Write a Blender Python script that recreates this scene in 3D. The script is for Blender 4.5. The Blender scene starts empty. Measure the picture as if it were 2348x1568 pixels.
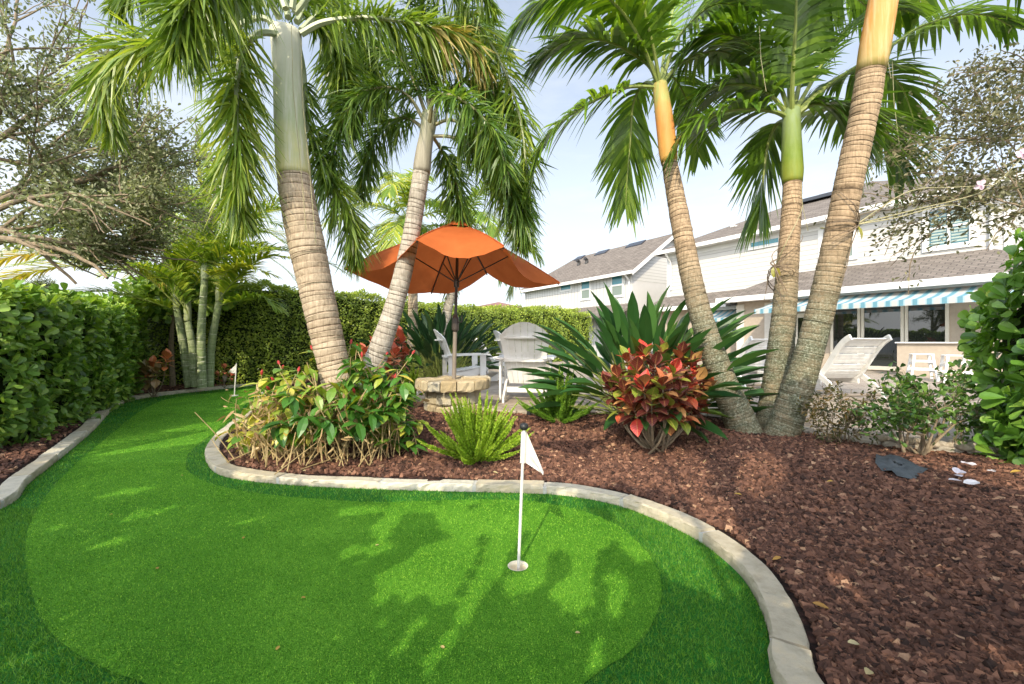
import bpy, math, random
import numpy as np
from mathutils import Vector, Matrix
from mathutils.geometry import tessellate_polygon

rng = np.random.default_rng(7)
random.seed(7)
scene = bpy.context.scene
COL = scene.collection
R = math.radians
EYE = 1.25
FPX = 978.0
CX, CY = 1173.5, 784.0

def P(px, py, Y):                       # point seen at a photo pixel, at distance Y
    return np.array([(px - CX) / FPX * Y, Y, EYE - (py - CY) / FPX * Y])

def G(px, py, z=0.0):                   # point of the horizontal plane z seen at a pixel
    Y = (EYE - z) * FPX / (py - CY)
    return np.array([(px - CX) / FPX * Y, Y, z])

def nrm(a):
    a = np.asarray(a, float)
    return a / np.maximum(np.linalg.norm(a, axis=-1, keepdims=True), 1e-9)

# ------------------------------------------------------------------ mesh builder
class MB:
    def __init__(self):
        self.V, self.F3, self.F4, self.M3, self.M4, self.A, self.U = [], [], [], [], [], [], []
        self.n = 0
    def add(self, v, f3=None, f4=None, mat=0, var=0.5, luv=None):
        v = np.asarray(v, float).reshape(-1, 3)
        m = len(v)
        self.V.append(v)
        a = np.asarray(var, float)
        self.A.append(np.full(m, float(a)) if a.ndim == 0 else a.reshape(-1))
        self.U.append(np.zeros((m, 3)) if luv is None else np.asarray(luv, float).reshape(-1, 3))
        for f, L, ML, k in ((f3, self.F3, self.M3, 3), (f4, self.F4, self.M4, 4)):
            if f is not None and len(f):
                f = np.asarray(f, np.int64).reshape(-1, k) + self.n
                L.append(f); ML.append(np.full(len(f), mat, np.int32))
        self.n += m
    def build(self, name, mats, parent=None, smooth=False):
        me = bpy.data.meshes.new(name)
        V = np.concatenate(self.V)
        f3 = np.concatenate(self.F3) if self.F3 else np.zeros((0, 3), np.int64)
        f4 = np.concatenate(self.F4) if self.F4 else np.zeros((0, 4), np.int64)
        me.vertices.add(len(V)); me.vertices.foreach_set('co', V.astype(np.float32).ravel())
        loops = np.concatenate([f3.ravel(), f4.ravel()]).astype(np.int32)
        me.loops.add(len(loops)); me.loops.foreach_set('vertex_index', loops)
        np_ = len(f3) + len(f4)
        me.polygons.add(np_)
        st = np.concatenate([np.arange(len(f3)) * 3, len(f3) * 3 + np.arange(len(f4)) * 4]).astype(np.int32)
        me.polygons.foreach_set('loop_start', st)
        mi = np.concatenate([np.concatenate(self.M3) if self.M3 else np.zeros(0, np.int32),
                             np.concatenate(self.M4) if self.M4 else np.zeros(0, np.int32)]).astype(np.int32)
        me.update(calc_edges=True)
        if not isinstance(mats, (list, tuple)): mats = [mats]
        for m in mats: me.materials.append(m)
        me.polygons.foreach_set('material_index', mi)
        me.polygons.foreach_set('use_smooth', np.full(np_, bool(smooth)))
        at = me.attributes.new('var', 'FLOAT', 'POINT'); at.data.foreach_set('value', np.concatenate(self.A).astype(np.float32))
        at = me.attributes.new('luv', 'FLOAT_VECTOR', 'POINT'); at.data.foreach_set('vector', np.concatenate(self.U).astype(np.float32).ravel())
        me.update(); me.validate()
        o = bpy.data.objects.new(name, me); COL.objects.link(o)
        if parent is not None:
            o.parent = parent
            o.matrix_parent_inverse = Matrix.Translation(-Vector(parent.location))
        return o

def tag(o, label=None, cat=None, group=None, kind=None):
    if label: o['label'] = label
    if cat: o['category'] = cat
    if group: o['group'] = group
    if kind: o['kind'] = kind
    return o

def thing(name, label, cat, loc=(0, 0, 0), group=None):
    o = bpy.data.objects.new(name, None); COL.objects.link(o)
    o.location = Vector([float(c) for c in loc]); o.empty_display_size = .1
    return tag(o, label, cat, group)

def copy_tree(o, parent=None):
    c = o.copy(); COL.objects.link(c)
    if parent is not None:
        c.parent = parent
    for ch in list(o.children): copy_tree(ch, c)
    return c

# ------------------------------------------------------------------ shape helpers
def box(mb, x0, x1, y0, y1, z0, z1, mat=0, var=.5, fr=None):
    v = np.array([[x, y, z] for z in (z0, z1) for y in (y0, y1) for x in (x0, x1)], float)
    if fr is not None: v = fr(v)
    mb.add(v, f4=[[0, 2, 3, 1], [4, 5, 7, 6], [0, 1, 5, 4], [2, 6, 7, 3], [0, 4, 6, 2], [1, 3, 7, 5]], mat=mat, var=var)

def bbox(mb, x0, x1, y0, y1, z0, z1, b=.01, mat=0, var=.5, fr=None):   # box with chamfered edges
    xs, ys, zs = (x0, x1), (y0, y1), (z0, z1)
    b = min(b, abs(x1 - x0) * .45, abs(y1 - y0) * .45, abs(z1 - z0) * .45)
    V = []; idx = {}
    for i in (0, 1):
        for j in (0, 1):
            for k in (0, 1):
                sx, sy, sz = (1, -1)[i], (1, -1)[j], (1, -1)[k]
                c = np.array([xs[i], ys[j], zs[k]], float)
                for a in range(3):
                    d = np.array([sx * b, sy * b, sz * b]); d[a] = 0
                    idx[(i, j, k, a)] = len(V); V.append(c + d)
    F3, F4 = [], []
    for a in range(3):
        for s in (0, 1):
            o = [x for x in range(3) if x != a]
            q = []
            for (p, r) in ((0, 0), (1, 0), (1, 1), (0, 1)):
                t = [0, 0, 0]; t[a] = s; t[o[0]] = p; t[o[1]] = r
                q.append(idx[(t[0], t[1], t[2], a)])
            F4.append(q)
    for a in range(3):
        o = [x for x in range(3) if x != a]
        for p in (0, 1):
            for r in (0, 1):
                t0 = [0, 0, 0]; t1 = [0, 0, 0]
                t0[o[0]] = t1[o[0]] = p; t0[o[1]] = t1[o[1]] = r; t1[a] = 1
                F4.append([idx[(*t0, o[0])], idx[(*t0, o[1])], idx[(*t1, o[1])], idx[(*t1, o[0])]])
    for i in (0, 1):
        for j in (0, 1):
            for k in (0, 1):
                F3.append([idx[(i, j, k, 0)], idx[(i, j, k, 1)], idx[(i, j, k, 2)]])
    V = np.array(V)
    c = V.mean(0)
    def orient(f):
        a, bb, cc = V[f[0]], V[f[1]], V[f[2]]
        n = np.cross(bb - a, cc - a)
        m = V[list(f)].mean(0)
        return f if np.dot(n, m - c) > 0 else f[::-1]
    F3 = [orient(f) for f in F3]; F4 = [orient(f) for f in F4]
    if fr is not None: V = fr(V)
    mb.add(V, f3=F3, f4=F4, mat=mat, var=var)

def spline(pts, n):
    p = np.asarray(pts, float)
    if len(p) == 2:
        t = np.linspace(0, 1, n)[:, None]
        return p[0] * (1 - t) + p[1] * t
    q = np.vstack([2 * p[0] - p[1], p, 2 * p[-1] - p[-2]])
    out = []
    m = len(p) - 1
    for t in np.linspace(0, m - 1e-6, n):
        i = int(t); f = t - i
        a, b, c, d = q[i], q[i + 1], q[i + 2], q[i + 3]
        out.append(.5 * (2 * b + (c - a) * f + (2 * a - 5 * b + 4 * c - d) * f * f + (3 * b - a - 3 * c + d) * f ** 3))
    out = np.array(out)
    # even spacing
    L = np.concatenate([[0], np.cumsum(np.linalg.norm(np.diff(out, axis=0), axis=1))])
    tt = np.linspace(0, L[-1], n)
    return np.stack([np.interp(tt, L, out[:, k]) for k in range(3)], 1)

def frames(c):
    c = np.asarray(c, float)
    T = nrm(np.gradient(c, axis=0))
    ref = np.array([0, 0, 1.]) if abs(T[0][2]) < .9 else np.array([1., 0, 0])
    A = []
    a = nrm(ref - T[0] * np.dot(ref, T[0]))
    for t in T:
        a = nrm(a - t * np.dot(a, t)); A.append(a)
    A = np.array(A)
    return T, A, np.cross(T, A)

def tube(mb, c, r, ns=8, mat=0, var=.5, cap=True):
    c = np.asarray(c, float); n = len(c)
    r = np.full(n, float(r)) if np.ndim(r) == 0 else np.asarray(r, float)
    if len(r) != n: r = np.interp(np.linspace(0, 1, n), np.linspace(0, 1, len(r)), r)
    T, A, B = frames(c)
    th = np.linspace(0, 2 * np.pi, ns, endpoint=False)
    v = c[:, None] + r[:, None, None] * (np.cos(th)[None, :, None] * A[:, None] + np.sin(th)[None, :, None] * B[:, None])
    i = np.arange(n - 1)[:, None] * ns; j = np.arange(ns)[None]; k = (j + 1) % ns
    f = np.stack([i + j, i + k, i + ns + k, i + ns + j], -1).reshape(-1, 4)
    va = np.asarray(var, float)
    if va.ndim == 1: va = np.repeat(va, ns)
    v = v.reshape(-1, 3)
    f3 = None
    if cap:
        v = np.vstack([v, c[0], c[-1]]); m = n * ns
        f3 = [[m, (q + 1) % ns, q] for q in range(ns)] + [[m + 1, (n - 1) * ns + q, (n - 1) * ns + (q + 1) % ns] for q in range(ns)]
        if va.ndim == 1: va = np.concatenate([va, [va[0], va[-1]]])
    mb.add(v, f3=f3, f4=f, mat=mat, var=va)

def leaf_t(us, ws, fold=.25, droop=.1, curl=0.):
    V, U, rows = [], [], []
    for u, w in zip(us, ws):
        z = -droop * u * u
        if w < 1e-6:
            rows.append((len(V),)); V.append((u, 0, z)); U.append((u, 0, 0))
        else:
            b = len(V); rows.append((b, b + 1, b + 2))
            V += [(u, w, z + fold * w - curl * w), (u, 0, z), (u, -w, z + fold * w - curl * w)]; U += [(u, 1, 0), (u, 0, 0), (u, -1, 0)]
    f3, f4 = [], []
    for a, b in zip(rows[:-1], rows[1:]):
        if len(a) == 1 and len(b) == 3: f3 += [(a[0], b[1], b[0]), (a[0], b[2], b[1])]
        elif len(a) == 3 and len(b) == 1: f3 += [(a[0], a[1], b[0]), (a[1], a[2], b[0])]
        elif len(a) == 3: f4 += [(a[0], a[1], b[1], b[0]), (a[1], a[2], b[2], b[1])]
    return np.array(V, float), f3, f4, np.array(U, float)

DIAMOND = leaf_t([0, .5, 1], [0, .28, 0], .3, .12)
OVAL = leaf_t([0, .2, .55, .85, 1], [.02, .2, .3, .2, 0], .25, .15)
PADDLE = leaf_t([0, .2, .5, .8, .95, 1], [.02, .12, .27, .33, .2, 0], .2, .1)
BROAD = leaf_t([0, .12, .4, .7, .9, 1], [.01, .1, .2, .17, .07, 0], .25, .35)
LANCE = leaf_t([0, .1, .3, .55, .8, 1], [.015, .09, .15, .145, .08, 0], .35, .12)
SPEAR = leaf_t([0, .15, .5, 1], [.02, .07, .07, 0], .3, .25)
NEEDLE = (np.array([[0, -.06, 0], [0, .06, 0], [1, 0, -.05]], float), [(0, 1, 2)], [], np.array([[0, 0, 0], [0, 0, 0], [1, 0, 0.]]))

def inst(mb, tpl, O, D, N, S, W=None, var=.5, mat=0):
    """copies of a leaf template at O, pointing along D with face normal near N"""
    tv, f3, f4, tu = tpl
    O = np.asarray(O, float).reshape(-1, 3); m = max(len(O), np.asarray(D).reshape(-1, 3).shape[0] if len(O) == 1 else 0)
    O = np.broadcast_to(O, (m, 3)) if m else O
    if m == 0: return
    D = nrm(np.broadcast_to(D, (m, 3))); N = np.broadcast_to(N, (m, 3))
    Y = np.cross(N, D); bad = np.linalg.norm(Y, axis=1) < 1e-3
    if bad.any():
        Y = Y.copy(); Y[bad] = np.cross(np.array([.3, .5, .8]), D[bad])
    Y = nrm(Y); Z = np.cross(D, Y)
    S = np.broadcast_to(np.asarray(S, float), (m,)); W = S if W is None else np.broadcast_to(np.asarray(W, float), (m,))
    v = O[:, None] + tv[None, :, 0, None] * D[:, None] * S[:, None, None] + tv[None, :, 1, None] * Y[:, None] * W[:, None, None] \
        + tv[None, :, 2, None] * Z[:, None] * S[:, None, None]
    k = len(tv); off = (np.arange(m) * k)[:, None, None]
    F3 = (np.asarray(f3).reshape(1, -1, 3) + off).reshape(-1, 3) if len(f3) else None
    F4 = (np.asarray(f4).reshape(1, -1, 4) + off).reshape(-1, 4) if len(f4) else None
    va = np.repeat(np.broadcast_to(np.asarray(var, float), (m,)), k)
    mb.add(v.reshape(-1, 3), F3, F4, mat, va, np.tile(tu, (m, 1)))

def rand_dirs(m):
    return nrm(rng.normal(size=(m, 3)))

def frond(mb, pts, n=70, L=.55, w=.03, mode='pinnate', t0=.18, r0=.02, droop=.5, ang=(72, 28), lift=18, var=(.2, .8), dead=None, st=4, under=False):
    """a palm frond along a 3-D path: rachis (mat 1) and leaflets (mat 0)"""
    N = 40
    c = spline(pts, N)
    tube(mb, c, np.linspace(r0, r0 * .18, N), 6, mat=1, var=.5)
    T, A, B = frames(c)
    if mode == 'fox': n2 = n * 5
    else: n2 = n * 2
    t = np.sort(rng.uniform(t0, 1, n2)) if mode == 'fox' else np.repeat(np.linspace(t0, .995, n), 2)
    x = t * (N - 1)
    def ip(a): return np.stack([np.interp(x, np.arange(N), a[:, k]) for k in range(3)], 1)
    O, T = ip(c), nrm(ip(T))
    up = np.array([0, 0, 1.]); h = T.copy(); h[:, 2] = 0
    hu = -nrm(h)                                             # what is 'up' for a hanging part
    Up = up - T * T[:, 2:3]; ln = np.linalg.norm(Up, axis=1, keepdims=True)
    Up = np.where(ln > .35, nrm(Up), nrm(Up + hu * .5 * (T[:, 2:3] > 0) + nrm(h) * .5 * (T[:, 2:3] <= 0)))
    Up = nrm(Up - T * np.sum(Up * T, 1, keepdims=True))
    Sd = np.cross(T, Up)
    prof = np.clip(np.sin(np.pi * (.12 + .83 * (t - t0) / (1 - t0))), 0.12, 1) ** .6
    a = np.radians(ang[0] + (ang[1] - ang[0]) * (t - t0) / (1 - t0)) + rng.normal(0, .16 if mode == 'fox' else .07, n2)
    if mode == 'fox':
        phi = rng.uniform(0, 2 * np.pi, n2)
        rad = np.cos(phi)[:, None] * Sd + np.sin(phi)[:, None] * Up
        LL = L * prof * rng.uniform(.7, 1.1, n2)
    else:
        s = np.where(np.arange(n2) % 2 == 0, 1., -1.)
        li = np.radians(lift) + rng.normal(0, .1, n2)
        rad = s[:, None] * np.cos(li)[:, None] * Sd + np.sin(li)[:, None] * Up
        LL = L * prof * rng.uniform(.88, 1.08, n2)
    d = nrm(T * np.cos(a)[:, None] + rad * np.sin(a)[:, None])
    nv = np.cross(d, Up if mode != 'fox' else nrm(rng.normal(size=(n2, 3))))
    nv = nrm(nv)
    rr = np.linspace(0, 1, st)
    wp = np.interp(rr, [0, .15, .5, .8, 1], [.5, 1, .95, .6, .06])
    dr = droop * rng.uniform(.6, 1.4, n2)
    pos = O[:, None] + d[:, None] * (rr[None, :, None] * LL[:, None, None])
    pos[:, :, 2] -= (rr[None] ** 2) * LL[:, None] * dr[:, None]
    pos += (rng.normal(0, .13 if mode == 'fox' else .05, (n2, 1, 3)) * (rr[None, :, None] ** 2) * LL[:, None, None])
    wv = nv[:, None] * (w * .5 * wp[None, :, None]) * rng.uniform(.75, 1.2, (n2, 1, 1))
    v = np.stack([pos + wv, pos - wv], 2).reshape(n2, -1, 3)
    q = [(2 * i, 2 * i + 1, 2 * i + 3, 2 * i + 2) for i in range(st - 1)]
    f = (np.array(q)[None] + (np.arange(n2) * 2 * st)[:, None, None]).reshape(-1, 4)
    va = rng.uniform(var[0], var[1], n2)
    if dead is not None:
        va = np.where((t > dead) & (rng.uniform(size=n2) < .5), rng.uniform(1.05, 1.3, n2), va)
    mb.add(v.reshape(-1, 3), f4=f, mat=0, var=np.repeat(va, 2 * st), luv=np.tile(np.repeat(np.stack([rr, rr * 0, rr * 0], 1), 2, axis=0), (n2, 1)))

def arc_path(base, az, el, length, sag, n=6):
    """points of an arching frond from a base"""
    out = []
    p = np.array(base, float); e = el
    for i in range(n):
        out.append(p.copy())
        p = p + (length / (n - 1)) * np.array([math.cos(e) * math.cos(az), math.cos(e) * math.sin(az), math.sin(e)])
        e -= sag / (n - 1)
    return out

def trunk(mb, pts, radii, ring=.07, ns=22, lip=.025, var0=.5, jit=.012):
    """palm stem: a narrow dark scar with a raised lip at every leaf ring, rings slightly tilted and uneven"""
    L = np.sum(np.linalg.norm(np.diff(np.asarray(pts, float), axis=0), axis=1)); n = max(6, int(L / ring))
    edges = np.cumsum(rng.uniform(.6, 1.4, n)); edges = np.concatenate([[0], edges / edges[-1]])
    fr = np.array([0, .10, .2, .32, .75]); pos, kk, rg = [], [], []
    for i in range(n):
        for j, f in enumerate(fr): pos.append(edges[i] + (edges[i + 1] - edges[i]) * f); kk.append(j); rg.append(i)
    pos, kk, rg = np.array(pos), np.array(kk), np.array(rg)
    base = spline(pts, 160); tt = np.linspace(0, 1, 160)
    c = np.stack([np.interp(pos, tt, base[:, q]) for q in range(3)], 1)
    r = np.interp(pos, np.linspace(0, 1, len(radii)), radii)
    amp = rng.uniform(.4, 1.25, n)[rg]
    r = r * (1 + np.choose(kk, [lip, lip * .7, -lip * .75, -lip * .15, 0.]) * amp) * (1 + rng.normal(0, jit, n)[rg])
    va = np.choose(kk, [.72, .12, .04, .58, .66]) + (rng.normal(0, .12, n)[rg])
    va = np.where(kk == 2, .6 - .56 * np.minimum(amp, 1), np.where(kk == 1, .62 - .45 * np.minimum(amp, 1), va))
    T, A, B = frames(base)
    A = np.stack([np.interp(pos, tt, A[:, q]) for q in range(3)], 1); T = np.stack([np.interp(pos, tt, T[:, q]) for q in range(3)], 1); A = nrm(A); B = np.cross(T, A)
    th = np.linspace(0, 2 * np.pi, ns, endpoint=False)
    ph = rng.uniform(0, 6.28, n)[rg]; ta = (rng.uniform(0, .22, n) * ring)[rg]
    rr = r[:, None] * (1 + .012 * np.sin(3 * th[None] + pos[:, None] * 9) + rng.normal(0, .004, (len(pos), ns)))
    v = c[:, None] + rr[:, :, None] * (np.cos(th)[None, :, None] * A[:, None] + np.sin(th)[None, :, None] * B[:, None]) + T[:, None] * (ta[:, None] * np.sin(th[None] + ph[:, None]))[:, :, None]
    m = len(pos); i = np.arange(m - 1)[:, None] * ns; j = np.arange(ns)[None]; k = (j + 1) % ns
    mb.add(v.reshape(-1, 3), f4=np.stack([i + j, i + k, i + ns + k, i + ns + j], -1).reshape(-1, 4), var=np.clip(np.repeat(va, ns) + rng.normal(0, .05, m * ns), 0, 1))
    return c

# ------------------------------------------------------------------ materials
def newmat(name):
    m = bpy.data.materials.new(name); m.use_nodes = True
    nt = m.node_tree; nt.nodes.clear()
    o = nt.nodes.new('ShaderNodeOutputMaterial')
    b = nt.nodes.new('ShaderNodeBsdfPrincipled')
    nt.links.new(b.outputs[0], o.inputs[0])
    return m, nt, b, o

def nd(nt, t, **kw):
    n = nt.nodes.new(t)
    for k, v in kw.items():
        if k in n.inputs: n.inputs[k].default_value = v
        else: setattr(n, k, v)
    return n

def ramp(nt, fac, stops, interp='LINEAR'):
    r = nt.nodes.new('ShaderNodeValToRGB'); r.color_ramp.interpolation = interp
    e = r.color_ramp.elements
    while len(e) < len(stops): e.new(.5)
    for el, (p, c) in zip(e, stops): el.position = p; el.color = (*c, 1)
    nt.links.new(fac, r.inputs[0]); return r.outputs[0]

def noise(nt, scale, detail=3, rough=.55, vec=None, out=0):
    n = nd(nt, 'ShaderNodeTexNoise', Scale=scale, Detail=detail, Roughness=rough)
    if vec is None:
        g = nt.nodes.new('ShaderNodeNewGeometry'); vec = g.outputs['Position']
    nt.links.new(vec, n.inputs['Vector']); return n.outputs[out]

def mixc(nt, fac, a, b, mode='MIX'):
    m = nt.nodes.new('ShaderNodeMix'); m.data_type = 'RGBA'; m.blend_type = mode
    for s, v in ((0, fac), (6, a), (7, b)):
        if hasattr(v, 'is_linked') or hasattr(v, 'links'): nt.links.new(v, m.inputs[s])
        else: m.inputs[s].default_value = v if s == 0 else (*v, 1)
    return m.outputs[2]

def math_n(nt, op, a, b=0.):
    m = nt.nodes.new('ShaderNodeMath'); m.operation = op
    for s, v in ((0, a), (1, b)):
        if hasattr(v, 'links'): nt.links.new(v, m.inputs[s])
        else: m.inputs[s].default_value = v
    return m.outputs[0]

def bump(nt, b, h, strength=.3, dist=.01):
    n = nd(nt, 'ShaderNodeBump', Strength=strength, Distance=dist)
    nt.links.new(h, n.inputs['Height']); nt.links.new(n.outputs[0], b.inputs['Normal'])

def attr(nt, name='var', out='Fac'):
    a = nt.nodes.new('ShaderNodeAttribute'); a.attribute_name = name; return a.outputs[out]

def leafmat(name, stops, trans=.3, rough=.42, tcol=None, spec=.4):
    """stops run over the per-leaf 'var' attribute (0..1.3 -> ramp)"""
    m, nt, b, o = newmat(name)
    f = math_n(nt, 'MULTIPLY', attr(nt), 1 / 1.3)
    big = noise(nt, 2.2, 2)
    f2 = math_n(nt, 'ADD', f, math_n(nt, 'MULTIPLY', math_n(nt, 'SUBTRACT', big, .5), .25))
    c = ramp(nt, f2, stops)
    nt.links.new(c, b.inputs['Base Color'])
    b.inputs['Roughness'].default_value = rough
    b.inputs['Specular IOR Level'].default_value = spec
    t = nt.nodes.new('ShaderNodeBsdfTranslucent')
    tc = mixc(nt, 1., c, tcol or (1.5, 1.6, .7), 'MULTIPLY')
    nt.links.new(tc, t.inputs[0])
    mx = nt.nodes.new('ShaderNodeMixShader'); mx.inputs[0].default_value = trans
    nt.links.new(b.outputs[0], mx.inputs[1]); nt.links.new(t.outputs[0], mx.inputs[2]); nt.links.new(mx.outputs[0], o.inputs[0])
    return m

def plain(name, col, rough=.5, var=.12, scale=6., metal=0., bmp=0., bscale=40., spec=.4, dirt=None):
    m, nt, b, o = newmat(name)
    n = noise(nt, scale, 5, .6)
    lo = tuple(c * (1 - var) for c in col); hi = tuple(min(1, c * (1 + var)) for c in col)
    c = ramp(nt, n, [(.3, lo), (.7, hi)])
    if dirt is not None:
        c = mixc(nt, ramp(nt, noise(nt, scale * .6 + 1.3, 6, .7), [(.5, (0, 0, 0)), (.75, (.7, .7, .7))]), c, dirt)
    nt.links.new(c, b.inputs['Base Color'])
    b.inputs['Roughness'].default_value = rough; b.inputs['Metallic'].default_value = metal
    b.inputs['Specular IOR Level'].default_value = spec
    if bmp: bump(nt, b, noise(nt, bscale, 5, .65), bmp, .01)
    return m
# ================================================================== GROUND
def dens(poly, step):
    poly = np.asarray(poly, float)
    L = np.concatenate([[0], np.cumsum(np.linalg.norm(np.diff(poly, axis=0), axis=1))])
    n = int(L[-1] / step) + 1
    return spline(np.c_[poly, np.zeros(len(poly))] if poly.shape[1] == 2 else poly, max(n, 8))

def pip(x, y, poly):
    x = np.asarray(x); y = np.asarray(y); ins = np.zeros(x.shape, bool)
    px, py = poly[:, 0], poly[:, 1]; j = len(poly) - 1
    for i in range(len(poly)):
        c = ((py[i] > y) != (py[j] > y))
        with np.errstate(divide='ignore', invalid='ignore'):
            c &= x < (px[j] - px[i]) * (y - py[i]) / (py[j] - py[i]) + px[i]
        ins ^= c; j = i
    return ins

def pdist(x, y, line):
    q = np.stack([np.asarray(x, float).ravel(), np.asarray(y, float).ravel()], 1)
    a, b = line[:-1, :2], line[1:, :2]
    best = np.full(len(q), 1e9)
    for s, e in zip(a, b):
        d = e - s; t = np.clip(((q - s) @ d) / max(d @ d, 1e-12), 0, 1)
        best = np.minimum(best, np.linalg.norm(q - s - t[:, None] * d, axis=1))
    return best.reshape(np.shape(x))

# turf-side edges of the two stone borders (photo pixels on the plane of the green)
LEFT_PX = [(0, 1168), (70, 1106), (150, 1042), (215, 987), (262, 938), (310, 917), (400, 904), (520, 891), (600, 882), (660, 873)]
RIGHT_PX = [(652, 872), (600, 905), (560, 950), (520, 985), (485, 1015), (470, 1045), (482, 1074), (512, 1092), (580, 1104), (690, 1114), (820, 1120),
            (930, 1124), (1130, 1129), (1280, 1135), (1400, 1155), (1500, 1190), (1600, 1240), (1690, 1312), (1740, 1390), (1764, 1470), (1772, 1568)]
LEFT = dens(np.array([[-3.6, 1.2, 0], [-3.75, 2.2, 0]] + [G(*p) for p in LEFT_PX]), .05)
RIGHT = dens(np.array([G(*p) for p in RIGHT_PX] + [[.93, 1.25, 0], [.8, .9, 0], [.6, .5, 0], [.3, .1, 0]]), .05)
TURF = np.vstack([LEFT[:, :2], RIGHT[:, :2], [[-.5, -.4], [-3.2, -.3], [-3.55, .5]]])
GREEN_PX = [(640, 882), (520, 897), (400, 912), (330, 938), (262, 990), (190, 1050), (120, 1120), (70, 1200), (58, 1270), (70, 1350), (100, 1430), (160, 1490), (250, 1540), (340, 1572), (520, 1660),
            (760, 1760), (1000, 1760), (1200, 1660), (1340, 1568), (1390, 1530), (1440, 1500), (1490, 1440), (1516, 1370), (1508, 1310), (1468, 1250), (1400, 1197), (1300, 1164), (1200, 1148), (1050, 1147),
            (870, 1152), (760, 1147), (600, 1133), (490, 1111), (440, 1088), (426, 1062), (440, 1032), (500, 985), (545, 945), (590, 905)]
_g = np.array([G(*p) for p in GREEN_PX]); GREEN = dens(np.vstack([_g, _g[:1]]), .06)[:-1, :2]

def zbed(x, y):
    x = np.asarray(x, float); y = np.asarray(y, float)
    dR = pdist(x, y, RIGHT); dL = pdist(x, y, LEFT)
    t = np.clip((dR - .1) / 1.9, 0, 1); t = t * t * (3 - 2 * t)
    zr = .055 + .235 * t + .012 * np.sin(x * 5.1 + y * 2.3) * np.sin(y * 4.3 - x * 1.7)
    tl = np.clip((dL - .1) / 1.5, 0, 1)
    zl = .05 + .05 * tl
    left = dL < dR
    z = np.where(left, zl, zr)
    z = np.where(left & (y > 9), .05 + .02 * tl, z)
    return np.where(pip(x, y, TURF) | (np.minimum(dR, dL) < .065), -.18, z)

def zb(x, y): return float(zbed(np.array([x]), np.array([y]))[0])

# --- materials of the ground
def mulch_mat():
    m, nt, b, o = newmat('red_mulch')
    v = nd(nt, 'ShaderNodeTexVoronoi', Scale=26.); g = nt.nodes.new('ShaderNodeNewGeometry')
    w = nd(nt, 'ShaderNodeVectorMath', operation='ADD'); nt.links.new(g.outputs['Position'], w.inputs[0])
    nz = noise(nt, 14, 2, out=1); sc = nd(nt, 'ShaderNodeVectorMath', operation='SCALE', Scale=.05); nt.links.new(nz, sc.inputs[0]); nt.links.new(sc.outputs[0], w.inputs[1])
    nt.links.new(w.outputs[0], v.inputs['Vector'])
    h = nt.nodes.new('ShaderNodeSeparateColor'); nt.links.new(v.outputs['Color'], h.inputs[0])
    c = ramp(nt, h.outputs[0], [(0, (.012, .006, .005)), (.5, (.03, .014, .011)), (.85, (.055, .025, .018)), (1, (.08, .045, .03))])
    c = mixc(nt, ramp(nt, v.outputs['Distance'], [(.25, (1, 1, 1)), (.75, (.2, .2, .2))]), (.01, .005, .004), c)
    nt.links.new(c, b.inputs['Base Color']); b.inputs['Roughness'].default_value = .85; b.inputs['Specular IOR Level'].default_value = .2
    bump(nt, b, math_n(nt, 'MULTIPLY', v.outputs['Distance'], -1), .9, .03)
    return m
M_MULCH = mulch_mat()
def chip_mat():
    m, nt, b, o = newmat('mulch_chip')
    c = ramp(nt, attr(nt), [(0, (.028, .015, .011)), (.35, (.080, .039, .027)), (.7, (.16, .079, .052)), (.93, (.24, .125, .08)), (1, (.34, .21, .13))])
    c = mixc(nt, .5, c, ramp(nt, noise(nt, 60, 4), [(.3, (.55, .5, .5)), (.7, (1.3, 1.25, 1.2))]), 'MULTIPLY')
    nt.links.new(c, b.inputs['Base Color']); b.inputs['Roughness'].default_value = .8; b.inputs['Specular IOR Level'].default_value = .25
    bump(nt, b, noise(nt, 160, 4), .5, .004)
    return m
M_CHIP = chip_mat()

def turf_mat(name, lo, mid, hi, sc, bs):
    m, nt, b, o = newmat(name)
    n1 = noise(nt, sc, 2, .7); n2 = noise(nt, 1.3, 3)
    n = math_n(nt, 'ADD', n1, math_n(nt, 'MULTIPLY', math_n(nt, 'SUBTRACT', n2, .5), .5))
    c = ramp(nt, n, [(.3, lo), (.5, mid), (.72, hi)])
    nt.links.new(c, b.inputs['Base Color']); b.inputs['Roughness'].default_value = .75; b.inputs['Specular IOR Level'].default_value = .15
    bump(nt, b, n1, bs, .012)
    return m
M_GREEN = turf_mat('putting_green_turf', (.030, .125, .007), (.08, .25, .015), (.20, .45, .04), 170., .9)
M_FRINGE = turf_mat('fringe_backing', (.010, .08, .009), (.025, .16, .018), (.05, .24, .03), 120., .8)
M_BLADE = leafmat('turf_blade', [(0, (.02, .10, .011)), (.4, (.08, .235, .02)), (.8, (.22, .45, .05)), (1, (.38, .60, .10))], .4, .5, (1.2, 1.15, .5))
M_SOIL = plain('far_ground', (.09, .10, .05), .9, .3, 2.)

# far ground sheet reaching the horizon (below everything near)
mb = MB(); S = 900.
mb.add([[-S, -S, -.3], [S, -S, -.3], [S, S, -.3], [-S, S, -.3]], f4=[[0, 1, 2, 3]])
tag(mb.build('ground', M_SOIL), kind='structure')

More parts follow.
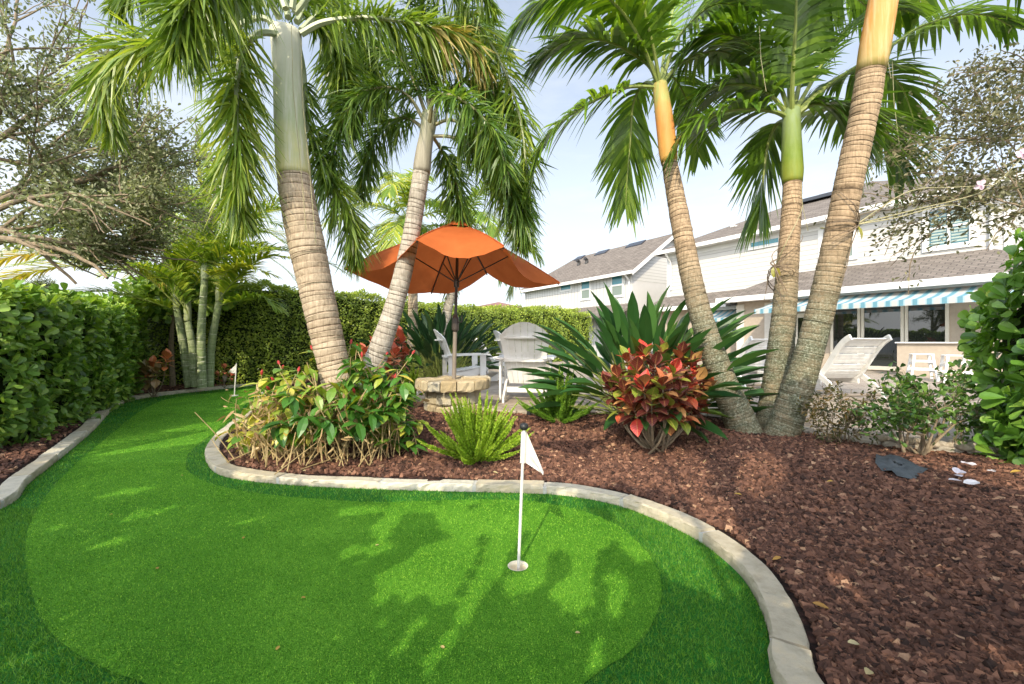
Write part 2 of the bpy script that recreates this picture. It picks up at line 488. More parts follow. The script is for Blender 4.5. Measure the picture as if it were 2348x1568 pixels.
# planting bed: fine height-field sheet
def grid(x0, x1, y0, y1, st):
    xs = np.arange(x0, x1 + st, st); ys = np.arange(y0, y1 + st, st)
    X, Y = np.meshgrid(xs, ys); return X, Y
mb = MB()
X, Y = grid(-13, 7.5, -1, 14.5, .062)
Z = zbed(X, Y); ny, nx = X.shape
i = np.arange(ny - 1)[:, None] * nx + np.arange(nx - 1)[None]
mb.add(np.stack([X, Y, Z], -1).reshape(-1, 3), f4=np.stack([i, i + 1, i + nx + 1, i + nx], -1).reshape(-1, 4))
tag(mb.build('mulch_bed', M_MULCH, smooth=True), kind='structure')

# turf: fringe sheet, putting green 4 mm above, cup hole cut out
CUP = G(1187, 1299); CR = .056
def sheet(name, outer, hole, z, mat):
    loops = [[Vector((p[0], p[1], z)) for p in outer]]
    if hole is not None: loops.append([Vector((p[0], p[1], z)) for p in hole])
    tri = tessellate_polygon(loops); v = [p for l in loops for p in l]
    fixed = []
    for t in tri:
        a, b, c = (v[k] for k in t)
        fixed.append(t if (b - a).cross(c - a).z > 0 else t[::-1])
    mb = MB(); mb.add([list(p) for p in v], f3=fixed); return mb.build(name, mat)
th = np.linspace(0, 2 * np.pi, 40, endpoint=False)
ring = np.stack([CUP[0] + CR * np.cos(th), CUP[1] + CR * np.sin(th)], 1)
tag(sheet('turf_fringe_ground', TURF, ring * 1., 0., M_FRINGE), kind='structure')
tag(sheet('putting_green', GREEN, ring * 1., .005, M_GREEN), kind='structure')

# blades of the fringe, denser where they show larger
def blades(n, xr, yr, keep, ln, wd):
    x = rng.uniform(*xr, n); y = rng.uniform(*yr, n)
    k = pip(x, y, TURF) & ~pip(x, y, GREEN) & keep(x, y); x, y = x[k], y[k]; m = len(x)
    d = nrm(np.c_[rng.normal(0, .55, m), rng.normal(0, .55, m), np.ones(m)])
    inst(mbl, NEEDLE, np.c_[x, y, np.full(m, .0)], d, rand_dirs(m), rng.uniform(.6, 1.15, m) * ln, rng.uniform(.7, 1.2, m) * wd * 8.3, rng.uniform(.05, 1.1, m))
mbl = MB()
def dcam(x, y): return np.hypot(x, y)
blades(300000, (-3.8, 1.2), (1.1, 3.2), lambda x, y: np.abs(x) < 1.28 * y + .1, .021, .003)
blades(170000, (-6.5, 1.5), (3.2, 6.5), lambda x, y: y < 9, .024, .005)
blades(60000, (-10.5, -2), (6.5, 13), lambda x, y: y < 14, .034, .009)
tag(mbl.build('fringe_turf', M_BLADE), 'long bladed dark green artificial turf fringe around the smooth putting green', 'turf', kind='stuff')
# short nap on the green near the camera: tiny tufts so that it is not a flat sheet
mbl = MB()
def nap(n, xr, yr, ln, wd):
    x = rng.uniform(*xr, n); y = rng.uniform(*yr, n)
    k = pip(x, y, GREEN) & (np.abs(x) < 1.25 * y + .1) & (np.hypot(x - CUP[0], y - CUP[1]) > CR + .006); x, y = x[k], y[k]; m = len(x)
    d = nrm(np.c_[rng.normal(0, .8, m), rng.normal(0, .8, m), np.ones(m)])
    inst(mbl, NEEDLE, np.c_[x, y, np.full(m, .004)], d, rand_dirs(m), rng.uniform(.5, 1.2, m) * ln, wd * 8.3, np.clip(rng.normal(.65, .4, m), 0, 1.3))
nap(190000, (-3.3, 1.3), (1.4, 2.7), .011, .0030)
nap(190000, (-5.2, 1.4), (2.7, 4.4), .012, .0042)
nap(120000, (-7.6, .5), (4.4, 7.6), .013, .0062)
nap(60000, (-9.6, -2.6), (7.6, 12.6), .014, .0085)
M_NAP = leafmat('green_nap', [(0, (.020, .095, .007)), (.5, (.09, .28, .017)), (1, (.33, .58, .065))], .15, .6, (1.2, 1.3, .5), .15)
tag(mbl.build('green_turf_nap', M_NAP), 'short clipped bright green nap of the artificial putting surface', 'turf', kind='stuff')

# --- stone borders
def stone_mat(name, a, b_, c_):
    m, nt, b, o = newmat(name)
    base = ramp(nt, attr(nt), [(0, a), (.5, b_), (1, c_)])
    n = noise(nt, 9, 6, .65)
    c = mixc(nt, .85, base, ramp(nt, n, [(.3, (.72, .70, .66)), (.5, (1, 1, 1)), (.72, (1.15, 1.08, .95))]), 'MULTIPLY')
    c = mixc(nt, ramp(nt, noise(nt, 3.1, 5, .7), [(.55, (0, 0, 0)), (.75, (.55, .55, .55))]), c, (.24, .20, .13))
    nt.links.new(c, b.inputs['Base Color']); b.inputs['Roughness'].default_value = .85; b.inputs['Specular IOR Level'].default_value = .2
    bump(nt, b, noise(nt, 38, 8, .75), .8, .015)
    return m
M_KERB = stone_mat('kerb_stone', (.40, .35, .26), (.52, .46, .35), (.54, .51, .43))
M_MORTAR = plain('mortar', (.44, .43, .40), .9, .12, 30., bmp=.4)

def kerb(line, width, side, name, label, lens=(.55, 1.0), h=.07):
    c = dens(line, .045); N = len(c)
    T = nrm(np.gradient(c, axis=0)); Nn = np.stack([-T[:, 1], T[:, 0], T[:, 2] * 0], 1) * side
    mb = MB(); i = 0
    while i < N - 3:
        n = int(rng.uniform(*lens) / .045); j = min(N - 1, i + n)
        if N - j < 8: j = N - 1
        q = c[i:j + 1]; nn = Nn[i:j + 1]; m = len(q)
        wj = width * rng.uniform(.92, 1.1); hj = h * rng.uniform(.9, 1.12); tl = rng.uniform(-.006, .006)
        sec = [(0.004, -.02), (0.0, hj * .55), (.004, hj * .88), (.009, hj), (wj * .5, hj + tl * .6), (wj - .008, hj + tl), (wj, hj * .85 + tl), (wj - .005, -.02)]
        jit = rng.normal(0, .0016, (m, len(sec), 2)); jit[:, 0:3, 0] += rng.normal(0, .003, (m, 3)); jit[:, :, 1] += (.004 * np.sin(np.arange(m) * .35 + rng.uniform(0, 6)))[:, None]
        rows = []
        for k, (a, z) in enumerate(sec):
            e = np.ones(m)
            a2 = a + jit[:, k, 0]; z2 = z + jit[:, k, 1] * .6
            p = q + nn * a2[:, None]; p[:, 2] = z2
            ends = .014
            p[0] += T[i] * ends; p[-1] -= T[j] * ends
            rows.append(p)
        v = np.stack(rows, 1); K = len(sec)
        f = []
        for r in range(m - 1):
            for k in range(K - 1):
                a = r * K + k; f.append((a, a + K, a + K + 1, a + 1) if side > 0 else (a, a + 1, a + K + 1, a + K))
        caps = []
        for r, fl in ((0, False), (m - 1, True)):
            b0 = r * K
            for (a, b, cc, d) in ((0, 1, 6, 7), (1, 2, 5, 6), (2, 3, 4, 5)):
                quad = (b0 + a, b0 + b, b0 + cc, b0 + d); caps.append(quad[::-1] if (fl ^ (side < 0)) else quad)
        mb.add(v.reshape(-1, 3), f4=f + caps, mat=0, var=rng.uniform(0, 1))
        # mortar joint
        if j < N - 1:
            p, t, n2 = c[j], T[j], Nn[j]
            g = .016; hm = h * .8
            vv = [p + t * s * g + n2 * a + np.array([0, 0, z]) for s in (-1, 1) for a in (.001, width - .004) for z in (-.02, hm)]
            mb.add(vv, f4=[[0, 1, 3, 2], [4, 6, 7, 5], [0, 4, 5, 1], [2, 3, 7, 6], [1, 5, 7, 3]], mat=1)
        i = j
    return tag(mb.build(name, [M_KERB, M_MORTAR]), label, 'border')
kerb(LEFT, .14, 1, 'stone_border', 'low buff stone border running along the foot of the left hedge')
kerb(RIGHT, .13, 1, 'stone_border', 'curving low stone border with mortar joints holding the red mulch bed')

# --- mulch chips (uncountable): irregular flat lumps
def chips(mb, x, y, size, zoff=.004):
    m = len(x)
    cube = np.array([[sx, sy, sz] for sz in (-1, 1) for sy in (-1, 1) for sx in (-1, 1)], float)
    s = size[:, None, None] * np.array([.5, .37, .3]) * rng.uniform(.65, 1.35, (m, 1, 3))
    v = cube[None] * rng.uniform(.5, 1.15, (m, 8, 3)) * s
    az = rng.uniform(0, 2 * np.pi, m); tx = rng.normal(0, .5, m); ty = rng.normal(0, .5, m)
    ca, sa = np.cos(az), np.sin(az)
    Zr = np.stack([np.stack([ca, -sa, 0 * ca], -1), np.stack([sa, ca, 0 * ca], -1), np.stack([0 * ca, 0 * ca, 1 + 0 * ca], -1)], 1)
    Tx = np.stack([np.stack([1 + 0 * tx, 0 * tx, 0 * tx], -1), np.stack([0 * tx, np.cos(tx), -np.sin(tx)], -1), np.stack([0 * tx, np.sin(tx), np.cos(tx)], -1)], 1)
    Ty = np.stack([np.stack([np.cos(ty), 0 * ty, np.sin(ty)], -1), np.stack([0 * ty, 1 + 0 * ty, 0 * ty], -1), np.stack([-np.sin(ty), 0 * ty, np.cos(ty)], -1)], 1)
    Rm = Zr @ Tx @ Ty
    v = np.einsum('mij,mkj->mki', Rm, v)
    z = zbed(x, y) + zoff + rng.uniform(0, .6, m) * size * .3
    v += np.stack([x, y, z], -1)[:, None]
    q = np.array([[0, 2, 3, 1], [4, 5, 7, 6], [0, 1, 5, 4], [2, 6, 7, 3], [0, 4, 6, 2], [1, 3, 7, 5]])
    f = (q[None] + (np.arange(m) * 8)[:, None, None]).reshape(-1, 4)
    mb.add(v.reshape(-1, 3), f4=f, var=np.repeat(np.clip(rng.normal(.48, .25, m), 0, 1), 8))
PATIO = np.array([(-2.5, 9.4), (-2.05, 8.35), (-1.75, 7.2), (-1.2, 6.5), (-.25, 5.78), (.45, 5.58), (1.4, 5.62), (2.3, 5.45), (2.8, 5.0), (3.0, 4.45), (3.25, 4.0), (3.6, 3.72), (4.1, 3.4), (5, 2.6), (6, 1.2), (9, -2),
                  (18, 2), (17, 8), (12, 16), (7, 24), (3.5, 22), (.2, 17), (-1.6, 12.)])
mb = MB()
def scatter(n, xr, yr, cond, smin, smax):
    x = rng.uniform(*xr, n); y = rng.uniform(*yr, n)
    k = cond(x, y) & ~pip(x, y, TURF) & ~pip(x, y, PATIO) & (pdist(x, y, RIGHT) > .15 + .02) & (pdist(x, y, LEFT) > .18); x, y = x[k], y[k]
    chips(mb, x, y, rng.uniform(smin, smax, len(x)))
scatter(34000, (.6, 3.2), (1.2, 2.6), lambda x, y: (x < 1.27 * y + .1) & (pdist(x, y, RIGHT) < 4), .024, .047)
scatter(40000, (-.6, 5.2), (2.6, 4.3), lambda x, y: (x < 1.27 * y + .2), .024, .049)
scatter(36000, (-3.2, 3.2), (3.4, 6.6), lambda x, y: y > 0, .028, .056)
scatter(14000, (-9.5, -3.6), (2.8, 8), lambda x, y: pdist(x, y, LEFT) < .9, .03, .055)
scatter(9000, (-11, -4.2), (8, 13.5), lambda x, y: pdist(x, y, LEFT) < 1.6, .035, .07)
tag(mb.build('mulch', M_CHIP), 'dark red brown rubber mulch chips covering the planting beds', 'mulch', kind='stuff')

# --- patio
def paver_mat():
    m, nt, b, o = newmat('patio_pavers')
    g = nt.nodes.new('ShaderNodeNewGeometry')
    mp = nd(nt, 'ShaderNodeMapping'); mp.inputs['Rotation'].default_value = (0, 0, R(32)); nt.links.new(g.outputs['Position'], mp.inputs[0])
    br = nd(nt, 'ShaderNodeTexBrick', Scale=1.); nt.links.new(mp.outputs[0], br.inputs['Vector'])
    br.inputs['Color1'].default_value = (.30, .25, .20, 1); br.inputs['Color2'].default_value = (.38, .33, .27, 1); br.inputs['Mortar'].default_value = (.13, .105, .085, 1)
    br.inputs['Mortar Size'].default_value = .006; br.inputs['Brick Width'].default_value = .3; br.inputs['Row Height'].default_value = .15
    c = mixc(nt, .8, br.outputs['Color'], ramp(nt, noise(nt, 5, 6, .7), [(.3, (.7, .68, .66)), (.7, (1.15, 1.12, 1.1))]), 'MULTIPLY')
    nt.links.new(c, b.inputs['Base Color']); b.inputs['Roughness'].default_value = .8
    bump(nt, b, br.outputs['Fac'], -.4, .006)
    return m
M_PAVER = paver_mat()
ZP = .33
mb = MB()
tri = tessellate_polygon([[Vector((p[0], p[1], 0)) for p in PATIO]])
tri = [t if np.cross(PATIO[t[1]] - PATIO[t[0]], PATIO[t[2]] - PATIO[t[0]]) > 0 else t[::-1] for t in tri]
n = len(PATIO)
mb.add(np.c_[PATIO, np.full(n, ZP)], f3=tri)
tag(mb.build('patio', M_PAVER), kind='structure')
# edge course of paver blocks along the bed
def blocks(line, name, label, w, h0, h1, ln, mat, gap=.008, inward=-1):
    c = dens(line, .02); L = int(ln / .02); mb = MB()
    for i in range(0, len(c) - L, L):
        a, b = c[i], c[i + L]; t = nrm(b - a); nn = np.array([-t[1], t[0], 0]) * inward
        ll = np.linalg.norm(b - a)
        def fr(v, a=a, t=t, nn=nn): return a + v[:, :1] * t + v[:, 1:2] * nn + np.c_[np.zeros(len(v)), np.zeros(len(v)), v[:, 2]]
        bbox(mb, gap, ll - gap, 0, w + rng.normal(0, .006), h0, h1 + rng.normal(0, .004), .014, 0, rng.uniform(0, 1), fr)
    return tag(mb.build(name, mat), label, 'border')
M_PBLK = stone_mat('paver_block', (0.302, 0.259, 0.209), (0.374, 0.331, 0.274), (0.403, 0.374, 0.331))
_e = np.c_[PATIO[1:14], np.zeros(13)]
blocks(_e, 'patio_edging', 'row of tumbled beige paver blocks edging the raised patio', .2, .05, ZP + .014, .3, M_PBLK, inward=1)
# ================================================================== HOUSES
hU = nrm(np.array([-.539, .842, 0])); hN = nrm(np.array([-.842, -.539, 0])); hP = np.array([10.8, 14.7, 0])
def H(s, o, z): return hP + hU * s + hN * o + np.array([0, 0, z])
def hfr(v): return hP + v[:, :1] * hU + v[:, 1:2] * hN + np.c_[np.zeros(len(v)), np.zeros(len(v)), v[:, 2]]
def s_at(px, o):                              # facade coordinate seen at photo column px
    k = (px - CX) / FPX; b = hP + hN * o
    return (b[0] - k * b[1]) / (k * hU[1] - hU[0])
def z_at(px, py, o):
    q = H(s_at(px, o), o, 0); return EYE - (py - CY) / FPX * q[1]

def siding_mat(name, col, pitch, vertical=False):
    m, nt, b, o = newmat(name)
    g = nt.nodes.new('ShaderNodeNewGeometry'); sp = nt.nodes.new('ShaderNodeSeparateXYZ'); nt.links.new(g.outputs['Position'], sp.inputs[0])
    src = sp.outputs['Z']
    if vertical:
        src = math_n(nt, 'ADD', math_n(nt, 'MULTIPLY', sp.outputs['X'], float(hU[0])), math_n(nt, 'MULTIPLY', sp.outputs['Y'], float(hU[1])))
    fr = math_n(nt, 'FRACT', math_n(nt, 'DIVIDE', src, pitch))
    line = ramp(nt, fr, [(0, (.22, .2, .18)), (.1, (1, 1, 1)), (.9, (1, 1, 1)), (1, (.7, .7, .7))])
    n = ramp(nt, noise(nt, 3, 4), [(.3, tuple(c * .95 for c in col)), (.7, col)])
    c = mixc(nt, 1., n, line, 'MULTIPLY')
    nt.links.new(c, b.inputs['Base Color']); b.inputs['Roughness'].default_value = .6
    bump(nt, b, fr, .4, .02)
    return m
M_SIDING = siding_mat('lap_siding', (.50, .49, .47), .185)
M_BATTEN = siding_mat('batten_siding', (.50, .49, .48), .3, True)
M_STUCCO = plain('cream_stucco', (.56, .53, .48), .85, .06, 12, bmp=.3, bscale=90)
M_TAN = plain('tan_stucco', (.38, .32, .255), .85, .08, 9, bmp=.35, bscale=90)
M_TRIM = plain('white_trim', (.66, .655, .64), .45, .03, 4)
M_FRAME = plain('door_frame', (.62, .58, .50), .4, .05, 5)
M_WHITEP = plain('white_polymer', (.74, .735, .72), .42, .06, 7, bmp=.08, bscale=60, dirt=(.58, .55, .49))
def shingle_mat(name, a, b_):
    m, nt, b, o = newmat(name)
    g = nt.nodes.new('ShaderNodeNewGeometry'); sp = nt.nodes.new('ShaderNodeSeparateXYZ'); nt.links.new(g.outputs['Position'], sp.inputs[0])
    al = math_n(nt, 'ADD', math_n(nt, 'MULTIPLY', sp.outputs['X'], float(hU[0])), math_n(nt, 'MULTIPLY', sp.outputs['Y'], float(hU[1])))
    cb = nt.nodes.new('ShaderNodeCombineXYZ'); nt.links.new(al, cb.inputs[0]); nt.links.new(math_n(nt, 'MULTIPLY', sp.outputs['Z'], 2.2), cb.inputs[1])
    br = nd(nt, 'ShaderNodeTexBrick', Scale=1.); nt.links.new(cb.outputs[0], br.inputs['Vector'])
    br.inputs['Color1'].default_value = (*a, 1); br.inputs['Color2'].default_value = (*b_, 1); br.inputs['Mortar'].default_value = (*(x * .45 for x in a), 1)
    br.inputs['Mortar Size'].default_value = .012; br.inputs['Brick Width'].default_value = .3; br.inputs['Row Height'].default_value = .14
    c = mixc(nt, .8, br.outputs['Color'], ramp(nt, noise(nt, 3.5, 6, .7), [(.3, (.7, .68, .66)), (.7, (1.2, 1.18, 1.15))]), 'MULTIPLY')
    nt.links.new(c, b.inputs['Base Color']); b.inputs['Roughness'].default_value = .9
    bump(nt, b, br.outputs['Fac'], -.5, .02)
    return m
M_SHINGLE = shingle_mat('brown_shingle', (.125, .105, .092), (.19, .165, .145))
def glass_mat(name, col, rough=.02, spec=.6):
    m, nt, b, o = newmat(name)
    b.inputs['Base Color'].default_value = (*col, 1); b.inputs['Roughness'].default_value = rough; b.inputs['Specular IOR Level'].default_value = spec
    b.inputs['IOR'].default_value = 1.55
    n = noise(nt, .9, 2); bump(nt, b, n, .02, .05)
    return m
M_GLASS = glass_mat('dark_door_glass', (.018, .02, .018), .015, 1.)
M_TEAL = glass_mat('teal_reflection_glass', (.05, .22, .27), .04, .8)  # teal of a reflection put into the base colour of the pane
M_GREYGL = glass_mat('grey_window_glass', (.16, .20, .17), .06, .7)
M_DTEAL = glass_mat('teal_reflection_pane', (.04, .12, .14), .05, .7)  # deeper tone of the same reflected teal, held in the colour
M_SHUT = plain('shutter_slat', (.40, .47, .43), .5, .06, 4)
M_DARK = plain('dark_metal', (.03, .028, .027), .4, .2, 10, spec=.5)
M_SOLAR = plain('solar_panel', (.02, .022, .03), .2, .2, 4, spec=.8)

def slab(mb, pts, th=.12, mat=0):             # thin solid roof plane from a quad/tri
    p = np.array(pts, float); n = nrm(np.cross(p[1] - p[0], p[2] - p[0])); k = len(p)
    if n[2] < 0: p = p[::-1]; n = -n
    q = p - np.array([0, 0, th])
    v = np.vstack([p, q]); F = [tuple(range(k)), tuple(range(2 * k - 1, k - 1, -1))]; side = [(i, k + i, k + (i + 1) % k, (i + 1) % k) for i in range(k)]
    if k == 3: mb.add(v, f3=F, f4=side, mat=mat)
    else: mb.add(v, f4=F + side, mat=mat)

def window(house, s0, s1, z0, z1, o, kind, trimw=.12):
    mb = MB(); t = trimw
    box(mb, s0 - t, s1 + t, o, o + .05, z1, z1 + t, 0, .5, hfr); box(mb, s0 - t, s1 + t, o, o + .055, z0 - t, z0, 0, .5, hfr)
    box(mb, s0 - t, s0, o, o + .048, z0, z1, 0, .5, hfr); box(mb, s1, s1 + t, o, o + .048, z0, z1, 0, .5, hfr)
    w = mb.build('window', M_TRIM, house)
    if kind == 'transom':
        mb = MB(); box(mb, s0, s1, o + .004, o + .02, z0, z1, 0, .5, hfr); sub(mb, 'pane', M_TEAL, w)
    elif kind == 'hung':
        zm = z0 + (z1 - z0) * .5
        mb = MB(); box(mb, s0, s1, o + .004, o + .02, zm + .03, z1, 0, .5, hfr); sub(mb, 'pane', M_TEAL, w)
        mb = MB(); box(mb, s0, s1, o + .004, o + .02, z0, zm - .03, 0, .5, hfr); sub(mb, 'pane', M_GREYGL, w)
        mb = MB(); box(mb, s0, s1, o + .003, o + .04, zm - .03, zm + .03, 0, .5, hfr); sub(mb, 'sash_rail', M_TRIM, w)
    elif kind == 'shutter':
        zm = z0 + (z1 - z0) * .5; sm = (s0 + s1) / 2
        mb = MB(); box(mb, s0, s1, o + .002, o + .008, z0, z1, 0, .5, hfr); sub(mb, 'pane', M_DTEAL, w)
        mb = MB(); box(mb, s0, s1, o + .003, o + .04, zm - .03, zm + .03, 0, .5, hfr); box(mb, sm - .035, sm + .035, o + .0035, o + .03, z0, z1, 0, .5, hfr); sub(mb, 'sash_rail', M_TRIM, w)
        for a, b_ in ((s0 + .04, sm - .06), (sm + .06, s1 - .04)):
            for c, d in ((z0 + .04, zm - .05), (zm + .05, z1 - .04)):
                mb = MB(); k = int((d - c) / .085)
                for q in range(k):
                    z = c + (q + .5) * (d - c) / k
                    v = [H(a, o + .012, z - .026), H(b_, o + .012, z - .026), H(b_, o + .026, z + .022), H(a, o + .026, z + .022)]
                    mb.add(v, f4=[[0, 1, 2, 3]])
                sub(mb, 'shutter', M_SHUT, w)
    return w
def sub(mb, name, mat, par):
    o = mb.build(name, mat); o.parent = par
    o.matrix_parent_inverse = par.matrix_world.inverted() if par.parent is None else Matrix.Identity(4)
    if par.parent is not None: o.matrix_parent_inverse = Matrix.Translation(-Vector(par.parent.location)) @ Matrix.Identity(4); o.matrix_parent_inverse = (Matrix.Translation(Vector(par.parent.location)) @ Matrix.Translation(-Vector(par.parent.location)))
    return o

house = thing('house', 'near two storey house in cream lap siding with low porch roof and dark sliding doors', 'house', H(1, -4, 0))
# upper storey
UO = -1.6; UL, UR = 7.65, -4.0; EZ = 5.80
mb = MB(); box(mb, UR, UL, UO - 9.5, UO, 0, EZ, 0, .5, hfr); mb.build('wall', M_SIDING, house)
mb = MB()
for s in (UR, UL): box(mb, s - (.16 if s > 0 else .01), s + (.01 if s > 0 else .16), UO - .02, UO + .03, 2.6, EZ - .02, 0, .5, hfr)
sA = s_at(1893 - 12, UO)
box(mb, sA - .08, sA + .08, UO - .02, UO + .03, 3.3, EZ - .02, 0, .5, hfr)
box(mb, UR - .003, UL + .003, UO - .02, UO + .024, EZ - .28, EZ - .03, 0, .5, hfr)
mb.build('trim', M_TRIM, house)
# main roof: hip
e = .45
c = [(UL + e, UO + e), (UR - e, UO + e), (UR - e, UO - 9.95), (UL + e, UO - 9.95)]
dm = 5.2; RZ = EZ + 2.5
r0, r1 = (UL + e - dm - .2, UO + e - dm), (UR - e + dm, UO + e - dm)
mb = MB()
q = lambda a, z: H(a[0], a[1], z)
slab(mb, [q(c[0], EZ + .1), q(c[1], EZ + .1), q(r1, RZ), q(r0, RZ)]); slab(mb, [q(c[2], EZ + .1), q(c[3], EZ + .1), q(r0, RZ), q(r1, RZ)])
slab(mb, [q(c[3], EZ + .1), q(c[0], EZ + .1), q(r0, RZ)]); slab(mb, [q(c[1], EZ + .1), q(c[2], EZ + .1), q(r1, RZ)])
mb.build('roof', M_SHINGLE, house)
mb = MB()
box(mb, UR - e, UL + e, UO + .01, UO + e - .02, EZ - .06, EZ - .03, 0, .5, hfr)         # soffit
box(mb, UR - e - .02, UL + e + .02, UO + e - .02, UO + e + .10, EZ - .08, EZ + .09, 0, .5, hfr)
box(mb, UL + .01, UL + e, UO - 9.9, UO + e - .025, EZ - .06, EZ - .03, 0, .5, hfr)
box(mb, UL + e, UL + e + .1, UO - 9.9, UO + e - .03, EZ - .08, EZ + .09, 0, .5, hfr)
mb.build('gutter', M_TRIM, house)
mb = MB()
for s in (UL - .25, sA - .35, -3.6):
    tube(mb, [H(s, UO + e + .04, EZ - .08), H(s, UO + .1, EZ - .5), H(s, UO + .07, EZ - .8), H(s, UO + .07, 3.9)], .042, 8)
    mb.build('downpipe', M_TRIM, house); mb = MB()
# roof vents and panels
def roof_pt(px, py, o_ref):                   # on the front slope
    best = None
    for o in np.linspace(UO + e, UO + e - dm, 200):
        s = s_at(px, o); z = EZ + .1 + (UO + e - o) / dm * (RZ - EZ - .1)
        yy = CY - (z - EYE) / H(s, o, 0)[1] * FPX
        if best is None or abs(yy - py) < best[0]: best = (abs(yy - py), s, o, z)
    return best[1:]
for px, py in ((1682, 520), (1727, 509)):
    s, o, z = roof_pt(px, py, 0); mb = MB()
    tube(mb, [H(s, o, z - .1), H(s, o, z + .22), H(s, o, z + .24)], [.05, .05, .06], 10); box(mb, s - .12, s + .12, o - .12, o + .12, z - .02, z + .05, 0, .5, hfr)
    mb.build('vent_pipe', M_TRIM, house)
s, o, z = roof_pt(1868, 463, 0); mb = MB(); box(mb, s - 1.0, s + 1.1, o - .9, o + .1, z + .1, z + .24, 0, .5, hfr); mb.build('solar_panel', M_SOLAR, house)
# ground floor bump-out with sliding doors; recessed wing on the left
BL = s_at(1690, 0); BR = -5.2; LEZ = 3.05
mb = MB(); box(mb, BR, BL, -1.55, 0, 0, LEZ - .05, 0, .5, hfr); mb.build('wall', M_TAN, house)
WL = UL - .1; WO = -.75
mb = MB(); box(mb, BL + .002, WL, -1.56, WO, 0, LEZ - .1, 0, .5, hfr); mb.build('wall', M_TAN, house)
mb = MB()
for s in (BL - .28, s_at(1772, 0)): box(mb, s, s + .3, 0, .03, 0, LEZ - .3, 0, .5, hfr)
mb.build('pilaster', M_STUCCO, house)
mb = MB()
tz = LEZ + .95
slab(mb, [H(BL + .45, .5, LEZ), H(BR - .3, .5, LEZ), H(BR + 1.6, UO + .0, tz), H(BL - 1.1, UO + .0, tz)], .1)
slab(mb, [H(BL + .45, .5, LEZ), H(BL - 1.1, UO, tz), H(BL + .45, UO, LEZ + .02)], .1)
mb.build('roof', M_SHINGLE, house)
mb = MB(); slab(mb, [H(WL + .4, WO + .5, LEZ - .12), H(BL + .2, WO + .5, LEZ - .12), H(BL + .2, UO + .002, LEZ + .52), H(WL + .4, UO + .002, LEZ + .52)], .1)
mb.build('roof', M_SHINGLE, house)
mb = MB()
box(mb, BR - .3, BL + .45, .5, .62, LEZ - .22, LEZ - .02, 0, .5, hfr); box(mb, BR - .3, BL + .44, .02, .497, LEZ - .2, LEZ - .16, 0, .5, hfr)
box(mb, BL + .455, BL + .56, -.8, .61, LEZ - .22, LEZ - .02, 0, .5, hfr)
box(mb, BL + .58, WL + .4, WO + .5, WO + .62, LEZ - .32, LEZ - .13, 0, .5, hfr); box(mb, BL + .58, WL + .4, WO + .02, WO + .497, LEZ - .3, LEZ - .26, 0, .5, hfr)
mb.build('gutter', M_TRIM, house)
# sliding doors: three framed glass panels
dz0, dz1 = ZP + .04, 2.42
cols = [(1905, 1973), (1975, 2073), (2075, 2176)]
for a, b_ in cols:
    sa, sb = s_at(b_, 0), s_at(a, 0)
    mb = MB(); f = .075
    box(mb, sa, sa + f, .004, .06, dz0, dz1, 0, .5, hfr); box(mb, sb - f, sb, .004, .06, dz0, dz1, 0, .5, hfr)
    box(mb, sa + f, sb - f, .004, .058, dz1 - f, dz1, 0, .5, hfr); box(mb, sa + f, sb - f, .004, .058, dz0, dz0 + .12, 0, .5, hfr)
    d = mb.build('sliding_door', M_FRAME, house)
    mb = MB(); box(mb, sa + f, sb - f, .01, .03, dz0 + .12, dz1 - f, 0, .5, hfr); sub(mb, 'pane', M_GLASS, d)
sa, sb = s_at(1852, 0), s_at(1822, 0)
mb = MB(); box(mb, sa, sb, .004, .05, dz0, dz1 - .15, 0, .5, hfr); d = mb.build('door', M_FRAME, house)
mb = MB(); box(mb, sa + .12, sb - .12, .051, .056, dz0 + .2, dz1 - .3, 0, .5, hfr); sub(mb, 'pane', M_GLASS, d)
mb = MB(); tube(mb, [H(sa + .06, .05, 1.3), H(sa + .06, .11, 1.3), H(sa + .06, .11, 1.42)], .015, 8); sub(mb, 'handle', M_DARK, d)
# windows
window(house, s_at(1785, UO), s_at(1722, UO), z_at(1750, 562, UO), z_at(1750, 543, UO), UO, 'transom')
window(house, s_at(1955, UO), s_at(1906, UO), z_at(1930, 590, UO), z_at(1930, 520, UO), UO, 'hung', .14)
window(house, s_at(2222, UO), s_at(2130, UO), z_at(2175, 560, UO), z_at(2175, 478, UO), UO, 'shutter', .16)
window(house, s_at(1704, WO), s_at(1640, WO), z_at(1670, 780, WO), z_at(1670, 708, WO), WO, 'shutter', .09)

# ---- awnings
def stripe_mats():
    return [plain('awning_white', (.55, .55, .53), .8, .03, 20, bmp=.05), plain('awning_teal', (.15, .33, .42), .8, .06, 20, bmp=.05), plain('awning_pale', (.38, .52, .57), .8, .05, 20)]
M_STR = stripe_mats()
for m_ in M_STR:
    nt_ = m_.node_tree; b_ = [n for n in nt_.nodes if n.type == 'BSDF_PRINCIPLED'][0]; o_ = [n for n in nt_.nodes if n.type == 'OUTPUT_MATERIAL'][0]
    t_ = nt_.nodes.new('ShaderNodeBsdfTranslucent'); src = b_.inputs['Base Color'].links[0].from_socket; nt_.links.new(src, t_.inputs[0])
    x_ = nt_.nodes.new('ShaderNodeMixShader'); x_.inputs[0].default_value = .35
    nt_.links.new(b_.outputs[0], x_.inputs[1]); nt_.links.new(t_.outputs[0], x_.inputs[2]); nt_.links.new(x_.outputs[0], o_.inputs[0])
